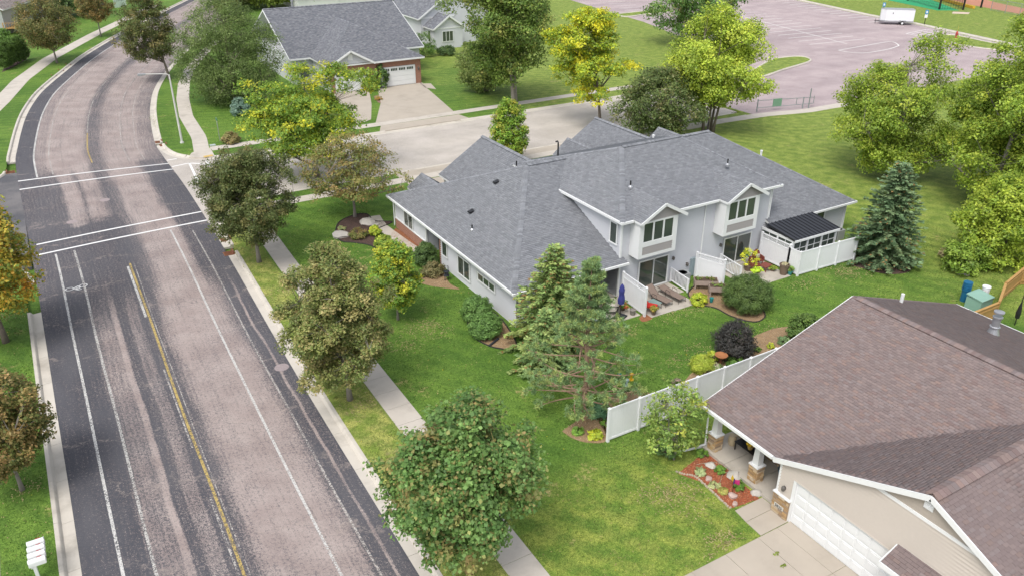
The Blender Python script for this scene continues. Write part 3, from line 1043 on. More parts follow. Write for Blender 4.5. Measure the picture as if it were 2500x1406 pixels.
def pine(name, label, base, h, R, pal, seed, group='evergreen trees'):
    rng = np.random.default_rng(seed)
    bx, by = base
    root = thing(name, label, 'tree', (bx, by, 0), group=group)
    tp = [(bx + .12 * math.sin(z * .9), by + .1 * math.sin(z * .7 + 1), z) for z in np.linspace(-.1, h * .97, 10)]
    MB().tube(tp, [.17, .15, .135, .125, .11, .095, .08, .06, .035, .015], 8).build('trunk', BARKP, root, smooth=True)
    br = MB()
    T = []
    pal = np.array(pal)
    TP = np.array(tp)
    whorls = np.linspace(.11, .96, 14)
    for wi, t in enumerate(whorls):
        z = h * t
        c = np.array([np.interp(z, TP[:, 2], TP[:, 0]), np.interp(z, TP[:, 2], TP[:, 1]), z])
        r = R * np.interp(t, [0, .15, .4, .55, .75, 1], [.85, 1.3, 1.2, .66, .34, .1])
        m = 6 if t < .85 else 5
        for k in range(m):
            th = 6.28 * (k + rng.uniform(-.35, .35)) / m + wi * .9
            rr = r * rng.uniform(.6, 1.12)
            d = np.array([math.cos(th), math.sin(th), 0])
            rise = np.interp(t, [0, .5, 1], [-.16, .0, .6]) + rng.uniform(-.12, .12)
            line = []
            for s in np.linspace(0, 1, 7):
                line.append(c + d * rr * s + UP * (rise * rr * s + .16 * rr * s * s) + np.array([-d[1], d[0], 0]) * .12 * rr * math.sin(s * 3 + k))
            br.tube(line, [.045 * (1 - s) * (1.2 - t * .7) + .009 for s in np.linspace(0, 1, 7)], 5, False)
            lim = .55 if t < .55 else .3
            for s in np.arange(lim, 1.01, .13):
                q = np.array([np.interp(s, np.linspace(0, 1, 7), [p[j] for p in line]) for j in range(3)])
                for sg in (-1, 1, -1, 1):
                    if rng.random() < (.5 if t < .55 else .3): continue
                    sd = unit(d * .6 + np.array([-d[1], d[0], 0]) * sg * rng.uniform(.4, 1.0) + UP * rng.uniform(-.05, .5))
                    ln = rng.uniform(.22, .55) * (1.25 - .45 * s) * min(1.0, rr / 1.4)
                    e = q + sd * ln
                    br.tube([q, e], [.014, .006], 3, False)
                    T.append((e, sd))
                    if rng.random() < .6: T.append((q + sd * ln * .5, sd))
            T.append((line[-1], unit(d + UP * .4)))
    PP, AA, CC = [], [], []
    for e, sd in T:
        n = 31
        a = unit(sd * rng.uniform(.3, 1.1) + unit(rng.normal(size=(n, 3))) * .95 + UP * .25)
        PP.append(np.tile(e, (n, 1)) + rng.normal(size=(n, 3)) * .045); AA.append(a)
        bc = pal[rng.integers(len(pal))] * rng.uniform(.8, 1.25)
        CC.append(bc * rng.uniform(.75, 1.3, (n, 1)))
    P, A, Cc = np.concatenate(PP), np.concatenate(AA), np.concatenate(CC)
    N = unit(rng.normal(size=P.shape))
    V = kites(P, A, N, rng.uniform(.13, .21, (len(P), 1)), np.full((len(P), 1), .032))
    np_mesh('needles', V, np.arange(len(V)).reshape(-1, 4), NEEDLE, root, np.repeat(Cc, 4, 0))
    br.build('branches', BARKP, root)
    return root


# ---- street trees and yard trees
DKG, BRN = (.085, .105, .035), (.23, .15, .07)
LIN = [(.075, .10, .032), (.12, .125, .045), (.20, .145, .065), (.055, .08, .025)]
tree('street_tree', 'dark green round street tree beside the crosswalk', (10.57, 53.39), 9.0, 4.3, 1.5, ROUND, [(.068, .09, .034), (.10, .115, .046), (.155, .13, .06), (.05, .068, .025)], [4, 4, 1.5, 3], 1, 780, 105, .125, .46, .13, lump=.08, lobes=90, lobe_r=.85, bark=BARKG, group='street trees', off=(.0, .2))
tree('street_tree', 'bronze and green street tree beside the sidewalk, in front of the duplex', (10.20, 33.97), 10.0, 3.7, 1.3, EGG, [(.115, .15, .05), (.17, .18, .07), (.26, .21, .11), (.08, .11, .04)], [3, 3.5, 2.6, 2.5], 2, 780, 115, .118, .40, .12, lump=.08, lobes=90, lobe_r=.7, bark=BARKG, group='street trees', off=(-.3, .2))
tree('maple_tree', 'leafy blue-green maple at the bottom of the picture, nearest tree on the verge', (10.14, 20.47), 8.2, 3.15, 1.7, ROUND, [(.075, .138, .044), (.115, .185, .065), (.24, .18, .085), (.05, .10, .032)], [4, 4, 1.5, 2.5], 3, 640, 125, .132, .5, .14, lump=.16, lobes=52, lobe_r=.95, bark=pm('bark_lichen', (.40, .30, .12), .9, .3, 5, 30, .4), group='street trees', off=(-.2, .15), asp=.85)
tree('maple_tree', 'orange-tinged maple at the left edge of the picture', (-5.16, 49.80), 11.0, 3.0, 2.2, EGG, [(.13, .17, .04), (.30, .25, .045), (.48, .20, .04), (.42, .30, .05), (.10, .14, .035)], [4, 3.5, 1.5, 2.5, 3], 4, 420, 90, .18, .6, .15, lump=.24, group='street trees', off=(-.3, .2))
tree('street_tree', 'small bronze street tree at the lower left edge', (-4.78, 34.74), 6.3, 2.15, 1.5, ROUND, [(.085, .10, .035), (.14, .135, .05), (.25, .16, .08), (.06, .08, .027)], [3, 3, 3, 2.5], 5, 300, 90, .13, .42, .09, lump=.2, bark=BARKG, group='street trees', off=(-.2, .1))
tree('yard_tree', 'small yellow-green tree standing alone on the side lawn', (15.76, 40.62), 5.2, 1.55, 1.1, ROUND, [(.11, .19, .035), (.24, .27, .04), (.44, .38, .04), (.07, .14, .03)], [4, 3, 1.1, 2.2], 6, 220, 80, .15, .36, .07, lump=.2, bark=BARKG, group='yard trees')
tree('crabapple_tree', 'open spreading crabapple with bronze leaves in the mulch bed', (19.51, 58.10), 6.9, 4.0, 2.1, SPREAD, [(.12, .14, .045), (.19, .155, .065), (.24, .15, .075), (.085, .115, .035)], [3.4, 3, 2, 2.4], 7, 380, 52, .15, .55, .13, lump=.3, shell=.5, bark=BARKG, group='yard trees', limbs=22, trunk_top=.3, flat=.5)
tree('locust_tree', 'large yellow-topped locust tree at the street corner', (20.12, 69.47), 10.4, 6.4, 1.5, VASE, [(.12, .19, .036), (.20, .26, .038), (.46, .41, .03), (.09, .155, .032)], [4.5, 3.2, 1.4, 3.4], 8, 580, 95, .2, .85, .19, lump=.28, lobes=36, lobe_r=1.9, group='yard trees', limbs=16, flat=.45, off=(-.3, 0))
tree('willow_tree', 'big soft grey-green tree in front of the brick garage house', (20.40, 102.01), 12.6, 6.2, .6, ROUND, [(.08, .118, .040), (.115, .155, .055), (.06, .09, .030), (.15, .185, .075)], [4, 3, 3, 1.2], 9, 680, 90, .21, .95, .2, lump=.16, hang=1.2, group='yard trees', asp=.4)
tree('street_tree', 'dark bronze street tree leaning over the road bend', (15.59, 119.05), 12.0, 3.7, 2.9, EGG, [(.07, .09, .032), (.11, .115, .045), (.17, .13, .06), (.05, .066, .024)], [3.5, 3, 1.8, 3], 10, 380, 80, .19, .68, .17, lump=.18, group='street trees', off=(-1.6, .9))
tree('street_tree', 'bronze round street tree beside the curving left sidewalk', (3.03, 139.44), 9.6, 4.3, 2.6, ROUND, [(.085, .10, .036), (.13, .125, .05), (.20, .14, .065), (.06, .075, .027)], [3.4, 3, 2.2, 2.5], 11, 340, 80, .20, .8, .14, lump=.16, bark=BARKG, group='street trees', off=(-.4, .2))
tree('street_tree', 'smaller rusty-brown street tree farther up the left sidewalk', (11.28, 161.64), 8.2, 3.0, 2.9, ROUND, [(.09, .095, .035), (.16, .12, .05), (.24, .145, .06), (.06, .07, .025)], [3, 3, 2.6, 2.5], 12, 220, 75, .2, .65, .12, lump=.16, bark=BARKG, group='street trees')
tree('silver_maple', 'tall dense green maple on the far side of the side street', (49.05, 82.77), 16, 7.0, 2.6, VASE, [(.09, .145, .035), (.14, .19, .045), (.19, .175, .06), (.065, .105, .028)], [4, 3.5, 1, 3], 13, 640, 85, .27, 1.05, .24, lump=.24, lobes=32, lobe_r=2.0, bark=BARKG, group='yard trees', off=(-.6, 1.2), stems=2, stem_spread=.35)
tree('lilac_bush', 'large rounded bush beside the tall maple trunk', (49.55, 90.91), 6.4, 3.5, .7, ROUND, [(.12, .165, .055), (.17, .195, .07), (.09, .125, .04)], [3, 3, 2], 14, 240, 60, .24, .75, .07, stems=4, group='yard trees', cat='bush', lump=.18, bark=BARK)
tree('locust_tree', 'bright yellow locust tree behind the duplex roof', (52.61, 70.03), 13.4, 4.9, 2.7, OVAL, [(.16, .22, .032), (.28, .33, .035), (.52, .45, .03), (.10, .17, .03)], [3.2, 3.5, 2.5, 2.6], 15, 420, 85, .23, .8, .17, lump=.28, lobes=28, lobe_r=1.6, group='yard trees', limbs=16, flat=.5, off=(-1.2, .8))
tree('yard_tree', 'low dark bronze-green tree just behind the duplex roof', (54.50, 63.01), 7.4, 4.2, 1.4, SPREAD, [(.075, .105, .04), (.105, .135, .05), (.14, .125, .06), (.055, .08, .03)], [3.5, 3, 1.5, 3], 16, 320, 75, .22, .8, .13, lump=.22, group='yard trees', limbs=14, trunk_top=.4, bark=BARKG)
tree('amur_tree', 'wide lime-green tree on several stems at the edge of the park', (61.33, 62.24), 13.2, 6.6, 2.2, ROUND, [(.21, .275, .042), (.30, .355, .055), (.14, .20, .038), (.38, .39, .065)], [4, 4, 3, 1.3], 17, 760, 80, .23, .85, .14, lump=.22, lobes=44, lobe_r=1.8, stems=5, stem_spread=.9, group='park trees', limbs=16, off=(.9, .4), bark=BARK)
tree('maple_tree', 'deep green tree beside the parking lot', (94.97, 102.19), 12.0, 7.4, 2.0, ROUND, [(.08, .15, .045), (.12, .19, .055), (.19, .16, .07), (.055, .105, .03)], [4, 3, .7, 3], 18, 300, 75, .36, 1.2, .2, lump=.22, group='park trees')
tree('columnar_tree', 'narrow upright green tree in front of the duplex garage', (36.9, 63.2), 6.5, 1.8, .9, [(0, .5), (.2, .9), (.5, 1), (.8, .7), (1, .2)], [(.12, .21, .035), (.20, .28, .04), (.30, .26, .05), (.08, .15, .03)], [4, 3, 1.5, 2.5], 19, 240, 80, .18, .45, .09, lump=.14, group='yard trees')
PK = [(.165, .23, .036), (.23, .285, .046), (.10, .16, .03), (.32, .335, .06)]
tree('park_tree', 'broad yellow-green park tree behind the blue spruce', (65.6, 42.8), 13.2, 6.8, .6, SPREAD, PK, [4, 3.5, 3, 1.2], 20, 760, 85, .19, .8, .22, lump=.28, lobes=50, lobe_r=1.6, group='park trees', limbs=18, stems=2, stem_spread=.4, bark=BARKG)
tree('park_tree', 'tallest yellow-green park tree at the right edge', (64.8, 33.0), 16.8, 5.8, .8, [(0, .75), (.3, 1), (.6, .9), (.85, .6), (1, .2)], PK, [4, 3.5, 3, 1.4], 21, 840, 85, .19, .75, .25, lump=.3, lobes=60, lobe_r=1.45, group='park trees', limbs=18, off=(.6, -.4), bark=BARKG)
tree('park_tree', 'bushy yellow-green tree crown between the two big park trees', (71.5, 37.6), 12.5, 4.8, 1.6, ROUND, PK, [4, 3.0, 3.5, 1.0], 22, 520, 80, .23, .8, .2, lump=.25, lobes=32, lobe_r=1.5, group='park trees', bark=BARKG)
tree('park_shrub', 'dense shrubby growth round the base of the right-hand park tree', (55.6, 27.1), 6.2, 3.1, .3, SPREAD, [(.19, .25, .035), (.28, .32, .05), (.10, .155, .028)], [4, 3, 3], 23, 330, 85, .18, .55, .08, lump=.25, stems=4, stem_spread=.5, group='park trees', cat='bush', off=(.3, -.1))
tree('park_shrub', 'lower shrub spilling out beside the right-hand park tree', (52.5, 27.2), 2.3, 1.5, .1, SPREAD, [(.13, .20, .035), (.20, .26, .05), (.08, .13, .028)], [4, 3, 3], 24, 120, 70, .16, .4, .05, lump=.25, stems=3, stem_spread=.3, group='park trees', cat='bush')

spruce('blue_spruce', 'dense blue spruce at the end of the white privacy fence', (48.96, 31.09), 7.3, 2.75, [(.082, .125, .075), (.105, .148, .088), (.062, .10, .06)], 31, 30, brown=.04, tw=.38, power=.62)
spruce('corner_spruce', 'light green spruce at the corner of the duplex', (22.3, 33.2), 6.4, 3.0, [(.125, .18, .07), (.17, .21, .08), (.10, .145, .055)], 32, 26, brown=.09, tw=.34, power=.75)
spruce('low_spruce', 'lower bushy spruce beside the corner spruce', (20.5, 31.2), 3.9, 1.8, [(.12, .175, .075), (.16, .20, .085), (.09, .14, .06)], 33, 18, brown=.04, tw=.32)
pine('scots_pine', 'open pine with bare tan trunk and branches in the side yard', (20.10, 26.92), 8.4, 2.4, [(.105, .16, .085), (.135, .185, .09), (.165, .20, .08), (.085, .135, .07)], 34)
tree('serviceberry_tree', 'small light green tree by the white fence and porch', (21.54, 21.80), 3.9, 1.4, .5, ROUND, [(.14, .21, .055), (.22, .28, .085), (.09, .145, .045), (.36, .33, .06)], [4, 3.5, 2.5, .6], 35, 105, 50, .13, .34, .05, lump=.3, stems=3, stem_spread=.2, group='yard trees', off=(.1, .1), bark=BARKG)

# far trees along the top edge
for i, (px, h_, R_, pal_, lab) in enumerate((
        ((8.60, 191.43), 11, 6.0, [(.035, .065, .025), (.055, .09, .03)], 'dark dense tree behind the left street trees'),
        ((47.27, 182.54), 7.5, 5.0, [(.13, .18, .04), (.19, .23, .05)], 'yellow-green tree peeking over the brick house roof'),
        ((54.94, 179.52), 6.0, 4.0, [(.10, .16, .04), (.14, .2, .045)], 'rounded green tree beyond the brick house ridge'),
        ((61.81, 144.41), 9.0, 4.2, [(.035, .075, .03), (.05, .10, .035)], 'dark evergreen mass right of the brick house'),
        ((66.38, 145.13), 5.5, 3.2, [(.05, .11, .03), (.08, .14, .04)], 'green bush between the two far houses'),
        ((37.79, 180.96), 9.0, 5.0, [(.08, .11, .035), (.13, .13, .05)], 'brownish tree across the road at the top edge'),
        ((43.62, 190.78), 10.0, 6.0, [(.06, .09, .03), (.09, .12, .04)], 'dull green tree at the top behind the willow'))):
    tree('far_tree', lab, px, h_, R_, .8, ROUND, pal_, [1] * len(pal_), 40 + i, 130, 55, .5, R_ * .24, .2, lump=.2, group='far trees')


# ------------------------------------------------------------------ building tools
def newell(poly):
    n = np.zeros(3)
    for a, b in zip(poly, poly[1:] + poly[:1]):
        a, b = np.array(a), np.array(b)
        n += np.cross(a, b)
    return n / np.linalg.norm(n)


def frame(poly, face=None):
    """origin, horizontal axis, up-slope axis, outward normal"""
    poly = [np.array(p, float) for p in poly]
    n = newell(poly)
    if face is not None:
        if np.dot(n, face) < 0: n = -n
    elif n[2] < 0:
        n = -n
    ex = np.cross(UP, n)
    if np.linalg.norm(ex) < 1e-5: ex = np.array([1.0, 0, 0])
    ex /= np.linalg.norm(ex)
    ey = np.cross(n, ex)
    return poly[0], ex, ey, n


def clip2(sub, poly):
    """Sutherland-Hodgman, poly convex counter-clockwise"""
    out = sub
    m = len(poly)
    for i in range(m):
        a, b = poly[i], poly[(i + 1) % m]
        ed = (b[0] - a[0], b[1] - a[1])
        inp, out = out, []
        if not inp: return []
        side = [ed[0] * (p[1] - a[1]) - ed[1] * (p[0] - a[0]) for p in inp]
        for j in range(len(inp)):
            p, q = inp[j], inp[(j + 1) % len(inp)]
            s, t = side[j], side[(j + 1) % len(inp)]
            if s >= 0: out.append(p)
            if s * t < 0:
                k = s / (s - t)
                out.append((p[0] + (q[0] - p[0]) * k, p[1] + (q[1] - p[1]) * k))
    return out


def ccw(p2):
    a = sum(p2[i][0] * p2[(i + 1) % len(p2)][1] - p2[(i + 1) % len(p2)][0] * p2[i][1] for i in range(len(p2)))
    return p2 if a > 0 else p2[::-1]


def lap_siding(mb, poly, face, e=.115, t=.016):
    """horizontal lap boards over a convex wall polygon"""
    o, ex, ey, n = frame(poly, np.array(face, float))
    p2 = ccw([(float(np.dot(np.array(p) - o, ex)), float(np.dot(np.array(p) - o, ey))) for p in poly])
    ys = [p[1] for p in p2]; xs = [p[0] for p in p2]
    y = min(ys)
    while y < max(ys) - 1e-6:
        c = clip2([(min(xs) - 1, y), (max(xs) + 1, y), (max(xs) + 1, y + e), (min(xs) - 1, y + e)], p2)
        if len(c) >= 3:
            vs = [o + ex * p[0] + ey * p[1] + n * (t - (t - .003) * (p[1] - y) / e) for p in c]
            mb.add(vs, [tuple(range(len(vs)))])
            lo = [p for p in c if abs(p[1] - y) < 1e-6]
            if len(lo) >= 2:
                a, b = min(lo), max(lo)
                A, B = o + ex * a[0] + ey * a[1], o + ex * b[0] + ey * b[1]
                mb.add([A, B, B + n * t, A + n * t], [(0, 1, 2, 3)])
        y += e
    return mb


def sid(root, mat, poly, face, e=.16, t=.055):
    return lap_siding(MB(), poly, face, e, t).build('siding', mat, root)


class Shingles:
    def __init__(self, pal, wts, seed, e=.142, w=.30, t=.02):
        self.rng = np.random.default_rng(seed)
        self.pal = np.array(pal); self.w8 = np.array(wts) / np.sum(wts)
        self.e, self.w, self.t = e, w, t
        self.V, self.Q, self.T, self.nv = [], [], [], 0
        self.full = []            # (frame index, x, y)
        self.frames = []
        self.ED = []              # clipped edge pieces

    def plane(self, poly):
        o, ex, ey, n = frame(poly)
        p2 = ccw([(float(np.dot(np.array(p) - o, ex)), float(np.dot(np.array(p) - o, ey))) for p in poly])
        A = np.array(p2)
        E = np.roll(A, -1, 0) - A
        fi = len(self.frames); self.frames.append((o, ex, ey, n))
        e, w = self.e, self.w
        x0, y0, x1, y1 = A[:, 0].min(), A[:, 1].min(), A[:, 0].max(), A[:, 1].max()
        r = 0
        y = y0
        while y < y1:
            xs = np.arange(x0 - w * (.5 * (r % 2) + self.rng.uniform(0, .25)) - w, x1 + w, w)
            c = np.stack([np.stack([xs + dx, np.full_like(xs, y + dy)], -1) for dx, dy in ((0.004, 0), (w - .004, 0), (w - .004, e), (.004, e))], 1)   # n,4,2
            s = E[None, None, :, 0] * (c[:, :, None, 1] - A[None, None, :, 1]) - E[None, None, :, 1] * (c[:, :, None, 0] - A[None, None, :, 0])
            ins = (s >= -1e-6).all(2)
            allin = ins.all(1)
            for x in xs[allin]: self.full.append((fi, x, y))
            outside = (s < 0).all(1).any(1)
            for k in np.where(~allin & ~outside)[0]:
                q = clip2([tuple(p) for p in c[k]], p2)
                if len(q) >= 3: self.ED.append((fi, q, y))
            y += e; r += 1

    def finish(self, roof, camloc, nparts=300, name='shingle'):
        rng = self.rng
        full = self.full
        N = len(full)
        FI = np.array([f[0] for f in full]); X = np.array([f[1] for f in full]); Y = np.array([f[2] for f in full])
        O, EX, EY, NN = (np.array([f[i] for f in self.frames]) for i in range(4))
        base = O[FI] + EX[FI] * X[:, None] + EY[FI] * Y[:, None]
        dist = np.linalg.norm(base - np.array(camloc), axis=1)
        # apparent size: facing planes first
        facing = ((np.array(camloc) - base) * NN[FI]).sum(1) / dist
        score = np.where(facing > .05, facing / dist ** 2, 0)
        # only tabs in the picture count
        fw = np.array([.4526, .7684, -.4524]); rt = np.array([.8616, -.5075, 0]); upv = np.cross(rt, fw)
        rel = base - np.array(camloc); dep = rel @ fw
        inv = (np.abs(rel @ rt / dep * 1944) < 1240) & (np.abs(rel @ upv / dep * 1944) < 695) & (dep > 0)
        score = np.where(inv, score, 0)
        pick = np.argsort(-score)[:nparts]
        mask = np.ones(N, bool); mask[pick] = False
        ci = rng.choice(len(self.pal), N, p=self.w8)
        col = self.pal[ci] * rng.uniform(.92, 1.08, (N, 1))
        tt = self.t * rng.uniform(.75, 1.5, N)
        e, w = self.e, self.w
        ii = np.where(mask)[0]
        def tabs(ii):
            B, ex, ey, n = base[ii], EX[FI[ii]], EY[FI[ii]], NN[FI[ii]]
            t_ = tt[ii][:, None]
            a = B + ex * .004; b = B + ex * (w - .004)
            return np.stack([a + n * t_, b + n * t_, b + ey * e + n * .002, a + ey * e + n * .002, a, b], 1)
        V = tabs(ii).reshape(-1, 3)
        k = np.arange(len(ii))[:, None] * 6
        Q = np.concatenate([k + np.array([[0, 1, 2, 3]]), k + np.array([[4, 5, 1, 0]])], 0)
        T = np.repeat(col[ii], 6, 0)
        o = np_mesh('shingle_field', V, Q, SHINGLE, roof, T)
        o['kind'] = 'stuff'
        # pieces cut at hips, valleys and edges
        mb = MB(); cols = []
        for fi, q, y in self.ED:
            oo, ex, ey, n = self.frames[fi]
            th = self.t * rng.uniform(.75, 1.4)
            vs = [oo + ex * p[0] + ey * p[1] + n * (th - (th - .002) * (p[1] - y) / e) for p in q]
            mb.add(vs, [tuple(range(len(vs)))])
            c = self.pal[rng.choice(len(self.pal), p=self.w8)] * rng.uniform(.92, 1.08)
            cols += [c] * len(vs)
        if cols:
            eo = mb.build('cut_shingles', SHINGLE, roof)
            a = eo.data.attributes.new('tint', 'FLOAT_COLOR', 'POINT')
            a.data.foreach_set('color', np.c_[np.array(cols), np.ones(len(cols))].astype(np.float32).ravel())
            eo['kind'] = 'stuff'
        # the tabs that show largest are pieces of their own
        variants = []
        for v in range(14):
            th = self.t * rng.uniform(.8, 1.5)
            me = bpy.data.meshes.new(name)
            me.from_pydata([(.004, 0, th), (w - .004, 0, th), (w - .004, e, .002), (.004, e, .002), (.004, 0, 0), (w - .004, 0, 0)], [], [(0, 1, 2, 3), (4, 5, 1, 0), (5, 2, 1), (4, 0, 3)])
            c = self.pal[rng.choice(len(self.pal), p=self.w8)] * rng.uniform(.92, 1.08)
            a = me.attributes.new('tint', 'FLOAT_COLOR', 'POINT')
            a.data.foreach_set('color', np.tile([*c, 1.0], 6).astype(np.float32))
            me.materials.append(SHINGLE)
            variants.append(me)
        oo = np.array(ORI[roof.name])
        for i in pick:
            if score[i] <= 0: continue
            s = bpy.data.objects.new(name, variants[rng.integers(14)])
            COL.objects.link(s)
            s.parent = roof
            ex, ey, n = EX[FI[i]], EY[FI[i]], NN[FI[i]]
            b = base[i] - oo
            s.matrix_local = Matrix(((ex[0], ey[0], n[0], b[0]), (ex[1], ey[1], n[1], b[1]), (ex[2], ey[2], n[2], b[2]), (0, 0, 0, 1)))


def roof_deck(root, planes, trim, thick=.16, name='roof'):
    mb = MB()
    un = MB()
    for poly in planes:
        poly = [tuple(p) for p in poly]
        if newell([np.array(p) for p in poly])[2] < 0: poly = poly[::-1]
        n = len(poly)
        top = [(p[0], p[1], p[2] - .012) for p in poly]
        bot = [(p[0], p[1], p[2] - thick) for p in poly]
        mb.add(top + bot, [tuple(range(n)), tuple(range(2 * n - 1, n - 1, -1))] + [(i, n + i, n + (i + 1) % n, (i + 1) % n) for i in range(n)])
        un.add([(p[0], p[1], p[2] - .004) for p in poly], [tuple(range(n))])
    r = mb.build(name, trim, root)
    un.build('underlay', DECKUND, r)
    return r


def ridge_cap(roof, a, b, n1, n2, pal, seed, w=.17, e=.16, lift=.02, vent=False, name='ridge_cap'):
    """folded cap shingles along a ridge or hip; n1, n2 normals of the two slopes"""
    rng = np.random.default_rng(seed)
    a, b = np.array(a, float), np.array(b, float)
    d = b - a; L = np.linalg.norm(d); d /= L
    def down(n):
        s = np.cross(d, n); s /= np.linalg.norm(s)
        return s if s[2] < 0 or True else -s
    s1 = np.cross(d, n1); s1 /= np.linalg.norm(s1)
    s2 = np.cross(d, n2); s2 /= np.linalg.norm(s2)
    m = (np.array(n1) + np.array(n2)); m /= np.linalg.norm(m)
    # sides point away from each other
    if np.dot(s1, n2) > 0: s1 = -s1
    if np.dot(s2, n1) > 0: s2 = -s2
    mb = MB(); cols = []
    if vent:
        lift += .06
    k = max(1, int(L / e))
    for i in range(k):
        p, q = a + d * (L * i / k), a + d * (L * (i + 1) / k + .02)
        h0, h1 = lift + .016, lift + .004
        vs = [p + m * h0, q + m * h1, q + s2 * w + np.array(n2) * h1, p + s2 * w + np.array(n2) * h0, q + s1 * w + np.array(n1) * h1, p + s1 * w + np.array(n1) * h0,
              p + s2 * w, q + s2 * w, p + s1 * w, q + s1 * w]
        mb.add(vs, [(0, 1, 2, 3), (0, 5, 4, 1), (3, 2, 7, 6), (5, 8, 9, 4), (0, 3, 6), (0, 8, 5)])
        c = np.array(pal[rng.integers(len(pal))]) * rng.uniform(.85, 1.15)
        cols += [c] * len(vs)
    o = mb.build(name, SHINGLE, roof)
    at = o.data.attributes.new('tint', 'FLOAT_COLOR', 'POINT')
    at.data.foreach_set('color', np.c_[np.array(cols), np.ones(len(cols))].astype(np.float32).ravel())
    return o


def pn(poly):
    n = newell([np.array(p, float) for p in poly])
    return n if n[2] > 0 else -n


def window(parent, c, n, w, h, k=1, fr=.085, proud=.05, mat=None, name='window', mull=.06, horiz=0):
    c, n = np.array(c, float), np.array(n, float)
    c = c + n * .055
    r = np.cross(UP, n); u = UP
    mb = MB()
    cc = c + n * proud / 2
    mb.obox(cc + u * (h / 2 - fr / 2), r, u, n, w, fr, proud)
    mb.obox(cc - u * (h / 2 - fr / 2), r, u, n, w + .06, fr, proud + .03)
    for s in (-1, 1): mb.obox(cc + r * s * (w / 2 - fr / 2), r, u, n, fr, h - 2 * fr, proud)
    iw = (w - 2 * fr - (k - 1) * mull) / k
    for i in range(k - 1):
        mb.obox(cc + r * (-w / 2 + fr + (i + 1) * iw + (i + .5) * mull), r, u, n, mull, h - 2 * fr, proud * .9)
    f = mb.build(name, mat or WHITE, parent)
    for i in range(k):
        pc = c + n * .016 + r * (-w / 2 + fr + iw / 2 + i * (iw + mull))
        MB().obox(pc, r, u, n, iw + .01, h - 2 * fr + .01, .012).build('pane', GLASS, f)
        if horiz:
            for j in range(horiz):
                MB().obox(pc + n * .015 + u * ((j + 1) / (horiz + 1) - .5) * (h - 2 * fr), r, u, n, iw, .02, .015).build('glazing_bar', mat or WHITE, f)
            MB().obox(pc + n * .017, r, u, n, .02, h - 2 * fr, .012).build('glazing_bar', mat or WHITE, f)
    return f


def stones(parent, c, n, w, h, seed, row=.10, proud=.035, pal=((.42, .27, .13), (.50, .37, .22), (.36, .24, .13), (.52, .42, .30), (.33, .25, .18))):
    """coursed ledge stone; each stone its own piece"""
    rng = np.random.default_rng(seed)
    c, n = np.array(c, float), np.array(n, float)
    r = np.cross(UP, n)
    z = 0.0
    cnt = 0
    while z < h - .02:
        rh = min(row * rng.uniform(.6, 1.3), h - z)
        if h - z - rh < .05: rh = h - z
        x = 0.0
        while x < w - .02:
            L = min(rng.uniform(.16, .46), w - x)
            if w - x - L < .08: L = w - x
            p = proud * rng.uniform(.5, 1.3)
            cc = c + r * (-w / 2 + x + L / 2) + UP * (z + rh / 2) + n * p / 2
            o = MB().obox(cc, r, UP, n, L - .012, rh - .01, p).build('stone', STONE, parent)
            col = np.array(pal[rng.integers(len(pal))]) * rng.uniform(.8, 1.2)
            a = o.data.attributes.new('tint', 'FLOAT_COLOR', 'POINT')
            a.data.foreach_set('color', np.tile([*col, 1.0], 8).astype(np.float32))
            x += L; cnt += 1
        z += rh


def downspout(root, pts, mat=None):
    return MB().tube(pts, .045, 6).build('downspout', mat or WHITE, root)


def vent_pipe(root, p, h=.45, r=.05, name='vent_pipe'):
    f = MB().lathe(p, [(.16, -.1), (.16, .02), (.07, .10), (.055, .12)], 10).build(name, GREYM, root)
    MB().lathe(p, [(r, .0), (r, h), (r * .7, h), (r * .7, h - .05)], 10).build('pipe', BLACK, f)
    return f

CAM = (0, 0, 24)
GREYS = [(.195, .203, .22), (.21, .218, .235), (.182, .19, .206), (.222, .23, .246)]
BROWNS = [(.205, .162, .155), (.218, .172, .164), (.194, .153, .148), (.224, .17, .156), (.21, .172, .168), (.228, .165, .148), (.198, .146, .138)]
DKGREY = [(.175, .182, .205), (.205, .212, .232), (.15, .157, .178), (.235, .24, .258)]

# ================================================================== the grey duplex
dx = thing('duplex_house', 'grey-roofed two-storey duplex with white-grey siding in the middle of the picture', 'house', (36.0, 45.3, 0))
XL, XR, YR, YF, ZE = 21.15, 51.2, 35.7, 54.9, 2.6
RL, RR, RY, RZ = (28.0, 45.5, 6.5), (44.9, 45.5, 6.5), 45.5, 6.5
sl = (RZ - ZE) / (RY - YR)
rz_at = lambda y: ZE + sl * (y - YR)
P_left = [(XL, YF, ZE), (XL, YR, ZE), RL]
P_right = [(XR, YR, ZE), (XR, YF, ZE), RR]
P_rearL = [(XL, YR, ZE), (29.55, YR, ZE), (29.55, RY, RZ), RL]
P_rearLb = [(29.55, 40.5, rz_at(40.5)), (32.2, 40.5, rz_at(40.5)), (32.2, RY, RZ), (29.55, RY, RZ)]
P_rearR = [(42.15, YR, ZE), (XR, YR, ZE), RR, (42.15, RY, RZ)]
P_rearRb = [(40, 40.5, rz_at(40.5)), (42.15, 40.5, rz_at(40.5)), (42.15, RY, RZ), (40, RY, RZ)]
P_front = [(XR, YF, ZE), (XL, YF, ZE), RL, RR]
# upper storey roof
Z2 = 5.42
U = dict(x0=28.95, x1=42.75, y0=35.75, y1=49.2, ra=(33.85, 42.45, 7.7), rb=(39.1, 42.45, 7.7))
U_l = [(U['x0'], U['y1'], Z2), (U['x0'], U['y0'], Z2), U['ra']]
U_r = [(U['x1'], U['y0'], Z2), (U['x1'], U['y1'], Z2), U['rb']]
U_b = [(U['x0'], U['y0'], Z2), (U['x1'], U['y0'], Z2), U['rb'], U['ra']]
U_f = [(U['x1'], U['y1'], Z2), (U['x0'], U['y1'], Z2), U['ra'], U['rb']]
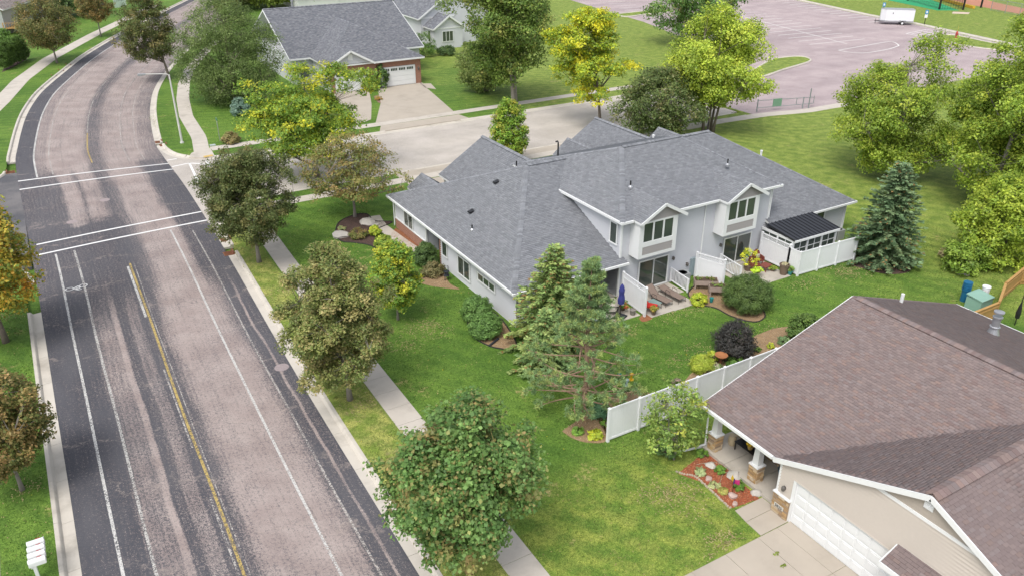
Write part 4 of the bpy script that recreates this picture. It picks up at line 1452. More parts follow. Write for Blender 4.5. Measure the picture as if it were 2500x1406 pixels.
# street-side gables: (centre x, half width, front y, eave z, ridge z, back y)
gab = [(24.4, 1.3, 55.5, 2.7, 3.62, 52.4), (30.3, 4.1, 56.2, 3.0, 5.55, 47.6), (38.2, 1.5, 55.4, 3.2, 4.45, 50.5), (41.7, 4.1, 56.2, 3.0, 5.55, 47.6), (48.5, 1.35, 55.6, 2.75, 3.9, 52.2)]
gplanes = []
for gx, gw, gy, ze, zr, yb in gab:
    gplanes.append([(gx, gy, zr), (gx, yb, zr), (gx - gw, yb + 3, ze) if gw > 3 else (gx - gw, yb + 2.2, ze), (gx - gw, gy, ze)])
    gplanes.append([(gx, yb, zr), (gx, gy, zr), (gx + gw, gy, ze), (gx + gw, yb + 3, ze) if gw > 3 else (gx + gw, yb + 2.2, ze)])
# dormers: (x0, x1)
DORM = [(29.95, 33.0), (37.15, 40.2)]
DZ0, DZ1, DYF = 2.86, 5.30, 35.28
dplanes = []
for a, b in DORM:
    c = (a + b) / 2 + .22
    hw = (b - a) / 2 + .32
    zr = 6.42
    yb = U['y0'] + (zr - Z2) / ((7.7 - Z2) / (42.45 - 35.75))
    dplanes.append([(c, DYF - .28, zr), (c, yb, zr), (c - hw, U['y0'] + .05, Z2 - .03), (c - hw, DYF - .28, Z2 - .03)])
    dplanes.append([(c, yb, zr), (c, DYF - .28, zr), (c + hw, DYF - .28, Z2 - .03), (c + hw, U['y0'] + .05, Z2 - .03)])
low = [P_left, P_right, P_rearL, P_rearLb, P_rearR, P_rearRb, P_front]
upp = [U_l, U_r, U_b, U_f]
droof = roof_deck(dx, low + upp + gplanes + dplanes, WHITE)
S = Shingles(GREYS, [4, 3, 2, 1.5], 71)
for p in low + upp + gplanes + dplanes: S.plane(p)
S.finish(droof, CAM, 300)
for a, b, p, q, v in (((XL, YR, ZE), RL, P_left, P_rearL, 0), ((XL, YF, ZE), RL, P_left, P_front, 0), ((XR, YR, ZE), RR, P_right, P_rearR, 0), ((XR, YF, ZE), RR, P_right, P_front, 0),
                      (RL, (31.2, RY, RZ), P_rearL, P_front, 1), (RR, (41.0, RY, RZ), P_rearR, P_front, 1),
                      ((U['x0'], U['y0'], Z2), U['ra'], U_l, U_b, 0), ((U['x0'], U['y1'], Z2), U['ra'], U_l, U_f, 0), ((U['x1'], U['y0'], Z2), U['rb'], U_r, U_b, 0), ((U['x1'], U['y1'], Z2), U['rb'], U_r, U_f, 0), (U['ra'], U['rb'], U_b, U_f, 1)):
    ridge_cap(droof, a, b, pn(p), pn(q), GREYS, 5, vent=bool(v), w=.17 if not v else .2)
for i in range(0, len(gplanes), 2):
    ridge_cap(droof, gplanes[i][0], gplanes[i][1], pn(gplanes[i]), pn(gplanes[i + 1]), GREYS, 6 + i, vent=abs(gplanes[i][0][2] - 5.55) < .01)
for i in range(0, len(dplanes), 2):
    ridge_cap(droof, dplanes[i][0], dplanes[i][1], pn(dplanes[i]), pn(dplanes[i + 1]), GREYS, 16 + i, w=.13)
# gutters along the eaves
MB().b2(XL - .11, XL + .0, YR - .1, YF, ZE - .15, ZE - .005).build('gutter', WHITE, droof)
MB().b2(XL - .1, 29.6, YR - .115, YR - .003, ZE - .15, ZE - .007).build('gutter', WHITE, droof)
MB().b2(42.2, XR + .1, YR - .115, YR - .003, ZE - .15, ZE - .007).build('gutter', WHITE, droof)
MB().b2(XR + .003, XR + .11, YR - .1, YF, ZE - .15, ZE - .005).build('gutter', WHITE, droof)
MB().b2(U['x0'] - .11, U['x0'] - .003, U['y0'] - .1, 42.9, Z2 - .16, Z2 - .006).build('gutter', WHITE, droof)
MB().b2(U['x0'] - .1, 29.75, U['y0'] - .11, U['y0'] - .003, Z2 - .16, Z2 - .008).build('gutter', WHITE, droof)
MB().b2(33.55, 36.85, U['y0'] - .11, U['y0'] - .003, Z2 - .16, Z2 - .008).build('gutter', WHITE, droof)
MB().b2(40.8, U['x1'] + .1, U['y0'] - .11, U['y0'] - .003, Z2 - .16, Z2 - .008).build('gutter', WHITE, droof)
MB().b2(U['x1'] + .003, U['x1'] + .11, U['y0'] - .1, 42.9, Z2 - .16, Z2 - .006).build('gutter', WHITE, droof)
for p in ((31.51, 38.36, 6.45), (39.86, 38.21, 6.60)): vent_pipe(droof, (p[0], p[1], p[2]), .42)
vent_pipe(droof, (22.6, 43.6, 3.45), .35)
vent_pipe(droof, (28.3, 47.4, 5.7), .5)
for p in ((23.4, 45.3, 3.95), (25.9, 46.2, 5.35)):
    b = MB().box((p[0], p[1], p[2] + .05), (.32, .3, .12)).add([(p[0] - .2, p[1] - .17, p[2] + .02), (p[0] + .2, p[1] - .17, p[2] + .2), (p[0] + .2, p[1] + .17, p[2] + .2), (p[0] - .2, p[1] + .17, p[2] + .02)], [(0, 1, 2, 3)])
    b.build('roof_vent', BLACK, droof)
MB().tube([(31.6, 47.0, 5.6), (31.6, 47.0, 7.15), (31.55, 47.02, 7.28), (31.4, 47.05, 7.25)], .06, 8).build('flue_pipe', BLACK, droof)
MB().tube([(45.5, 46.2, 5.9), (45.5, 46.2, 7.0)], .05, 8).build('flue_pipe', BLACK, droof)
for p in ((41.0, 47.5, 5.6), (48.0, 42.6, 4.55)):
    MB().lathe(p, [(.08, 0), (.08, .55), (.1, .55), (.1, .65)], 10).build('flue_pipe', WHITE, droof)

# walls
WL, WRr, WY, WF = 21.6, 50.75, 36.2, 54.4
for y0, y1, z0, z1 in ((36.2, 46.55, 0, ZE), (48.9, WF, .82, ZE)):
    sid(dx, SIDING_W, [(WL, y1, z0), (WL, y0, z0), (WL, y0, z1), (WL, y1, z1)], (-1, 0, 0))  # same siding as the rear walls, painted paler to imitate its sunlit side
core = MB()
core.b2(WL + .003, 29.2, 39.2, 46.5, -.1, ZE - .1)
core.b2(WL + .003, 24.6, 36.2 + .003, 39.2, -.1, ZE - .1)
core.b2(WL + .003, 29.2, 49.0, WF, -.1, ZE - .1)
core.b2(24.2, 29.2, 46.5, 49.0, -.1, ZE - .1)
core.b2(29.3 + .003, 42.3 - .003, WY + .003, 49, -.1, Z2 - .1)
core.b2(42.3, WRr - .003, WY + .003, WF, -.1, ZE - .1)
core.b2(29.2, 42.3, 49, WF, -.1, ZE - .1)
for gx, gw, gy, ze, zr, yb in gab:
    core.b2(gx - gw + .3, gx + gw - .3, WF - .2, gy - .35, -.1, ze - .12)
    core.add([(gx - gw + .3, gy - .36, ze - .14), (gx + gw - .3, gy - .36, ze - .14), (gx, gy - .36, zr - .2)], [(0, 1, 2)])
core.build('wall', SIDING, dx)
sid(dx, SIDING, [(29.3, WY, 0), (42.3, WY, 0), (42.3, WY, Z2 - .05), (29.3, WY, Z2 - .05)], (0, -1, 0))
sid(dx, SIDING, [(42.3, WY, 0), (WRr, WY, 0), (WRr, WY, ZE), (42.3, WY, ZE)], (0, -1, 0))
sid(dx, SIDING, [(WL, WY, 0), (24.6, WY, 0), (24.6, WY, ZE), (WL, WY, ZE)], (0, -1, 0))
sid(dx, SIDING, [(24.6, 39.2, 0), (29.3, 39.2, 0), (29.3, 39.2, ZE), (24.6, 39.2, ZE)], (0, -1, 0))
sid(dx, SIDING, [(29.3, 43.5, 2.4), (29.3, WY, 0.0), (29.3, WY, Z2 - .05), (29.3, 43.5, Z2 - .05)], (-1, 0, 0))
sid(dx, SIDING, [(29.3, 39.2, 0), (29.3, WY, 0.0), (29.3, WY, ZE), (29.3, 39.2, ZE)], (-1, 0, 0))
sid(dx, SIDING, [(WRr, WY, 0), (WRr, WF, 0), (WRr, WF, ZE), (WRr, WY, ZE)], (1, 0, 0))
sid(dx, SIDING, [(21.75, 48.9, 0), (24.2, 48.9, 0), (24.2, 48.9, ZE), (21.75, 48.9, ZE)], (0, -1, 0))
sid(dx, SIDING, [(24.2, 48.9, 0), (24.2, 46.55, 0), (24.2, 46.55, ZE), (24.2, 48.9, ZE)], (-1, 0, 0))
for x, y, z0, z1 in ((29.28, WY - .02, 0, Z2 - .15), (WL - .0, 36.19, 0, ZE - .15), (WRr, WY - .01, 0, ZE - .15), (WL, WF, 0, ZE - .15), (WL, 48.88, .8, ZE - .15), (42.32, WY - .01, ZE, Z2 - .15)):
    MB().b2(x - .06, x + .06, y - .06, y + .06, z0, z1).build('corner_trim', WHITE, dx)
MB().b2(25.1, 25.25, 36.15, 36.3, 0, ZE - .15).build('patio_post', WHITE, dx)
MB().b2(24.6, 29.3, 36.1, 36.32, ZE - .42, ZE - .16).build('patio_beam', WHITE, dx)
MB().b2(WL - .09, WL + .1, 48.92, WF + .02, -.1, .80).build('brick_wainscot', BRICK_X, dx)
MB().b2(WL - .05, WL + .3, 46.4, 46.62, -.1, ZE - .2).build('brick_pier', BRICK_X, dx)
MB().b2(WL - .12, WL + .1, 48.9, WF + .04, .80, .87).build('sill_course', WHITE, dx)
MB().box((23.0, 48.85, 1.05), (.95, .06, 2.1)).build('door', DARKM, dx)
# windows on the road side
nx = (-1, 0, 0)
window(dx, (WL - .01, 51.85, 1.5), nx, 1.65, 1.35, 2)
window(dx, (WL - .01, 45.73, 1.45), nx, .85, 1.15, 1)
window(dx, (WL - .01, 42.85, 1.18), nx, 1.75, 1.40, 2)
window(dx, (WL - .01, 39.75, 1.48), nx, 2.3, .62, 3)
# rear sliding doors
for xa, xb in ((30.8, 33.35), (38.25, 40.9)):
    window(dx, ((xa + xb) / 2, WY - .012, 1.12), (0, -1, 0), xb - xa, 2.12, 2, name='sliding_door', fr=.10, proud=.06)
window(dx, (29.29, 36.91, 4.26), nx, .80, 1.5, 1)
window(dx, (48.0, WY - .012, 1.7), (0, -1, 0), .95, 1.2, 1)
# dormers: boxed bays with white frames and taupe panels
for a, b in DORM:
    m = MB().b2(a + .05, b - .05, DYF + .02, WY, DZ0 + .02, DZ1)
    c = (a + b) / 2
    y = DYF
    m.b2(a, a + .30, y - .05, y + .3, DZ0, DZ1); m.b2(b - .30, b, y - .05, y + .3, DZ0, DZ1)
    m.b2(a + .30, b - .30, y - .05, y + .02, DZ1 - .12, DZ1); m.b2(a + .30, b - .30, y - .05, y + .02, DZ0, DZ0 + .22)
    m.b2(a + .30, b - .30, y - .05, y + .02, 3.62, 3.92)
    m.b2(a, a + .06, y + .3, WY, DZ0, DZ1); m.b2(b - .06, b, y + .3, WY, DZ0, DZ1)
    d = m.build('dormer', WHITE, dx)
    sid(d, SIDING_T, [(a + .3, y, DZ0 + .22), (b - .3, y, DZ0 + .22), (b - .3, y, 3.62), (a + .3, y, 3.62)], (0, -1, 0))
    cc, hw = c + .22, (b - a) / 2 + .32
    sid(d, SIDING_T, [(cc - hw + .2, y, DZ1 + .02), (cc + hw - .2, y, DZ1 + .02), (cc, y, 6.28)], (0, -1, 0))
    for s in (-1, 1):
        MB().bar((cc + s * hw, DYF - .31, Z2 - .12), (cc, DYF - .31, 6.32), .05, .2).build('rake_board', WHITE, d)
    for i in range(4):
        x = a + .3 + (b - a - .6) * i / 3
        MB().b2(x - .055, x + .055, y - .04, y + .02, 3.92, 5.18).build('mullion', WHITE, d)
    for i in range(3):
        x0 = a + .3 + (b - a - .6) * i / 3 + .05; x1 = a + .3 + (b - a - .6) * (i + 1) / 3 - .05
        MB().b2(x0, x1, y + .0, y + .012, 3.94, 5.16).build('pane', GLASS, d)
for x, y, z in ((33.75, WY - .1, 1.75), (38.0, WY - .1, 1.75), (35.05, WY - .1, 1.0)):
    MB().box((x, y + .04, z), (.12, .08, .2)).lathe((x, y - .03, z - .14), [(.03, 0), (.08, .05), (.09, .2), (.03, .27)], 8).build('wall_lantern', pm('lantern', (.12, .11, .10), .5, .2), dx)
downspout(dx, [(36.2, 35.72, 5.3), (36.2, 36.12, 5.1), (36.22, 36.12, .1)])
downspout(dx, [(21.2, 54.75, 2.45), (21.5, 54.6, 2.2), (21.5, 54.6, .4), (21.48, 54.62, .1)])
downspout(dx, [(21.3, 35.8, 2.45), (21.53, 36.12, 2.2), (21.53, 36.12, .1)])
downspout(dx, [(51.1, 35.8, 2.45), (50.8, 36.1, 2.2), (50.8, 36.1, .1)])
downspout(dx, [(42.6, 35.8, 5.25), (42.38, 36.1, 5.0), (42.38, 36.1, 2.9)])
MB().b2(35.35, 35.95, 36.02, 36.18, .05, 1.35).build('meter_cabinet', pm('cabinet_green', (.30, .37, .40), .5, .08), dx)
MB().tube([(28.85, 42.7, 5.25), (29.0, 42.6, 4.95), (29.15, 42.5, 5.0)], .045, 6).build('downspout', WHITE, dx)

# sunroom against the rear wall
sr = thing('sunroom', 'sunroom with black standing-seam metal roof and gridded windows behind the privacy fence', 'sunroom', (44.0, 34.6, 0))
SX0, SX1, SY0 = 41.95, 46.25, 33.25
METAL = pm('black_metal_roof', (.055, .058, .068), .35, .12, 2, 20, 0, .5)
r_ = MB().add([(SX0 - .1, SY0 - .15, 2.32), (SX1 + .1, SY0 - .15, 2.32), (SX1 + .1, 35.66, 2.66), (SX0 - .1, 35.66, 2.66), (SX0 - .1, SY0 - .15, 2.22), (SX1 + .1, SY0 - .15, 2.22), (SX1 + .1, 35.66, 2.56), (SX0 - .1, 35.66, 2.56)],
             [(0, 1, 2, 3), (7, 6, 5, 4), (0, 4, 5, 1), (1, 5, 6, 2), (2, 6, 7, 3), (3, 7, 4, 0)]).build('roof', METAL, sr)
for k in range(13):
    x = SX0 - .08 + (SX1 - SX0 + .16) * k / 12
    MB().bar((x, SY0 - .15, 2.345), (x, 35.66, 2.685), .035, .05).build('seam', METAL, r_)
MB().b2(SX0 - .12, SX1 + .12, SY0 - .2, SY0 - .15, 2.15, 2.31).build('fascia', WHITE, sr)
fm = MB()
for x in (SX0, SX0 + 1.42, SX0 + 2.85, SX1): fm.b2(x - .07, x + .07, SY0 - .02, SY0 + .12, 0, 2.25)
fm.b2(SX0, SX1, SY0 - .0, SY0 + .1, 0, .55); fm.b2(SX0, SX1, SY0 - .0, SY0 + .1, 2.05, 2.24)
for x in (SX0, SX1):
    fm.b2(x - .05, x + .05, SY0 + .1, 36.15, 0, .55); fm.b2(x - .05, x + .05, SY0 + .1, 36.15, 2.1, 2.28)
    fm.b2(x - .06, x + .06, 34.6, 34.72, .5, 2.2)
fm.build('frame', WHITE, sr)
for k in range(3):
    xa = SX0 + k * 1.43 + .08; xb = xa + 1.27
    p = MB().b2(xa, xb, SY0 + .04, SY0 + .055, .56, 2.05).build('pane', GLASS, sr)
    g = MB()
    for z in (1.05, 1.55): g.b2(xa, xb, SY0 + .01, SY0 + .036, z - .02, z + .02)
    g.b2((xa + xb) / 2 - .02, (xa + xb) / 2 + .02, SY0 + .012, SY0 + .035, .56, 2.05)
    g.build('glazing_bar', WHITE, p)
for x in (SX0, SX1):
    for ya, yb in ((SY0 + .12, 34.58), (34.74, 36.1)):
        p = MB().b2(x - .01, x + .01, ya, yb, .56, 2.1).build('pane', GLASS, sr)
        MB().b2(x - .025, x + .025, ya, yb, 1.05, 1.09).b2(x - .024, x + .024, (ya + yb) / 2 - .02, (ya + yb) / 2 + .02, .56, 2.1).build('glazing_bar', WHITE, p)

# ================================================================== the brown house, lower right
bh = thing('brown_house', 'brown-roofed house with beige siding, stone trim and white garage door at lower right', 'house', (32.0, 10.0, 0))
BX0, BX1, BRX, BZE, BRZ, BYN = 22.9, 42.0, 32.45, 2.7, 5.75, 21.65
BYS = -8.0
ms = (BRZ - BZE) / (BRX - BX0)
AY, AZ = 10.75, 5.55
gs = (AZ - BZE) / (17.2 - AY)
xm = BX0 + (AZ - BZE) / ms
GF = 22.84
# main slopes, split so every piece is convex; the garage wing covers y 4.3 .. 17.2
B_l1 = [(BX0, 17.2, BZE), (xm, AY, AZ), (BRX, AY, BRZ), (BRX, BYN, BRZ), (BX0, BYN, BZE)]
B_l2 = [(xm, AY, AZ), (BX0, 4.3, BZE), (BX0, BYS, BZE), (BRX, BYS, BRZ), (BRX, AY, BRZ)]
B_r = [(BRX, BYS, BRZ), (BX1, BYS, BZE), (BX1, BYN, BZE), (BRX, BYN, BRZ)]
G_n = [(GF, 17.2, BZE), (GF, AY, AZ), (xm, AY, AZ), (BX0, 17.2, BZE)]
G_s = [(GF, AY, AZ), (GF, 4.3, BZE), (BX0, 4.3, BZE), (xm, AY, AZ)]
PENT = [(22.15, 11.45, 2.28), (22.15, 5.0, 2.28), (23.18, 5.0, 2.78), (23.18, 11.45, 2.78)]
bplanes = [B_l1, B_l2, B_r, G_n, G_s, PENT]
broof = roof_deck(bh, bplanes, WHITE, .17)
S = Shingles(BROWNS, [4, 3, 4, 1.4, 2.5, 1, 1.5], 72, .145, .26, .02)
for p in bplanes: S.plane(p)
S.finish(broof, CAM, 300)
ridge_cap(broof, (BRX, BYS, BRZ), (BRX, BYN - .3, BRZ), pn(B_l1), pn(B_r), BROWNS, 3, w=.2, vent=True)
ridge_cap(broof, (GF, AY, AZ), (xm + .4, AY, AZ), pn(G_n), pn(G_s), BROWNS, 4, w=.24, e=.24, vent=True)
MB().b2(BX0 - .12, BX0 - .003, 17.3, BYN, BZE - .15, BZE - .01).build('gutter', WHITE, broof)
MB().b2(BX1 + .003, BX1 + .12, BYS, BYN, BZE - .15, BZE - .01).build('gutter', WHITE, broof)
for y1 in (17.25, 4.25): MB().bar((GF - .03, y1, BZE - .12), (GF - .03, AY, AZ - .115), .05, .22).build('rake_board', WHITE, broof)
for x1 in (BX0, BX1): MB().bar((x1, BYN + .03, BZE - .12), (BRX, BYN + .03, BRZ - .115), .05, .2).build('rake_board', WHITE, broof)
MB().bar((22.13, 11.49, 2.2), (23.15, 11.49, 2.68), .04, .12).build('rake_board', WHITE, broof)
MB().b2(22.09, 22.14, 5, 11.5, 2.08, 2.27).build('fascia', WHITE, broof)
ch = MB().lathe((38.4, 17.6, 3.78), [(.34, -.1), (.32, .02), (.2, .42), (.2, .46)], 14).lathe((38.4, 17.6, 4.24), [(.19, 0), (.19, .62)], 14).build('chimney_flue', GREYM, broof)
MB().lathe((38.4, 17.6, 4.24), [(.25, 0), (.25, .05), (.2, .08)], 14).lathe((38.4, 17.6, 4.78), [(.24, 0), (.24, .06)], 14).lathe((38.4, 17.6, 5.05), [(.25, 0), (.25, .07), (.1, .10)], 14).build('flue_collar', GREYM, ch)
for p in ((35.9, 21.2, 4.55),):
    MB().lathe(p, [(.09, 0), (.09, .6)], 10).build('vent_pipe', WHITE, broof)
GX = 23.03
sid(bh, SIDING_B, [(GX, 16.9, 2.18), (GX, 4.7, 2.18), (GX, 4.7, 2.72), (GX, 8.3, 4.33), (GX, 13.2, 4.33), (GX, 16.9, 2.72)], (-1, 0, 0), .16)
sid(bh, SIDING_B, [(GX, 16.9, 1.06), (GX, 16.2, 1.06), (GX, 16.2, 2.18), (GX, 16.9, 2.18)], (-1, 0, 0), .16)
sid(bh, SIDING_B, [(GX, 11.1, 0), (GX, 4.7, 0), (GX, 4.7, 2.18), (GX, 11.1, 2.18)], (-1, 0, 0), .16)
sid(bh, SIDING_B, [(25.4, 21.4, 0), (25.4, 17, 0), (25.4, 17, 2.6), (25.4, 21.4, 2.6)], (-1, 0, 0), .16)
sid(bh, SIDING_B, [(25.4, 21.4, 0), (41.6, 21.4, 0), (41.6, 21.4, 2.6), (BRX, 21.4, 5.5), (25.4, 21.4, 3.1)], (0, 1, 0), .10)
sid(bh, SIDING_B, [(GX, 16.9, 0), (25.4, 16.9, 0), (25.4, 16.9, 2.6), (GX, 16.9, 2.6)], (0, 1, 0), .10)
sid(bh, SIDING_B, [(41.6, 21.4, 0), (41.6, BYS, 0), (41.6, BYS, 2.6), (41.6, 21.4, 2.6)], (1, 0, 0), .10)
sh = MB()
lap_siding(sh, [(GX, 13.0, 4.40), (GX, 8.5, 4.40), (GX, AY, 5.42)], (-1, 0, 0), .16, .02)
sh.build('shake_gable', SIDING_S, bh)
MB().b2(GX - .05, GX + .02, 8.2, 13.3, 4.29, 4.42).build('trim_board', WHITE, bh)
MB().b2(GX - .05, GX + .05, 16.86, 16.96, 1.05, 2.6).build('corner_trim', WHITE, bh)
MB().b2(GX - .06, GX - .01, 10.65, 11.0, 4.82, 5.18).b2(GX - .075, GX - .05, 10.68, 10.97, 4.85, 4.9).b2(GX - .075, GX - .05, 10.68, 10.97, 4.95, 5.0).b2(GX - .075, GX - .05, 10.68, 10.97, 5.05, 5.1).build('gable_vent', WHITE, bh)
MB().b2(GX + .14, GX + .3, 11.0, 16.9, -.05, 2.4).b2(25.42, 41.5, BYS, 21.35, -.1, 2.5).b2(GX + .02, 26, BYS, 11.1, -.1, 2.6).b2(GX + .03, 26, 11.05, 16.85, 2.3, 2.6).build('wall', SIDING_B, bh)
gd = MB().b2(GX + .06, GX + .10, 11.25, 16.05, 0.0, 2.14)
gd.b2(GX - .03, GX + .12, 16.05, 16.2, 0, 2.22); gd.b2(GX - .03, GX + .12, 11.1, 11.25, 0, 2.22); gd.b2(GX - .03, GX + .12, 11.25, 16.05, 2.12, 2.22)
gdo = gd.build('garage_door', WHITE, bh)
for i in range(4):
    for j in range(8):
        y0 = 11.32 + j * .588; z0 = .06 + i * .52
        m = MB().b2(GX + .035, GX + .062, y0, y0 + .53, z0, z0 + .43)
        m.b2(GX + .022, GX + .036, y0 + .06, y0 + .47, z0 + .06, z0 + .37)
        m.build('panel', WHITE, gdo)
# stone pier by the garage door with the house number
pier = MB().b2(GX - .1, GX + .15, 16.16, 16.98, -.05, 1.04).build('stone_pier', pm('stone_core', (.3, .22, .14), .9), bh)
stones(pier, (GX - .1, 16.57, -.05), (-1, 0, 0), .82, 1.09, 1)
stones(pier, (GX + .02, 16.98, -.05), (0, 1, 0), .25, 1.09, 2)
MB().b2(GX - .16, GX + .1, 16.12, 17.02, 1.04, 1.1).build('pier_cap', WHITE, pier)
pl = MB().b2(GX - .175, GX - .15, 16.34, 16.82, .42, .60).build('number_plate', pm('plate_cream', (.55, .53, .48), .5), bh)
tc = bpy.data.curves.new('house_number', 'FONT'); tc.body = '5825'; tc.size = .19; tc.extrude = .004; tc.align_x = 'CENTER'; tc.align_y = 'CENTER'
to = bpy.data.objects.new('house_number', tc); COL.objects.link(to)
dg = bpy.context.evaluated_depsgraph_get()
tm = bpy.data.meshes.new_from_object(to.evaluated_get(dg)); bpy.data.objects.remove(to)
tm.materials.clear(); tm.materials.append(BLACK)
num = bpy.data.objects.new('house_number', tm); COL.objects.link(num); num.parent = pl
num.location = (GX - .181 - 32.0, 16.58 - 10.0, .505); num.rotation_euler = (rad(90), 0, rad(-90))
pier2 = MB().b2(GX - .35, GX + .1, 10.45, 10.95, -.05, 2.1).build('stone_pier', MATS['stone_core'], bh)
stones(pier2, (GX - .35, 10.7, -.05), (-1, 0, 0), .5, 2.1, 5)
stones(pier2, (GX - .15, 10.95, -.05), (0, 1, 0), .4, 2.1, 6)
lan = MB().box((GX - .03, 16.55, 1.5), (.06, .12, .18)).lathe((GX - .14, 16.55, 1.36), [(.03, 0), (.075, .05), (.085, .2), (.02, .28)], 8).build('wall_lantern', pm('lantern', (.12, .11, .10), .5, .2), bh)
# porch
MB().b2(23.25, 25.4, 17.0, 21.75, -.05, .0).build('porch_footing', SLABP, bh)
for ya, yb in ((17.0, 18.55), (18.56, 20.1), (20.11, 21.75)):
    MB().b2(23.2, 25.38, ya, yb - .01, .002, .15).build('porch_slab', SLABP, bh)
for yc in (21.2, 18.62):
    cb = MB().b2(23.4, 23.86, yc - .23, yc + .23, .15, .98).build('porch_column', MATS['stone_core'], bh)
    stones(cb, (23.4, yc, .15), (-1, 0, 0), .46, .83, int(yc * 7))
    stones(cb, (23.63, yc + .23, .15), (0, 1, 0), .46, .83, int(yc * 8))
    stones(cb, (23.63, yc - .23, .15), (0, -1, 0), .46, .83, int(yc * 9))
    p = MB().b2(23.36, 23.90, yc - .27, yc + .27, .98, 1.05)
    a, b = .15, .10
    p.add([(23.63 + s * r2, yc + t * r2, z) for z, r2 in ((1.05, .17), (2.56, .11)) for s, t in ((-1, -1), (1, -1), (1, 1), (-1, 1))], [(0, 1, 5, 4), (1, 2, 6, 5), (2, 3, 7, 6), (3, 0, 4, 7)])
    p.build('tapered_post', WHITE, cb)
pw = MB().b2(25.25, 25.38, 17.1, 21.4, .0, 1.0).build('porch_wainscot', MATS['stone_core'], bh)
stones(pw, (25.25, 19.25, .15), (-1, 0, 0), 4.3, .85, 11)
MB().b2(25.2, 25.39, 17.1, 21.4, 1.0, 1.06).build('wainscot_cap', WHITE, pw)
MB().b2(25.3, 25.42, 18.4, 19.4, .15, 2.2).build('front_door', pm('door_tan', (.33, .25, .17), .5), bh)
MB().tube([(22.95, 21.5, 2.5), (23.25, 21.5, 2.3), (23.3, 21.5, .3), (22.9, 21.7, .14)], .045, 6).build('downspout', WHITE, bh)
MB().bar((23.2, 21.62, .12), (21.9, 21.95, .08), .09, .06).build('downspout', WHITE, bh)
# patched concrete: front walk, apron and driveway slabs
for nm, x0, x1, ys in (('driveway', 9.2, 22.98, None),):
    root = thing('driveway', None, None, (0, 0, 0), kind='structure')
    xs = [9.2, 11.3, 13.0, 15.6, 17.6, 19.4, 21.2, 22.3, 23.27]
    yl = [4.2, 7.2, 10.2, 13.2, 16.05]
    for i in range(len(xs) - 1):
        for j in range(len(yl) - 1):
            MB().b2(xs[i] + .008, xs[i + 1] - .008, yl[j] + .008, yl[j + 1] - .008, -.1, .022 + random.uniform(-.003, .003)).build('slab', CONC_D, root)
    for q in ([(21.4, 16.08), (23.08, 16.08), (23.08, 16.95), (21.45, 16.95)], [(21.45, 16.97), (23.16, 16.97), (23.16, 17.7), (21.55, 17.7)]):
        MB().prism(q, -.1, .024).build('slab', CONC_D, root)

# ================================================================== brick-front house beyond the side street
b2 = thing('brick_garage_house', 'dark-roofed house with red brick garage front beyond the side street', 'house', (38.5, 108.0, 0))
HX0, HX1, HYE, HRY, HZE, HRZ = 28.9, 48.1, 106.3, 116.9, 3.5, 8.5
hb = HRY * 2 - HYE
H_f = [(HX0, HYE, HZE), (HX1, HYE, HZE), (HX1, HRY, HRZ), (HX0, HRY, HRZ)]
H_b = [(HX1, hb, HZE), (HX0, hb, HZE), (HX0, HRY, HRZ), (HX1, HRY, HRZ)]
hs_ = (HRZ - HZE) / (HRY - HYE)
WRX, WRZ = 38.3, 7.2
wyb = HYE + (WRZ - HZE) / hs_
W_r = [(44.9, 99.3, HZE), (44.9, HYE, HZE), (WRX, wyb, WRZ), (WRX, 108.3, WRZ)]
W_l = [(31.6, HYE, HZE), (31.6, 99.3, HZE), (WRX, 108.3, WRZ), (WRX, wyb, WRZ)]
W_f = [(31.6, 99.3, HZE), (44.9, 99.3, HZE), (WRX, 108.3, WRZ)]
gcx, ghw, gz = 34.7, 3.15, 5.25
gyb = 99.3 + (gz - HZE) / ((WRZ - HZE) / 9.0)
F_l = [(gcx, 98.9, gz), (gcx, gyb, gz), (gcx - ghw, 99.3, HZE), (gcx - ghw, 98.9, HZE)]
F_r = [(gcx, gyb, gz), (gcx, 98.9, gz), (gcx + ghw, 98.9, HZE), (gcx + ghw, 99.3, HZE)]
hp = [H_f, H_b, W_r, W_l, W_f, F_l, F_r]
hroof = roof_deck(b2, hp, WHITE, .2)
S = Shingles(DKGREY, [4, 3, 3, 2], 73, .16, .3, .022)
for p in hp: S.plane(p)
S.finish(hroof, CAM, 0)
ridge_cap(hroof, (HX0, HRY, HRZ), (HX1, HRY, HRZ), pn(H_f), pn(H_b), DKGREY, 3, e=.3, vent=True)
ridge_cap(hroof, (WRX, 108.3, WRZ), (WRX, wyb, WRZ), pn(W_r), pn(W_l), DKGREY, 4, e=.3)
ridge_cap(hroof, (44.9, 99.3, HZE), (WRX, 108.3, WRZ), pn(W_r), pn(W_f), DKGREY, 5, e=.3)
MB().b2(44.0 - 6.1, 44.95, 99.18, 99.297, HZE - .2, HZE - .01).build('gutter', WHITE, hroof)
for s_ in (-1, 1): MB().bar((gcx + s_ * ghw, 98.86, HZE - .1), (gcx, 98.86, gz - .1), .06, .24).build('rake_board', WHITE, hroof)
for xx in (HX1 + .04, HX0 - .04): MB().bar((xx, HYE, HZE - .1), (xx, HRY, HRZ - .1), .06, .22).build('rake_board', WHITE, hroof)
MB().b2(44.95, HX1, HYE - .12, HYE - .003, HZE - .2, HZE - .02).build('gutter', WHITE, hroof)
MB().b2(HX0, 31.6, HYE - .12, HYE - .003, HZE - .2, HZE - .02).build('gutter', WHITE, hroof)
MB().b2(32.0, 44.5, 99.75, 107, 0, HZE - .1).b2(29.4, 47.6, 106.8, 126, 0, HZE - .1).build('wall', SIDING_W, b2)
bwm = MB()
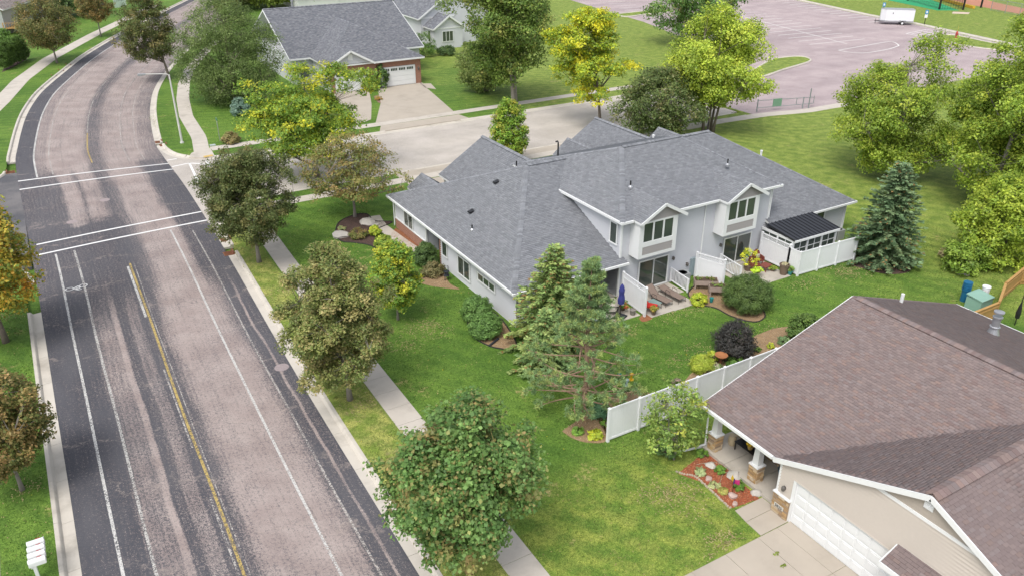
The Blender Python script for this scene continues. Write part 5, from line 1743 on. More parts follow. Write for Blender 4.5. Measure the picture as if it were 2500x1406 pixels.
bwm.b2(37.9, 44.5, 99.70, 99.745, 2.55, HZE - .15); bwm.b2(43.75, 44.5, 99.70, 99.745, 0, 2.55); bwm.b2(37.3, 38.75, 99.70, 99.745, 0, 2.55); bwm.b2(32.0, 32.5, 99.7, 99.745, 0, 2.9); bwm.b2(32.0, 37.9, 99.70, 99.745, 2.55, 3.3)
bwm.build('brick_front', BRICK_Y, b2)
MB().b2(44.502, 44.53, 99.7, 103, 0, HZE - .2).build('brick_return', BRICK_X, b2)
sid(b2, SIDING_W, [(gcx - ghw + .2, 99.4, HZE - .1), (gcx + ghw - .2, 99.4, HZE - .1), (gcx, 99.4, gz - .1)], (0, -1, 0), .16)
MB().b2(gcx - .3, gcx + .3, 99.3, 99.36, 4.0, 4.8).build('gable_vent', WHITE, b2)
for x0, x1 in ((38.85, 43.7), (32.55, 37.25)):
    gdo = MB().b2(x0, x1, 99.66, 99.73, .05, 2.5).build('garage_door', WHITE, b2)
    for i in range(4): MB().b2(x0 + .08, x1 - .08, 99.635, 99.66, .1 + i * .6, .1 + i * .6 + .54).build('panel', WHITE, gdo)
    n = 4
    for k in range(n):
        for j in range(4):
            xx = x0 + .22 + k * (x1 - x0 - .3) / n + j * .24
            MB().b2(xx, xx + .19, 99.62, 99.64, 2.0, 2.32).build('lite', GLASS, gdo)
MB().lathe((44.15, 99.6, 1.75), [(.05, 0), (.12, .1), (.12, .35), (.03, .45)], 8).build('wall_lantern', MATS['lantern'], b2)
MB().box((30.8, 106.75, 1.6), (1.2, .08, 1.5)).build('window', GLASS, b2)
window(b2, (46.3, 106.78, 2.0), (0, -1, 0), 1.1, 1.4, 1)
MB().lathe((33.2, 117.3, 8.3), [(.16, 0), (.16, .9), (.22, .9), (.22, 1.1)], 10).build('flue_pipe', GREYM, b2)
for q in ([(38.2, 99.7), (44.4, 99.7), (43.0, 92.2), (35.6, 92.2)], [(35.6, 92.18), (43.0, 92.18), (41.4, 83.85), (31.6, 83.85)], [(31.6, 82.35), (41.3, 82.35), (41.6, 80.2), (30.6, 80.2)], [(32.2, 99.7), (37.0, 99.7), (34.4, 92.2), (30.6, 92.2)], [(30.6, 92.18), (34.4, 92.18), (31.7, 85.5), (29.6, 84.0)]):
    MB().prism(q, -.1, .02).build('driveway_slab', CONC_D)['kind'] = 'structure'
MB().prism([(44.55, 99.0), (45.4, 98.6), (44.6, 95.3), (43.7, 96.6), (44.3, 99.7), (44.55, 100.5)], -.1, .02).build('garden_path', CONC_D)['kind'] = 'structure'

# duplex driveways towards the side street
for x0, x1 in ((26.4, 34.4), (37.8, 45.8)):
    root = thing('driveway', None, None, (0, 0, 0), kind='structure')
    for i in range(2):
        for ya, yb in ((56.0, 59.8), (59.8, 63.5), (65.0, 66.42)):
            xa = x0 + (x1 - x0) * i / 2
            MB().b2(xa + .008, xa + (x1 - x0) / 2 - .008, ya + .008, yb - .008, -.1, .02).build('slab', CONC_D, root)

# ================================================================== pale house right of the brick house
b3 = thing('pale_gable_house', 'pale grey gabled house partly hidden behind the tall maple', 'house', (61.0, 126.0, 0))
sid(b3, SIDING_W, [(55.9, 124.2, 0), (68, 124.2, 0), (68, 124.2, 4.6), (62, 124.2, 8.6), (55.9, 124.2, 4.6)], (0, -1, 0), .2, .02)
sid(b3, SIDING_W, [(55.9, 138, 0), (55.9, 124.2, 0), (55.9, 124.2, 4.6), (55.9, 138, 4.6)], (-1, 0, 0), .2, .02)
sid(b3, SIDING_W, [(56.6, 120.6, 0), (61.6, 120.6, 0), (61.6, 120.6, 3.3), (59.1, 120.6, 5.0), (56.6, 120.6, 3.3)], (0, -1, 0), .2, .02)
sid(b3, SIDING_W, [(56.6, 124.2, 0), (56.6, 120.6, 0), (56.6, 120.6, 3.3), (56.6, 124.2, 3.3)], (-1, 0, 0), .2, .02)
q1 = [(55.3, 123.8, 4.4), (62, 123.8, 8.8), (62, 138, 8.8), (55.3, 138, 4.4)]
q2 = [(62, 123.8, 8.8), (68.7, 123.8, 4.4), (68.7, 138, 4.4), (62, 138, 8.8)]
q3 = [(56.2, 120.2, 3.2), (59.1, 120.2, 5.15), (59.1, 125.5, 5.15), (56.2, 124.2, 3.2)]
q4 = [(59.1, 120.2, 5.15), (62.0, 120.2, 3.2), (62.0, 124.2, 3.2), (59.1, 125.5, 5.15)]
r3 = roof_deck(b3, [q1, q2, q3, q4], WHITE, .2)
S = Shingles(DKGREY, [4, 3, 3, 2], 74, .2, .5, .014)
for p in (q1, q2, q3, q4): S.plane(p)
S.finish(r3, CAM, 0)
for a, b in (((55.3, 123.75, 4.3), (62, 123.75, 8.7)), ((68.7, 123.75, 4.3), (62, 123.75, 8.7)), ((56.2, 120.15, 3.1), (59.1, 120.15, 5.05)), ((62, 120.15, 3.1), (59.1, 120.15, 5.05))): MB().bar(a, b, .06, .24).build('rake_board', WHITE, r3)
MB().b2(56.5, 61.7, 120.52, 120.6, 3.1, 3.3).build('trim_board', WHITE, b3)
MB().b2(55.8, 62, 124.1, 124.2, 4.3, 4.55).build('trim_board', WHITE, b3)
window(b3, (58.9, 120.58, 1.9), (0, -1, 0), 2.0, 1.7, 3)
window(b3, (56.58, 122.4, 1.8), (-1, 0, 0), 1.0, 1.9, 1)
tag(MB().b2(53.4, 53.6, 122.5, 126.5, 0, 2.2).b2(53.35, 53.65, 122.5, 126.5, 2.2, 2.3).build('board_fence', pm('red_cedar', (.28, .09, .05), .8, .2), origin=(53.5, 124.5, 0)), 'reddish board fence between the two far houses', 'fence')

# white garage behind the brick house
b4 = thing('white_garage', 'white garage front at the very top behind the dark-roofed house', 'garage', (61, 178, 0))
MB().b2(51, 73, 176, 190, 0, 3.2).build('wall', WHITE, b4)
MB().add([(50, 175, 3.2), (74, 175, 3.2), (74, 183, 7), (50, 183, 7), (50, 191, 3.2), (74, 191, 3.2)], [(0, 1, 2, 3), (3, 2, 5, 4)]).build('roof', pm('far_roof', (.22, .21, .21), .9, .15), b4)
gdo = MB().b2(53, 60, 175.85, 175.95, .2, 2.6).build('garage_door', WHITE, b4)
for kx in range(8): MB().b2(53.3 + kx * .82, 53.9 + kx * .82, 175.8, 175.86, 2.0, 2.4).build('lite', GLASS, gdo)

# ================================================================== house with the wooden deck, top left
b1 = thing('deck_house', 'grey-green house with white windows at the top left corner', 'house', (-2.9, 172.0, 0), rad(-22.7))
SAGE = pm('sage_siding', (.37, .39, .37), .6, .08)
sid(b1, SAGE, [(-2.9, 172, 0), (-2.9, 192, 0), (-2.9, 192, 4.4), (-2.9, 172, 4.4)], (1, 0, 0), .2, .02)
sid(b1, SAGE, [(-16, 172, 0), (-2.9, 172, 0), (-2.9, 172, 4.4), (-9.5, 172, 8), (-16, 172, 4.4)], (0, -1, 0), .2, .02)
q1 = [(-2.3, 171.5, 4.3), (-2.3, 193, 4.3), (-9.5, 193, 8.2), (-9.5, 171.5, 8.2)]
q2 = [(-9.5, 171.5, 8.2), (-9.5, 193, 8.2), (-16.7, 193, 4.3), (-16.7, 171.5, 4.3)]
q3 = [(-1.6, 187, 5.6), (-1.6, 190.6, 4.3), (-4, 190.6, 4.3), (-4.2, 187, 5.6)]
r1 = roof_deck(b1, [q1, q2], WHITE, .2)
S = Shingles([(.36, .30, .28), (.42, .36, .34), (.30, .26, .25)], [3, 2, 2], 75, .22, .5, .014)
for p in (q1, q2): S.plane(p)
S.finish(r1, CAM, 0)
window(b1, (-2.88, 178.6, 2.2), (1, 0, 0), 2.6, 2.2, 2, name='sliding_door')
window(b1, (-2.88, 184.6, 2.7), (1, 0, 0), 2.6, 1.9, 3)
window(b1, (-2.88, 190.4, 2.7), (1, 0, 0), 1.4, 1.6, 2)
dk = thing('wooden_deck', 'golden wooden deck with railing and lattice skirt at the top left', 'deck', (-2.9, 172.0, 0), rad(-22.7))
DX0, DX1, DY0, DY1 = -2.75, 1.6, 171.0, 181.0
for kx in range(14):
    xx = DX0 + (DX1 - DX0) * kx / 14
    MB().b2(xx + .01, xx + .235, DY0, DY1, 1.12, 1.18).build('board', WOODF, dk)
for a, b in (((DX1, DY0), (DX1, DY1)), ((DX0, DY0), (DX1, DY0))):
    MB().bar((*a, 2.12), (*b, 2.12), .12, .06).build('rail', WOODF, dk); MB().bar((*a, 1.28), (*b, 1.28), .08, .06).build('rail', WOODF, dk)
for kx in range(30):
    MB().box((DX1, DY0 + (DY1 - DY0) * kx / 29, 1.65), (.06, .06, .95)).build('baluster', WOODF, dk)
for kx in range(10):
    MB().box((DX0 + (DX1 - DX0) * kx / 9, DY0, 1.65), (.06, .06, .95)).build('baluster', WOODF, dk)
for x, y in ((DX1, DY0), (DX1, (DY0 + DY1) / 2), (DX1, DY1), (DX0, DY0)): MB().box((x, y, 1.1), (.14, .14, 2.2)).build('post', WOODF, dk)
lt = MB()
for kx in range(40):
    y = DY0 + kx * .3
    lt.bar((DX1 + .02, y, .05), (DX1 + .02, min(y + 1.0, DY1), .05 + min(1.0, DY1 - y) if DY1 > y else .05), .04, .02) if y < DY1 - .05 else None
    lt.bar((DX1 + .04, y, 1.05), (DX1 + .04, min(y + 1.0, DY1), 1.05 - min(1.0, DY1 - y)), .04, .02) if y < DY1 - .05 else None
lt.build('lattice', WOODG, dk)


# ------------------------------------------------------------------ planting beds with chips
def chips(name, poly, z, pal, seed, dens=190, size=.055, parent=None):
    """loose wood chips lying over a bed (nobody could count them)"""
    rng = np.random.default_rng(seed)
    A = np.array(poly)
    x0, y0 = A.min(0); x1, y1 = A.max(0)
    n = int((x1 - x0) * (y1 - y0) * dens)
    P = np.c_[rng.uniform(x0, x1, n), rng.uniform(y0, y1, n)]
    ins = np.zeros(n, bool)
    for i in range(len(A)):
        a, b = A[i], A[(i + 1) % len(A)]
        c = ((a[1] > P[:, 1]) != (b[1] > P[:, 1])) & (P[:, 0] < (b[0] - a[0]) * (P[:, 1] - a[1]) / (b[1] - a[1] + 1e-12) + a[0])
        ins ^= c
    P = P[ins]; n = len(P)
    P3 = np.c_[P, z + rng.uniform(.004, .03, n)]
    a = unit(np.c_[rng.normal(size=(n, 2)), rng.normal(size=n) * .25])
    nr = unit(UP + rng.normal(size=(n, 3)) * .35)
    V = kites(P3, a, nr, size * rng.uniform(.6, 1.6, (n, 1)), size * .5 * np.ones((n, 1)))
    col = np.array(pal)[rng.integers(len(pal), size=n)] * rng.uniform(.7, 1.3, (n, 1))
    o = np_mesh(name, V, np.arange(len(V)).reshape(-1, 4), CHIP, parent, np.repeat(col, 4, 0), origin=(*A.mean(0), 0))
    return tag(o, kind='stuff')


TANS = [(.42, .27, .14), (.50, .35, .20), (.34, .20, .10), (.55, .42, .27)]
REDS = [(.42, .10, .045), (.50, .16, .07), (.34, .075, .035), (.55, .28, .16)]
DARKS = [(.10, .06, .05), (.15, .09, .075), (.07, .045, .04), (.2, .13, .1)]
ORNG = [(.42, .17, .08), (.5, .24, .12), (.33, .12, .06)]


EXC = []


def bed(label_name, pts, pal, seed, edge=None, z=.006, dens=190, soil=None, smooth=True):
    P = [tuple(p[:2]) for p in (catmull(list(pts) + [pts[0]], 5)[:-1] if smooth else pts)]
    m = np.mean(np.array(pal), 0) * .62
    EXC.append(np.array(P))
    mat = pm('soil_' + label_name + str(seed), tuple(soil or m), .95, .3, 4, 40, .5)
    b = MB().prism(P, -.15, z).build('planting_bed', mat, tri=True, origin=(*np.array(P).mean(0), 0))
    b['kind'] = 'structure'
    chips('mulch', P, z, pal, seed, dens, parent=None)
    if edge:
        MB().tube([(p[0], p[1], z + .015) for p in P + [P[0]]], .045, 5).build('bed_edging', edge, b)
    return b


EDGE = pm('black_edging', (.03, .028, .026), .7)
bed('crab', [(16.84, 55.28), (17.90, 57.53), (19.41, 58.47), (20.54, 58.22), (20.55, 56.47), (21.69, 55.59), (20.46, 54.95), (19.49, 54.65), (19.25, 52.95), (18.79, 50.85), (18.47, 52.07), (17.72, 53.05), (16.90, 53.88)], DARKS, 1, EDGE, dens=220)
bed('entry', [(20.46, 53.15), (21.42, 54.28), (22.01, 49.82), (21.50, 49.60), (20.65, 49.67), (20.61, 51.69)], ORNG, 2, smooth=False)
bed('side', [(19.00, 44.63), (20.35, 46.07), (21.16, 45.59), (20.74, 43.47), (20.92, 42.37), (20.13, 43.05), (19.44, 43.81)], TANS, 3)
bed('corner', [(19.23, 37.98), (20.01, 39.03), (21.25, 38.62), (21.09, 36.30), (20.34, 33.97), (19.38, 34.53), (18.93, 35.44), (18.81, 36.50)], TANS, 4, EDGE)
bed('rear', [(32.92, 32.69), (33.64, 34.26), (35.61, 34.85), (36.62, 33.19), (36.31, 30.70), (35.70, 29.49), (34.72, 29.15), (34.14, 29.61), (33.76, 30.63), (33.67, 31.80)], TANS, 5, EDGE)
bed('pad', [(28.65, 33.15), (29.35, 33.53), (29.51, 33.01), (29.27, 32.72), (28.64, 32.73)], ORNG, 6)
bed('fenceline', [(19.9, 24.7), (20.6, 26.4), (22.4, 27.3), (24.0, 26.6), (25.6, 26.2), (27.4, 26.9), (29.4, 27.7), (31.4, 27.7), (33.4, 28.0), (35.2, 28.0), (36.0, 27.2), (33.0, 24.5), (27.6, 24.4), (23.2, 24.42)], TANS, 7, dens=150)
bed('pinebed', [(18.24, 26.12), (19.10, 26.38), (20.37, 26.76), (21.00, 26.35), (19.76, 24.47), (18.89, 24.68), (18.39, 25.35)], TANS, 8, dens=170)
bed('red', [(21.05, 20.81), (22.15, 21.07), (23.10, 21.27), (23.26, 20.35), (23.08, 19.12), (23.01, 17.76), (22.61, 17.78), (21.83, 17.85), (21.47, 17.98), (21.53, 18.42), (21.62, 19.10), (21.58, 19.75), (21.37, 20.20)], REDS, 9, None, dens=420)
bed('sprucebed', [(46.4, 31.6), (47.2, 29.6), (48.8, 28.9), (50.2, 29.6), (50.3, 31.3), (48.6, 32.6)], DARKS, 10, dens=120)
bed('hedge', [(-4.27, 135.99), (-2.03, 141.36), (-0.34, 147.70), (-0.59, 150.18), (-3.35, 141.45)], DARKS, 11, dens=40)
bed('drive', [(36.07, 95.75), (37.43, 95.96), (36.39, 92.11), (35.37, 92.24)], [(.3, .18, .12), (.4, .28, .2)], 12, dens=40)
# scalloped stone edging of the red bed
es = catmull([(21.06, 20.90), (21.27, 20.58), (21.55, 20.29), (21.57, 19.82), (21.55, 19.08), (21.47, 18.27), (21.47, 17.92)], 6)
edg = thing('stone_edging', 'row of small pale edging stones along the red mulch bed', 'edging', (*es[0], 0))
for i, p in enumerate(resample(es, .12)):
    MB().box((p[0] + random.uniform(-.02, .02), p[1] + random.uniform(-.02, .02), .03), (.10, .08, .05), random.random() * 3).build('stone', pm('pale_stone', (.42, .36, .28), .85, .2), edg)


# ------------------------------------------------------------------ stones, pots, plants
def boulder(label, p, r, col, seed, sq=.6, name='boulder'):
    rng = np.random.default_rng(seed)
    bm = bmesh.new()
    bmesh.ops.create_icosphere(bm, subdivisions=2, radius=1.0)
    ax = rng.uniform(.75, 1.25, 3)
    for v in bm.verts:
        f = 1 + .22 * math.sin(v.co.x * 3 + seed) * math.sin(v.co.y * 2.6 + seed * 2) + .12 * math.sin(v.co.z * 5 + seed)
        v.co = Vector((v.co.x * ax[0] * r * f, v.co.y * ax[1] * r * f, max(v.co.z, -.5) * r * sq * f + r * sq * .35))
    me = bpy.data.meshes.new(name); bm.to_mesh(me); bm.free()
    me.materials.append(col)
    return tag(mesh_obj(name, me, None, (p[0], p[1], 0)), label, 'stone', 'garden stones')


PALE = pm('boulder_pale', (.46, .43, .39), .85, .25, 4, 25, .4)
PINKST = pm('boulder_pink', (.45, .34, .30), .85, .25, 4, 25, .4)
boulder('large flat pale boulder in the crabapple bed', (19.88, 56.26), .75, PALE, 3, .4)
boulder('small pale stone beside the large flat boulder', (20.29, 55.63), .28, PALE, 4, .4)
boulder('low pale rock at the left end of the crabapple bed', (17.19, 54.98), .62, PALE, 5, .3)
for i, (p, r, lab, m) in enumerate((((22.70, 20.43), .26, 'white stone nearest the porch end of the red bed', PALE), ((23.12, 19.36), .28, 'white stone against the porch slab in the red bed', PALE), ((23.11, 18.00), .26, 'white stone at the walk end of the red bed', PALE), ((21.99, 19.80), .15, 'small pink stone in the middle of the red bed', PINKST), ((22.08, 18.40), .22, 'reddish stone low in the red bed', PINKST), ((21.81, 17.98), .17, 'dull purple stone at the foot of the red bed', PINKST), ((22.09, 36.89), .2, 'pale stone at the foot of the duplex corner', PALE), ((51.98, 26.82), .42, 'pale rock under the park shrubs', PALE))):
    boulder(lab, p, r, m, 20 + i)

GRN = [(.10, .19, .04), (.16, .26, .05), (.07, .13, .03)]
YG = [(.28, .33, .04), (.40, .40, .05), (.18, .25, .04)]
EVG = [(.055, .095, .035), (.08, .125, .045), (.04, .07, .028)]
VIB = [(.085, .155, .05), (.12, .20, .065), (.06, .115, .036)]
BRZ = [(.14, .13, .07), (.2, .16, .09), (.1, .1, .05)]
PUR = [(.030, .030, .034), (.045, .043, .048), (.06, .048, .05)]
shrub('round_evergreen', 'large clipped round evergreen behind the rear patios', (35.39, 30.79), 1.75, 1.7, 2.5, .10, [(.065, .105, .036), (.095, .14, .045), (.048, .08, .028)], [3, 3, 2], 50, 300, 150, clr=.32, lump=.05, asp=.35)
shrub('round_evergreen', 'dark clipped round shrub at the duplex entry', (20.65, 47.05), .95, .95, 1.75, .10, EVG, [3, 3, 2], 51, 130, 100, clr=.24, lump=.05)
shrub('low_shrub', 'bronze low shrub below the dark round one', (20.33, 45.17), .95, .8, 1.0, .10, BRZ, [3, 2, 2], 52, 90, 80)
shrub('yellow_shrub', 'small round yellow-green shrub beside the entry path', (19.46, 53.74), .55, .55, .85, .10, YG, [3, 2, 3], 53, 60, 80)
shrub('yellow_shrub', 'wider yellow-green shrub further down the entry path', (19.28, 51.42), .85, .7, .95, .11, [(.18, .25, .05), (.3, .33, .05), (.12, .18, .04)], [3, 2, 3], 54, 80, 80)
shrub('wispy_plant', 'loose reddish-green plant in the crabapple bed', (18.27, 53.98), .9, .75, .75, .09, [(.15, .15, .06), (.22, .13, .07), (.1, .14, .04)], [3, 2, 3], 55, 60, 40)
shrub('tuft_plant', 'small grey-green plant with pink heads in the crabapple bed', (17.69, 56.10), .35, .35, .35, .08, [(.2, .25, .12), (.35, .2, .15)], [3, 1], 56, 25, 40)
shrub('viburnum', 'upper pale green round shrub at the corner of the duplex', (19.97, 38.14), 1.05, 1.0, 1.7, .11, VIB, [3, 3, 2], 57, 190, 100, clr=.26, lump=.08)
shrub('viburnum', 'lower pale green round shrub beside the black bed edging', (19.51, 36.20), 1.05, 1.0, 1.55, .11, VIB, [3, 3, 2], 58, 190, 100, clr=.26, lump=.08)
shrub('purple_shrub', 'dark purple smoke bush in the bed along the white fence', (30.54, 27.02), 1.35, 1.25, 2.35, .13, PUR, [3, 3, 1.2], 59, 190, 70, clr=.35, asp=.35, lump=.2)
shrub('green_shrub', 'dark green shrub behind the brown roof', (35.54, 26.37), 1.2, 1.0, 1.7, .12, [(.07, .12, .035), (.11, .165, .045), (.05, .09, .03)], [3, 3, 2], 60, 140, 80)
shrub('grass_clump', 'feathery lime grass clump by the white fence', (27.89, 26.74), .8, .75, 1.0, .2, [(.30, .36, .06), (.22, .28, .05), (.38, .40, .09)], [3, 3, 2], 61, 110, 70, asp=.1, upb=.1)
shrub('hosta', 'yellow-green hosta at the end of the white fence', (19.32, 24.95), .42, .42, .4, .22, YG, [3, 3, 2], 62, 22, 14, asp=.6)
shrub('hosta', 'green hosta beside the yellow one near the fence end', (18.81, 25.67), .36, .36, .32, .2, GRN, [3, 3, 2], 63, 18, 14, asp=.5)
shrub('blue_yucca', 'spiky blue-green plant behind the fence end post', (20.51, 26.35), .6, .6, .65, .42, [(.09, .18, .12), (.12, .22, .14)], [3, 2], 64, 45, 20, asp=.12, upb=.1)
shrub('spirea', 'round golden spirea at the corner of the middle patio', (33.15, 32.75), .62, .6, .8, .09, YG, [3, 3, 3], 65, 80, 80)
for i, (p, r, h_, pal_, lab) in enumerate((
        ((24.30, 25.66), .55, .6, GRN, 'leafy green plant behind the white fence, left of the flowers'),
        ((23.51, 25.70), .6, .75, [(.13, .2, .06), (.2, .26, .08)], 'pale green plant between the bird feeders and the fence'),
        ((22.65, 25.79), .45, .5, [(.14, .18, .1), (.2, .24, .14)], 'grey-green clump right of the bird feeders'),
        ((25.71, 26.16), .45, .55, [(.12, .2, .05), (.3, .2, .25)], 'purple-flowered plant along the fence bed'),
        ((28.54, 26.36), .5, .5, [(.12, .2, .05), (.5, .45, .45)], 'white-flowered plant beside the bird bath'),
        ((29.18, 27.21), .4, .7, [(.09, .17, .04), (.36, .38, .06)], 'tall green plant left of the bird bath'),
        ((29.88, 26.15), .6, .6, [(.07, .14, .04), (.11, .19, .05)], 'low green perennials right of the bird bath'),
        ((30.52, 26.17), .5, .5, PUR, 'low dark perennial under the purple shrub'),
        ((34.13, 26.49), .45, .5, [(.1, .16, .08), (.14, .2, .1)], 'spiky plant at the far end of the fence bed'),
        ((21.68, 25.74), .6, .8, [(.12, .19, .05), (.17, .24, .06)], 'green shrub behind the fence end panel'),
        ((22.78, 21.15), .3, .5, GRN, 'small dark green conifer at the top of the red bed'),
        ((22.76, 19.90), .27, .42, GRN, 'middle small green conifer in the red bed'),
        ((22.70, 18.65), .3, .45, GRN, 'lower small green conifer in the red bed'),
        ((21.94, 20.29), .32, .25, [(.25, .3, .18), (.33, .36, .22)], 'silvery plant on the left of the red bed'),
        ((21.86, 19.27), .28, .22, [(.25, .28, .16), (.33, .33, .2)], 'faded silver-green clump in the red bed'),
        ((21.95, 18.84), .25, .22, [(.25, .28, .08), (.3, .25, .1)], 'straw-coloured clump in the red bed'),
        ((21.39, 22.07), .55, .9, [(.06, .11, .04), (.08, .14, .05)], 'dark low bush at the foot of the small porch tree'),
        ((-3.41, 164.61), 1.4, 2.4, [(.07, .13, .035), (.1, .17, .045)], 'round green bush in front of the wooden deck'),
        ((52.83, 116.38), 2.0, 4.0, [(.07, .13, .035), (.1, .16, .045)], 'tall green shrub between brick house and pale house'),
        ((56.14, 115.59), 1.6, 1.6, [(.045, .08, .03), (.07, .11, .04)], 'dark rounded shrub at the foot of the pale house'),
        ((38.69, 99.73), 1.15, 3.4, [(.05, .095, .035), (.08, .13, .04)], 'upright dark evergreen beside the brick garage door'),
        ((36.92, 98.88), 1.2, 1.9, [(.16, .22, .04), (.25, .28, .05)], 'loose yellow-green shrub left of the garage evergreen'),
        ((19.37, 94.70), 1.3, 2.2, [(.10, .16, .15), (.13, .19, .17)], 'small blue spruce under the corner locust'),
        ((15.76, 84.11), 1.0, 1.2, [(.2, .15, .08), (.14, .14, .06)], 'brownish shrub at the street corner'),
        ((53.34, 29.00), .6, .9, [(.25, .2, .13), (.3, .27, .18)], 'dry grass tuft beside the park shrubs'),
        ((35.92, 93.60), .5, .5, [(.2, .22, .05), (.35, .15, .06)], 'low flowers between the two garage drives'))):
    shrub('garden_plant', lab, p, r, r, h_, .10 if r < 1 else .2, pal_, [1] * len(pal_), 80 + i, 30 if r < .8 else 80, 40, cat='plant', group='garden plants')
for i in range(14):
    f_ = i / 13
    xx = 20.6 + 12.5 * f_ + random.uniform(-.4, .4); yy = 25.1 + 1.3 * f_ + random.uniform(-.3, .6)
    shrub('bedding_plant', ['first', 'second', 'third', 'fourth', 'fifth', 'sixth', 'seventh', 'eighth', 'ninth', 'tenth', 'eleventh', 'twelfth', 'thirteenth', 'fourteenth'][i] + ' small ' + ['green', 'yellow-green', 'pale green', 'bronze'][i % 4] + ' bedding plant behind the white fence, counting from the pine', (xx, yy), .28, .28, random.uniform(.25, .45), .09, [GRN, YG, VIB, BRZ][i % 4], [1, 1, 1], 160 + i, 16, 26, cat='plant', group='bedding plants behind the white fence')
# arborvitae hedge, one plant each
for i in range(6):
    a, b = np.array((-3.83, 137.68)), np.array((-0.96, 144.32))
    p = a + (b - a) * i / 5
    lab = ['arborvitae nearest the left edge of the picture', 'second arborvitae from the left', 'third arborvitae in the clipped row', 'fourth arborvitae in the clipped row', 'fifth arborvitae, next to the last', 'last arborvitae at the right end of the row'][i]
    shrub('arborvitae', lab, p, .85, .85, 4.3, .14, [(.06, .105, .026), (.085, .14, .036), (.045, .08, .022)], [3, 3, 2], 120 + i, 150, 60, group='arborvitae row', clr=.34, lump=.05)


# ------------------------------------------------------------------ white vinyl fences
def fence_panel(root, a, b, z0, z1, lattice=0.0):
    """one panel between two posts: tongue boards, rails, optional lattice band"""
    a, b = np.array(a, float), np.array(b, float)
    d = b - a; L = np.linalg.norm(d); d /= L
    n = np.array([-d[1], d[0]])
    zt = z1 - lattice
    mb = MB()
    k = max(2, int(round(L / .155)))
    for i in range(k):
        c = a + d * (L * (i + .5) / k)
        mb.obox((*c, (z0 + .06 + zt) / 2), (*d, 0), (0, 0, 1), (*n, 0), L / k - .008, zt - z0 - .06, .022)
    mb.obox((*((a + b) / 2), (z0 + .06 + zt) / 2), (*d, 0), (0, 0, 1), (*n, 0), L, zt - z0 - .06, .014)
    p = mb.build('panel', VINYL, root)
    for z in (z0 + .1, zt): MB().obox((*((a + b) / 2), z), (*d, 0), (0, 0, 1), (*n, 0), L, .11, .055).build('rail', VINYL, root)
    if lattice: MB().obox((*((a + b) / 2), z1), (*d, 0), (0, 0, 1), (*n, 0), L, .07, .055).build('rail', VINYL, root)
    if lattice:
        lt = MB()
        h = lattice - .06
        s = -h
        while s < L:
            for sg, off in ((1, .008), (-1, -.008)):
                s0, s1 = max(s, 0), min(s + h, L)
                if s1 - s0 < .03: continue
                f0, f1 = (s0 - s), (s1 - s)
                za, zb_ = (zt + .05 + f0, zt + .05 + f1) if sg > 0 else (zt + .05 + h - f0, zt + .05 + h - f1)
                A, B = a + d * s0, a + d * s1
                lt.bar((A[0] + n[0] * off, A[1] + n[1] * off, za), (B[0] + n[0] * off, B[1] + n[1] * off, zb_), .012, .024)
            s += .13
        lt.build('lattice', VINYL, root)


def fence(name, label, pts, h, lattice=0.0, ph=None, cap=True, z0=0.0):
    root = thing(name, label, 'fence', (*pts[0], 0))
    for p in pts:
        m = MB().box((p[0], p[1], z0 + (h + (ph or .06)) / 2), (.13, .13, h + (ph or .06)))
        m.build('post', VINYL, root)
        if cap:
            zc = z0 + h + (ph or .06)
            MB().add([(p[0] - .08, p[1] - .08, zc), (p[0] + .08, p[1] - .08, zc), (p[0] + .08, p[1] + .08, zc), (p[0] - .08, p[1] + .08, zc), (p[0], p[1], zc + .08)], [(3, 2, 1, 0), (0, 1, 4), (1, 2, 4), (2, 3, 4), (3, 0, 4)]).build('post_cap', VINYL, root)
    for a, b in zip(pts, pts[1:]):
        a_, b_ = np.array(a), np.array(b)
        d = (b_ - a_) / np.linalg.norm(b_ - a_) * .065
        fence_panel(root, a_ + d, b_ - d, z0 + .05, z0 + h, lattice)
    return root


fence('vinyl_fence', 'long white vinyl fence running behind the brown house', [(19.68, 24.32), (21.5, 24.3), (23.32, 24.28), (25.15, 24.26), (26.97, 24.24), (28.8, 24.22), (30.62, 24.2), (32.45, 24.18), (34.27, 24.16)], 1.88)
fence('privacy_screen', 'white lattice-topped screen left of the lounge chairs', [(29.28, 35.7), (29.12, 33.22)], 1.95, .36)
fence('privacy_screen', 'white lattice-topped screen between the two middle patios', [(35.55, 35.75), (36.3, 33.9)], 1.85, .36)
fence('privacy_screen', 'white lattice-topped screen left of the sunroom', [(41.72, 35.85), (41.74, 33.3)], 1.95, .36)
fence('privacy_fence', 'solid white privacy fence in front of the sunroom', [(41.74, 33.3), (41.78, 32.38), (43.6, 32.32), (45.45, 32.26), (47.28, 32.18)], 1.75)


def handrail(label, x, ya, yb, za, zb_, seed):
    root = thing('handrail', label, 'railing', (x, yb, 0))
    MB().box((x, ya, za + .5), (.09, .09, 1.05)).build('post', VINYL, root)
    MB().box((x, yb, zb_ + .5), (.09, .09, 1.05)).build('post', VINYL, root)
    for dz in (.12, .98): MB().bar((x, ya, za + dz), (x, yb, zb_ + dz), .06, .06).build('rail', VINYL, root)
    n = 14
    for i in range(1, n):
        t = i / n
        MB().box((x, ya + (yb - ya) * t, za + (zb_ - za) * t + .55), (.035, .035, .86)).build('baluster', VINYL, root)


handrail('white stair railing right of the lounge chairs', 33.62, 36.05, 34.35, .1, -.02, 1)
handrail('white stair railing left of the red wicker chairs', 38.0, 35.95, 34.0, .12, -.02, 2)

# ------------------------------------------------------------------ patios
def patio(cells, name='patio'):
    root = thing(name, None, None, (0, 0, 0), kind='structure')
    for x0, x1, y0, y1 in cells:
        MB().b2(x0 + .006, x1 - .006, y0 + .006, y1 - .006, -.12, .028).build('slab', SLABP, root)


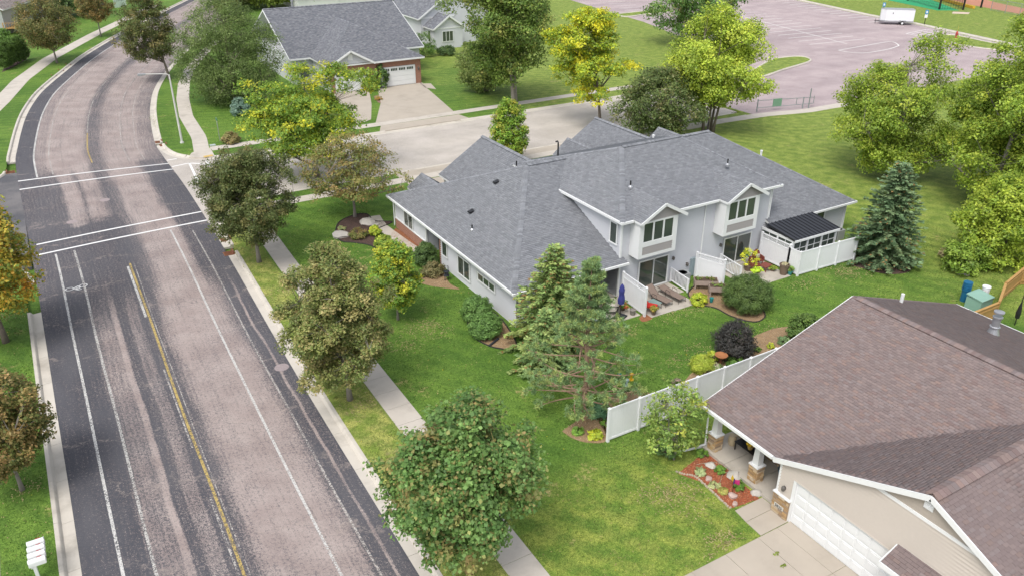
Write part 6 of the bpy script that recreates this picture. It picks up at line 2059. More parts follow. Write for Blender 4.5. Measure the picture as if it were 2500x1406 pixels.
patio([(24.65, 26.9, 33.55, 36.2), (26.9, 29.0, 33.45, 36.2), (24.65, 27, 36.2, 39.15), (27, 29.2, 36.2, 39.15)])
patio([(29.4, 31.2, 32.85, 34.5), (31.2, 33.05, 32.8, 34.5), (29.4, 31.2, 34.5, 36.15), (31.2, 33.5, 34.5, 36.15)])
patio([(37.6, 39.6, 32.6, 34.4), (39.6, 41.4, 32.6, 34.4), (37.6, 39.6, 34.4, 36.15), (39.6, 41.6, 34.4, 36.15)])
slabs([(20.9, 57.5), (20.55, 55.4), (20.7, 52.6), (20.9, 50.0), (21.2, 48.0)], .95, 'entry_path', 1.2)
RUG = pm('patterned_rug', (.27, .31, .36), .9, .3, 6, 20)
rug = thing('outdoor_rug', 'grey-blue slatted outdoor rug on the left patio', 'rug', (26.4, 34.3, 0))
for i in range(11):
    MB().b2(25.0 + i * .19, 25.0 + i * .19 + .165, 33.6, 35.3, .030, .044).build('slat', RUG, rug)


# patio furniture -------------------------------------------------
CUSH = pm('cream_cushion', (.50, .46, .41), .9, .08)
SLING = pm('taupe_sling', (.22, .165, .135), .8, .12, 8, 60)
BRZM = pm('bronze_frame', (.06, .045, .038), .45, .1)


def lounge(label, c, rz, up):
    root = thing('lounge_chair', label, 'lounge chair', (c[0], c[1], .03), rz, 'sling lounge chairs')
    # local: +y is the head end, seat from y=-.95 to .25, back rises behind
    s = MB().add([(-.29, -.95, .33), (.29, -.95, .33), (.29, .25, .31), (-.29, .25, .31), (-.29, -.95, .30), (.29, -.95, .30), (.29, .25, .28), (-.29, .25, .28)], [(0, 1, 2, 3), (7, 6, 5, 4), (0, 4, 5, 1), (1, 5, 6, 2), (2, 6, 7, 3), (3, 7, 4, 0)])
    s.build('seat', SLING, root, local=True)
    dy, dz = (.62, .52) if up else (.80, .10)
    MB().add([(-.29, .25, .32), (.29, .25, .32), (.29, .25 + dy, .32 + dz), (-.29, .25 + dy, .32 + dz), (-.29, .27, .29), (.29, .27, .29), (.29, .27 + dy, .29 + dz), (-.29, .27 + dy, .29 + dz)], [(0, 1, 2, 3), (7, 6, 5, 4), (0, 4, 5, 1), (1, 5, 6, 2), (2, 6, 7, 3), (3, 7, 4, 0)]).build('backrest', SLING, root, local=True)
    f = MB()
    for x in (-.31, .31):
        f.tube([(x, -.97, .31), (x, .25, .30), (x, .25 + dy, .31 + dz)], .018, 6)
        f.tube([(x, -.15, .3), (x, -.1, .52), (x, .25, .54), (x, .32, .34)], .016, 6)
    f.build('frame', BRZM, root, local=True)
    for x in (-.3, .3):
        for y in (-.9, .3): MB().tube([(x, y, .31), (x * 1.05, y - .02, 0)], .017, 6).build('leg', BRZM, root, local=True)


lounge('taupe lounge chair with raised back, left of the pair', (31.15, 34.35), rad(8), True)
lounge('taupe lounge chair lying flat, right of the pair', (32.25, 34.3), rad(4), False)
t = thing('side_table', 'small glass-topped side table by the lounge chairs', 'table', (30.35, 33.75, .03), rad(8))
MB().box((0, 0, .42), (.55, .75, .02)).build('table_top', pm('green_glass', (.22, .30, .28), .1, .05), t, local=True)
for x in (-.24, .24):
    for y in (-.33, .33): MB().tube([(x, y, .41), (x * 1.1, y * 1.1, 0)], .015, 6).build('leg', BRZM, t, local=True)
t = thing('red_chair', 'red cushioned folding chair behind the patio screen', 'chair', (29.85, 33.5, .03), rad(35))
RED = pm('red_fabric', (.55, .035, .025), .8, .12)
MB().box((0, -.05, .40), (.55, .6, .10)).build('seat', RED, t, local=True)
MB().add([(-.27, .2, .42), (.27, .2, .42), (.27, .55, .85), (-.27, .55, .85), (-.27, .27, .38), (.27, .27, .38), (.27, .62, .81), (-.27, .62, .81)], [(0, 1, 2, 3), (7, 6, 5, 4), (0, 4, 5, 1), (1, 5, 6, 2), (2, 6, 7, 3), (3, 7, 4, 0)]).build('backrest', RED, t, local=True)
for x in (-.28, .28):
    for y in (-.35, .35): MB().tube([(x, y * .5, .38), (x, y, 0)], .015, 6).build('leg', BLACK, t, local=True)
t = thing('bistro_chair', 'dark wire bistro chair beside the sliding door', 'chair', (30.35, 35.3, .03), rad(-20))
MB().lathe((0, 0, .44), [(.0, 0), (.2, 0), (.2, .03), (.0, .03)], 12).build('seat', BRZM, t, local=True)
m = MB().tube([(-.2, .18, .44), (-.2, .24, .85), (0, .26, .98), (.2, .24, .85), (.2, .18, .44)], .014, 6)
for x in (-.1, 0, .1): m.tube([(x, .19, .44), (x, .25, .92)], .008, 5)
m.build('backrest', BRZM, t, local=True)
for x in (-.16, .16):
    for y in (-.16, .16): MB().tube([(x, y, .44), (x * 1.3, y * 1.3, 0)], .012, 5).build('leg', BRZM, t, local=True)
t = thing('loveseat', 'black-framed loveseat with cream cushions on the left patio', 'sofa', (27.75, 34.85, .03), rad(-128))
MB().box((0, 0, .36), (1.25, .62, .14)).build('seat_cushion', CUSH, t, local=True)
for x in (-.31, .31): MB().add([(x - .3, .22, .40), (x + .3, .22, .40), (x + .3, .42, .88), (x - .3, .42, .88), (x - .3, .34, .38), (x + .3, .34, .38), (x + .3, .54, .85), (x - .3, .54, .85)], [(0, 1, 2, 3), (7, 6, 5, 4), (0, 4, 5, 1), (1, 5, 6, 2), (2, 6, 7, 3), (3, 7, 4, 0)]).build('back_cushion', CUSH, t, local=True)
m = MB().bar((-.68, -.3, .27), (.68, -.3, .27), .04).bar((-.68, .38, .27), (.68, .38, .27), .04).bar((-.68, .55, .85), (.68, .55, .85), .035)
for x in (-.68, .68): m.bar((x, -.32, .62), (x, .48, .66), .05, .03).bar((x, -.3, .27), (x, .38, .27), .035).bar((x, .38, .27), (x, .55, .86), .035)
m.build('frame', BLACK, t, local=True)
for x in (-.68, .68):
    for y in (-.32, .42): MB().bar((x, y, 0), (x, y * .95, .62), .035).build('leg', BLACK, t, local=True)
t = thing('coffee_table', 'black box coffee table with cream stool tucked under it', 'table', (26.55, 34.45, .045), rad(-30))
MB().box((0, 0, .40), (.75, .6, .04)).box((-.35, 0, .19), (.04, .58, .38)).box((0, .28, .19), (.74, .04, .38)).build('body', BLACK, t, local=True)
MB().box((.28, -.12, .28), (.32, .42, .1)).build('cushion', CUSH, t, local=True)
for x, y in ((.36, -.27), (.36, .25), (-.1, -.3)): MB().bar((x, y, 0), (x, y, .38), .035).build('leg', BLACK, t, local=True)
t = thing('patio_umbrella', 'closed blue patio umbrella on a black base', 'umbrella', (27.72, 33.85, .03))
UMB = pm('blue_canvas', (.045, .05, .22), .8, .15, 6)
MB().box((27.72, 33.85, .08), (.75, .6, .1), .4).box((27.72, 33.85, .16), (.5, .4, .08), .4).build('base', DARKM, t)
MB().tube([(27.72, 33.85, .1), (27.72, 33.85, 2.35)], .025, 8).build('pole', BLACK, t)
m = MB()
vs, n = [], 16
for i, (z, r) in enumerate(((1.02, .17), (1.3, .19), (1.55, .15), (1.62, .13), (1.9, .16), (2.2, .1), (2.33, .03))):
    for k in range(n): vs.append((27.72 + r * (1 + .22 * (k % 2)) * math.cos(6.283 * k / n), 33.85 + r * (1 + .22 * (k % 2)) * math.sin(6.283 * k / n), z))
m.add(vs, [(i * n + k, i * n + (k + 1) % n, (i + 1) * n + (k + 1) % n, (i + 1) * n + k) for i in range(6) for k in range(n)]).build('canopy', UMB, t)
MB().lathe((27.72, 33.85, 1.57), [(.165, 0), (.165, .06)], 12).build('tie', UMB, t)


def pot(label, p, r, h, mat, pal=None, ph=.4, pr=None, seed=0, z=.03, cat='planter', group='potted plants'):
    root = thing('plant_pot', label, cat, (p[0], p[1], z), group=group)
    MB().lathe((p[0], p[1], z), [(r * .7, 0), (r, h * .9), (r * 1.08, h * .9), (r * 1.08, h), (r * .9, h), (r * .85, h * .85)], 14).build('pot', mat, root, smooth=False)
    if pal:
        rng = np.random.default_rng(seed)
        C = crown_points(26, h + .02, h + ph, pr or r * 1.3, ROUND, rng, .2, .35) + np.array([p[0], p[1], z])
        V_, Q_, T_ = leafcloud(C, (pr or r * 1.3) * .35, 28, .09, pal, [1] * len(pal), rng)
        np_mesh('plant', V_, Q_, LEAF, root, T_)
    return root


CLAY = pm('brown_pot', (.17, .12, .09), .7, .2)
STN = pm('grey_pot', (.22, .2, .18), .8, .2)
pot('grey pot by the foot of the left patio screen', (28.62, 33.75), .2, .36, STN)
pot('potted geranium with red flowers before the left patio screen', (28.45, 34.5), .14, .2, CLAY, [(.08, .2, .05), (.12, .25, .06), (.55, .05, .06)], .5, .33, 3)
pot('large brown pot at the end of the right patio', (41.15, 33.05), .33, .75, CLAY, [(.3, .27, .2)], .08, .2, 4)
pot('small teal pot with pale plant at the fence corner', (41.5, 32.8), .18, .25, pm('teal_pot', (.05, .25, .25), .5), [(.25, .33, .1), (.15, .25, .08)], .35, .25, 5)
pot('pot of bright yellow vine by the right sliding door', (39.5, 34.75), .3, .4, CLAY, [(.42, .45, .03), (.52, .50, .05), (.26, .33, .04)], 1.25, .62, 6)
pot('low pot of lime foliage below the yellow vine', (39.3, 33.8), .25, .3, WOODG, [(.42, .5, .05), (.3, .42, .05)], .35, .4, 7)
pot('tall dark pot with bronze grass on the left patio', (26.9, 36.6), .22, .85, CLAY, [(.2, .17, .04), (.3, .2, .05), (.08, .05, .04)], .7, .42, 8)
pot('blue glazed pot on the front porch', (24.9, 18.2), .22, .36, pm('blue_glaze', (.10, .17, .22), .3), None, z=.15)
pot('white bucket and teal jug by the rear planter', (34.01, 32.50), .13, .3, pm('teal_plastic', (.02, .22, .22), .4), None)
pot('yellow flowers in a basket on the porch bench', (24.55, 19.9), .15, .2, pm('basket', (.4, .28, .1), .9), [(.6, .42, .03), (.5, .35, .04)], .2, .2, 9, z=.62)
pot('leafy fern in a pot in the rear corner bed', (29.75, 33.1), .16, .3, CLAY, [(.16, .2, .04), (.28, .2, .06)], .3, .26, 10)
pot('low plant along the edge of the right patio', (40.9, 33.8), .18, .12, CLAY, [(.12, .2, .05), (.3, .3, .06)], .25, .28, 11)

WICK = pm('red_wicker', (.20, .055, .04), .7, .2, 20, 90, .3)
for i, (c, rz, lab) in enumerate((((40.75, 35.1), rad(-15), 'red wicker chair with round back nearest the sunroom screen'), ((39.85, 34.6), rad(60), 'red wicker chair beside the yellow vine'))):
    t = thing('wicker_chair', lab, 'chair', (c[0], c[1], .03), rz, 'red wicker chairs')
    MB().box((0, 0, .38), (.6, .58, .08)).build('seat', WICK, t, local=True)
    vs = []
    n = 9
    for k in range(n + 1):
        a = math.pi * k / n
        vs += [(.33 * math.cos(a), .24, .42 + .62 * math.sin(a)), (.33 * math.cos(a), .32, .42 + .62 * math.sin(a))]
    m = MB().add(vs, [(2 * k, 2 * k + 2, 2 * k + 3, 2 * k + 1) for k in range(n)] + [tuple(2 * k for k in range(n + 1)), tuple(2 * k + 1 for k in range(n, -1, -1))])
    m.build('backrest', WICK, t, local=True)
    for x in (-.31, .31): MB().box((x, -.02, .5), (.08, .58, .3)).build('arm', WICK, t, local=True)
    for x in (-.26, .26):
        for y in (-.24, .24): MB().bar((x, y, 0), (x, y, .38), .05).build('leg', WICK, t, local=True)
    MB().box((.1, .16, .55), (.3, .1, .28), .3).build('pillow', CUSH, t, local=True)
t = thing('wicker_table', 'low red table in front of the wicker chairs', 'table', (40.55, 34.15, .03), rad(12))
MB().box((0, 0, .38), (.8, .6, .05)).build('table_top', WICK, t, local=True)
for x in (-.35, .35):
    for y in (-.25, .25): MB().bar((x, y, 0), (x, y, .37), .045).build('leg', WICK, t, local=True)
pot('teal vase behind the wicker chairs', (40.1, 35.5), .13, .3, MATS['teal_pot'], [(.3, .35, .05)], .15, .15, 12, z=.55)

# raised planters behind the middle patio
for i, (c, rz, lab) in enumerate((((35.05, 34.2), rad(-35), 'weathered raised planter box against the lattice screen'), ((35.25, 33.0), rad(-35), 'lower weathered raised planter with green herbs'))):
    t = thing('raised_planter', lab, 'planter', (c[0], c[1], 0), rz, 'raised planters')
    for y in (-.32, .32): MB().box((0, y, .52), (1.5, .035, .32)).build('side_board', WOODG, t, local=True)
    for x in (-.75, .75): MB().box((x, 0, .52), (.035, .64, .32)).build('end_board', WOODG, t, local=True)
    MB().box((0, 0, .60), (1.45, .6, .1)).build('soil', pm('dark_soil', (.09, .06, .04), .95, .3), t, local=True)
    for x in (-.7, .7):
        for y in (-.28, .28): MB().box((x, y, .26), (.09, .09, .55)).build('leg', WOODG, t, local=True)
    rng = np.random.default_rng(i)
    C = np.c_[rng.uniform(-.6, .6, 16), rng.uniform(-.2, .2, 16), rng.uniform(.68, .8, 16)]
    ca, sa = math.cos(rz), math.sin(rz)
    C = np.c_[C[:, 0] * ca - C[:, 1] * sa + c[0], C[:, 0] * sa + C[:, 1] * ca + c[1], C[:, 2]]
    V_, Q_, T_ = leafcloud(C, .12, 20, .08, [(.1, .18, .04), (.25, .2, .1)], [2, 1], rng)
    ve = np.array(V_) - np.array([c[0], c[1], 0]); ve = np.c_[ve[:, 0] * ca + ve[:, 1] * sa, -ve[:, 0] * sa + ve[:, 1] * ca, ve[:, 2]] + np.array([c[0], c[1], 0])
    np_mesh('herbs', ve, Q_, LEAF, t, T_)
def acunit(label, c):
    t = thing('air_conditioner', label, 'air conditioner', (c[0], c[1], 0))
    MB().box((c[0], c[1], .4), (.75, .75, .76)).build('casing', pm('ac_grey', (.33, .34, .34), .5, .1), t)
    m = MB()
    for k in range(4): m.lathe((c[0], c[1], .785), [(.1 + k * .07, 0), (.1 + k * .07, .012), (.085 + k * .07, .012)], 14)
    m.build('fan_grille', BLACK, t)
    for s in range(8): MB().box((c[0] - .38, c[1] - .3 + s * .085, .4), (.02, .03, .66)).build('louvre', DARKM, t)
acunit('grey air conditioner beside the white stair railing', (34.25, 35.6))
acunit('grey air conditioner behind the end of the privacy fence', (49.4, 35.4))
t = thing('hose_cart', 'dark hose reel standing on mulch by the side wall', 'hose reel', (20.79, 44.01))
px_, py_ = (20.79, 44.01)
MB().tube([(px_ - .15, py_, 0), (px_ - .12, py_, 1.05), (px_ + .12, py_, 1.05), (px_ + .15, py_, 0)], .022, 6).build('frame', DARKM, t)
MB().obox((px_, py_, .5), (1, 0, 0), (0, 1, 0), (0, 0, 1), .26, .1, .1).lathe((px_, py_, .35), [(.2, 0), (.2, .04), (.12, .05), (.12, .28), (.2, .29), (.2, .33)], 14).build('reel', DARKM, t)
t = thing('splash_block', 'dark downspout extension lying on the corner bed', 'downspout', (*(19.49, 35.11), 0))
a, b = (19.04, 34.95), (19.93, 35.40)
MB().bar((*a, .05), (*b, .08), .12, .07).build('trough', DARKM, t)
t = thing('bird_bath', 'terracotta bird bath in the bed by the fence', 'bird bath', (*(29.13, 26.59), 0))
c = (*(29.13, 26.59), 0)
TERR = pm('terracotta', (.36, .15, .06), .8, .2)
MB().lathe(c, [(.2, 0), (.18, .05), (.08, .15), (.07, .55), (.12, .62)], 14).build('pedestal', pm('bath_brown', (.14, .05, .03), .7), t)
MB().lathe(c, [(.1, .62), (.34, .68), (.36, .74), (.33, .74), (.05, .68)], 18).build('basin', TERR, t)
t = thing('bird_feeder', 'black bird feeder pole with teal and yellow tube feeders by the pine', 'bird feeder', (*(22.46, 26.62), 0))
c = np.array([*(22.46, 26.62), 0.0])
m = MB().tube([c, c + (0, 0, 2.1)], .018, 6)
for a in (0, 2.1, 4.2): m.tube([c + (0, 0, 1.75), c + (.18 * math.cos(a), .18 * math.sin(a), 1.9), c + (.34 * math.cos(a), .34 * math.sin(a), 1.75), c + (.36 * math.cos(a), .36 * math.sin(a), 1.62)], .01, 5)
m.build('pole', BLACK, t)
for a, mt in ((0, pm('feeder_yellow', (.6, .36, .02), .4)), (2.1, pm('feeder_teal', (.02, .2, .16), .4)), (4.2, pm('feeder_clear', (.35, .45, .5), .3))):
    q = c + (.36 * math.cos(a), .36 * math.sin(a), 1.2)
    f = MB().lathe(q, [(.03, 0), (.14, .0), (.14, .025), (.06, .04), (.06, .32)], 12).build('feeder', mt, t)
    MB().lathe(q, [(.11, .32), (.11, .36), (.03, .42)], 12).build('lid', mt, f)
MB().lathe(c, [(.2, .62), (.05, .85), (.02, .86)], 12).build('squirrel_baffle', BLACK, t)
t = thing('garden_flag', 'small colourful butterfly ornament on a stake in the red bed', 'ornament', (*(22.30, 18.63), 0))
c = np.array([*(22.30, 18.63), 0.0])
MB().tube([c, c + (0, 0, .75)], .01, 5).build('stake', BLACK, t)
for s, mt in ((-1, pm('flag_magenta', (.4, .02, .13), .6)), (1, pm('flag_yellow', (.6, .4, .03), .6)), (0, pm('flag_blue', (.04, .03, .16), .6))):
    if s: MB().add([c + (0, 0, .7), c + (.1, s * .22, .78), c + (.06, s * .26, .55), c + (0, 0, .5), c + (.02, 0, .6)], [(0, 1, 2, 3)]).add([c + (.012, 0, .7), c + (.112, s * .22, .78), c + (.072, s * .26, .55), c + (.012, 0, .5)], [(3, 2, 1, 0)]).build('wing', mt, t)
    else: MB().lathe(c + (0, 0, .45), [(.02, 0), (.035, .15), (.02, .3)], 8).build('body', mt, t)
t = thing('porch_bench', 'dark slatted bench on the front porch', 'bench', (24.6, 19.9, .15))
for k in range(5): MB().b2(24.35 + k * .1, 24.44 + k * .1, 19.2, 20.7, .58, .61).build('slat', BLACK, t)
MB().b2(24.86, 24.9, 19.2, 20.7, .65, 1.0).build('backrest', BLACK, t)
for x in (24.4, 24.82):
    for y in (19.25, 20.65): MB().bar((x, y, .15), (x, y, .6), .04).build('leg', BLACK, t)
t = thing('ceramic_stool', 'cream carved stool on the porch', 'stool', (24.55, 21.0, .15))
MB().lathe((24.55, 21.0, .15), [(.16, 0), (.2, .15), (.2, .35), (.15, .5), (.0, .5)], 14).build('body', pm('cream_ceramic', (.52, .42, .27), .6, .2, 10), t)
MB().lathe((24.55, 21.0, .65), [(.17, 0), (.17, .03), (.0, .035)], 14).build('seat', MATS['cream_ceramic'], t)
# storm-coloured hose lying in the red bed
hp_ = catmull([(*(22.17, 20.82), .03), (*(22.97, 20.58), .03), (*(23.25, 20.08), .03), (*(23.20, 19.71), .04), (*(22.76, 19.70), .04), (*(22.20, 19.32), .03)], 6)
tag(MB().tube(hp_, .016, 5).build('drip_hose', pm('hose_tan', (.3, .24, .18), .7), origin=(*(22.72, 20.32), 0)), 'thin tan hose curling through the red mulch bed', 'hose')
# shrubby weeds growing from the driveway joints
for i, p in enumerate(((21.16, 15.02), (20.92, 14.41))):
    shrub('weed', ['upper weed clump in the driveway joint', 'lower weed clump in the driveway joint'][i], p, .16, .1, .12, .06, [(.14, .2, .04), (.2, .24, .06)], [1, 1], 140 + i, 12, 16, group='driveway weeds', cat='weed')


# ------------------------------------------------------------------ street furniture
t = thing('street_lamp', 'tall pale street lamp leaning its arm over the road bend', 'street lamp', (11.36, 86.7, 0))
MB().tube([(11.36, 86.7, -.1), (11.36, 86.7, 3.5), (11.36, 86.7, 7.0)], [.12, .10, .075], 10).lathe((11.36, 86.7, 0), [(.2, 0), (.2, .12), (.14, .16)], 10).build('pole', LAMPM, t)
MB().tube([(11.36, 86.7, 6.9), (11.2, 86.75, 7.05), (10.6, 86.9, 7.12), (9.3, 87.35, 7.15)], .045, 8).build('arm', LAMPM, t)
hd = MB()
hd.obox((8.95, 87.47, 7.13), (-.946, .325, 0), (.325, .946, 0), (0, 0, 1), .75, .3, .13).obox((8.8, 87.52, 7.04), (-.946, .325, 0), (.325, .946, 0), (0, 0, 1), .4, .24, .08)
hd.build('lamp_head', GREYM, t)
t = thing('street_sign', 'thin street name sign post on the corner lawn', 'street sign', (14.9, 85.4, 0))
MB().bar((14.9, 85.4, 0), (14.9, 85.4, 2.5), .06).build('post', GREYM, t)
MB().box((14.9, 85.4, 2.3), (.05, .75, .22)).build('sign_blade', pm('sign_green', (.03, .17, .09), .5), t)
tag(MB().box((13.9, 84.2, .04), (.55, .4, .08)).box((13.9, 84.2, .085), (.4, .25, .02)).build('utility_cover', pm('lid_grey', (.42, .47, .47), .7), origin=(13.9, 84.2, 0)), 'grey utility cover set in the corner lawn', 'utility cover')

# cluster of rural mailboxes on one post
mx, my = -4.4, 28.6
t = thing('mailbox_stand', 'white post carrying four white mailboxes beside the left kerb', 'mailbox', (mx, my, 0))
MB().b2(mx - .06, mx + .06, my - .06, my + .06, -.1, 1.3).b2(mx - .05, mx + .05, my - .5, my + 1.0, 1.0, 1.09).b2(mx - .05, mx + .05, my + .9, my + 1.0, -.05, 1.05).build('post', WHITE, t)
for k in range(4):
    y = my - .42 + k * .36
    vs = []
    n = 8
    for x in (mx - .1, mx + .48):
        vs += [(x, y - .12, 1.1), (x, y + .12, 1.1)] + [(x, y + .12 * math.cos(math.pi * i / n), 1.25 + .12 * math.sin(math.pi * i / n)) for i in range(n + 1)]
    m_ = n + 3
    b_ = MB().add(vs, [tuple(range(m_)), tuple(range(2 * m_ - 1, m_ - 1, -1))] + [(i, i + m_, (i + 1) % m_ + m_, (i + 1) % m_) for i in range(m_)]).build('mailbox', WHITE, t)
    MB().b2(mx + .47, mx + .495, y - .11, y + .11, 1.12, 1.33).build('door', WHITE, b_)
    MB().b2(mx + .2, mx + .36, y + .122, y + .135, 1.28, 1.33).build('flag', pm('flag_red', (.5, .03, .03), .5), b_)

# utility boxes far up the left verge
for i, (p, s, lab) in enumerate((((18.53, 200.22), (1.2, 1.2, 1.5), 'broad pale green utility box on the far left verge'), ((19.63, 201.83), (.8, .9, 1.3), 'middle pale utility box on the far left verge'), ((20.36, 203.70), (.7, .7, 1.9), 'tall thin utility pedestal on the far left verge'))):
    t = thing('utility_box', lab, 'utility box', (*p, 0), group='utility boxes')
    G2 = pm('pale_green_box', (.45, .55, .47), .5, .08)
    MB().box((p[0], p[1], s[2] / 2), s).build('cabinet', G2, t)
    MB().box((p[0], p[1], s[2] + .03), (s[0] + .1, s[1] + .1, .06)).build('lid', G2, t)

# green transformer with things on top, cedar fence and clothes line (right edge)
p = (48.00, 23.36)
t = thing('transformer_box', 'green electrical transformer behind the brown roof', 'transformer', (*p, 0))
TG = pm('transformer_green', (.24, .40, .33), .5, .1)
MB().box((p[0], p[1], .4), (1.25, 1.0, .8)).box((p[0] + .1, p[1] - .62, .12), (1.1, .35, .24)).build('tank', TG, t)
MB().add([(p[0] - .66, p[1] - .54, .85), (p[0] + .66, p[1] - .54, .85), (p[0] + .66, p[1] + .54, 1.0), (p[0] - .66, p[1] + .54, 1.0), (p[0] - .66, p[1] - .54, .78), (p[0] + .66, p[1] - .54, .78), (p[0] + .66, p[1] + .54, .92), (p[0] - .66, p[1] + .54, .92)], [(0, 1, 2, 3), (7, 6, 5, 4), (0, 4, 5, 1), (1, 5, 6, 2), (2, 6, 7, 3), (3, 7, 4, 0)]).build('lid', TG, t)
t = thing('blue_bin', 'blue ribbed bin standing behind the transformer', 'bin', (p[0] + .2, p[1] + 1.05, 0))
q = (p[0] + .2, p[1] + 1.05, 0)
MB().lathe(q, [(.22, 0), (.25, 1.3), (.28, 1.3), (.28, 1.35), (0, 1.37)], 14).build('body', pm('blue_plastic', (.015, .12, .24), .4), t)
for k in range(5): MB().lathe((q[0], q[1], .75 + k * .12), [(.24, 0), (.285, .02), (.285, .06), (.24, .08)], 14).build('rib', MATS['blue_plastic'], t)
t = thing('white_bucket', 'white bucket with an orange label beside the transformer', 'bucket', (p[0] + 1.05, p[1] + .3, 0))
MB().lathe((p[0] + 1.05, p[1] + .3, 0), [(.2, 0), (.24, 1.1), (.26, 1.1), (.26, 1.15), (0, 1.15)], 14).build('body', WHITE, t)
MB().box((p[0] + .83, p[1] + .28, .75), (.03, .2, .25), .3).build('label', pm('orange_label', (.5, .13, .03), .6), t)
fp = [(44.0, 21.9), (47.4, 21.9), (50.3, 23.2), (53.6, 23.9), (56.0, 22.4)]
t = thing('cedar_fence', 'golden cedar board fence around the yard at the right edge', 'fence', (*fp[0], 0))
for a, b in zip(fp, fp[1:]):
    a, b = np.array(a), np.array(b)
    d = b - a; L = np.linalg.norm(d); d /= L
    n_ = np.array([-d[1], d[0]])
    k = int(L / .15)
    for i in range(k):
        c = a + d * (L * (i + .5) / k)
        MB().obox((*c, .62), (*d, 0), (0, 0, 1), (*n_, 0), .138, 1.2, .025).build('board', WOODF, t)
    for z in (.3, 1.0): MB().obox((*((a + b) / 2 - n_ * .04), z), (*d, 0), (0, 0, 1), (*n_, 0), L, .09, .04).build('rail', WOODF, t)
    MB().obox((*((a + b) / 2), 1.25), (*d, 0), (0, 0, 1), (*n_, 0), L, .04, .15).build('cap_rail', WOODF, t)
    MB().box((*a, .65), (.11, .11, 1.4)).build('post', WOODF, t)
t = thing('clothes_dryer', 'grey rotary clothes line with thin wires at the right edge', 'clothes line', (49.8, 20.2, 0))
MB().tube([(49.8, 20.2, 0), (49.8, 20.2, 1.9)], .03, 8).build('pole', GREYM, t)
m = MB()
for k in range(4):
    a = k * math.pi / 2 + .4
    m.tube([(49.8, 20.2, 1.2), (49.8 + 1.5 * math.cos(a), 20.2 + 1.5 * math.sin(a), 1.95)], .016, 5)
for r in (.6, .9, 1.2, 1.45):
    for k in range(4):
        a, b = k * math.pi / 2 + .4, (k + 1) * math.pi / 2 + .4
        z = 1.2 + .75 * r / 1.5
        m.tube([(49.8 + r * math.cos(a), 20.2 + r * math.sin(a), z), (49.8 + r * math.cos(b), 20.2 + r * math.sin(b), z)], .008, 4)
m.build('lines', GREYM, t)
t = thing('patio_umbrella', 'closed black umbrella beyond the brown roof', 'umbrella', (47.9, 20.9, 0))
MB().tube([(47.9, 20.9, 0), (48.0, 20.95, 2.9)], .028, 8).build('pole', BLACK, t)
MB().lathe((47.9, 20.9, .5), [(.12, 0), (.15, .35), (.09, .8), (.03, 1.1)], 10).build('canopy', BLACK, t)
t = thing('raised_planter', 'grey wooden planter inside the cedar fence', 'planter', (54.0, 22.4, 0))
MB().box((54.0, 22.4, .75), (1.3, .6, .3)).build('box', WOODG, t)
for x in (-.58, .58):
    for y in (-.24, .24): MB().box((54 + x, 22.4 + y, .35), (.09, .09, .7)).build('leg', WOODG, t)

# ------------------------------------------------------------------ park: parking lot, trailer, signs, ball field
lot = [(70.8, 63.6), (96, 63.4), (120, 64), (139, 69.5), (142.4, 82), (146.7, 97.8), (148.5, 110), (155, 135), (163, 165), (112, 170), (106, 138.7), (104.1, 126.4), (98.5, 108), (96.5, 90), (93.5, 86.5), (75, 80.2), (70.8, 79.5)]
lo = MB().prism(lot, -.2, .012).build('parking_lot', LOT, tri=True); lo['kind'] = 'structure'
kerb([(139, 69.5), (142.4, 82), (146.7, 97.8), (148.5, 110), (155, 135), (163, 165)], 1, 'lot_kerb', 6.0)
for o in [c for c in bpy.data.objects if c.name.startswith('lot_kerb')]: o.location.z = .13
slabs([(140.2, 70), (143.6, 82), (147.9, 97.8), (149.7, 110), (156.2, 135), (164.2, 165)], 1.6, 'lot_sidewalk', 3.0, .03)


def island(pts, nm):
    P = [tuple(p) for p in catmull(pts + [pts[0]], 6)[:-1]]
    isl = MB().prism(P, -.1, .12).build('traffic_island', GRASS_U, tri=True); isl['kind'] = 'structure'
    MB().tube([(p[0], p[1], .08) for p in P + [P[0]]], .16, 6).build('kerb_ring', KERBM, isl)


island([(90, 83.2), (97.2, 86.6), (102.0, 86.4), (102.6, 84.6), (100.4, 82.6), (93.0, 80.6), (86, 78.6), (84, 80.4)], 'a')
island([(134.6, 84.6), (138, 87.0), (141.2, 85.8), (140.0, 80), (138.2, 72.2), (135.5, 72.0), (133.3, 77)], 'b')
island([(104.8, 136.5), (112.6, 137.0), (118, 137.5), (118, 133.6), (110, 133.2), (104.9, 132.8)], 'c')
for k in range(17):                      # right-hand row of bays
    t_ = k / 16
    x = 147.5 + 12 * t_ ** 1.1 - 1.0; y = 103 + 45 * t_
    strip('bay_line', [(x - 5.4, y + .6), (x, y)], .22, PAINT_P, lo, .022)
for k in range(17):                      # middle double row
    y = 92.5 + k * 3.0
    x = 118.5 + .26 * (y - 92)
    strip('bay_line', [(x - 6.2, y + .4), (x + 6.2, y - .8)], .2, PAINT_P, lo, .022)
strip('bay_line', [(118.2, 90), (131, 143)], .2, PAINT_P, lo, .024)
for k in range(12):
    y = 118 + k * 3.2
    x = 105.5 + .3 * (y - 126)
    strip('bay_line', [(x + .6, y), (x + 6.2, y - .8)], .2, PAINT_P, lo, .022)
strip('bay_line', catmull([(112.31, 86.90), (112.45, 84.79), (114.41, 83.24), (119.65, 83.40), (123.20, 84.26), (124.81, 85.05), (126.26, 87.77), (119.29, 87.43), (112.31, 86.90)], 5), .22, PAINT_P, lo, .022)
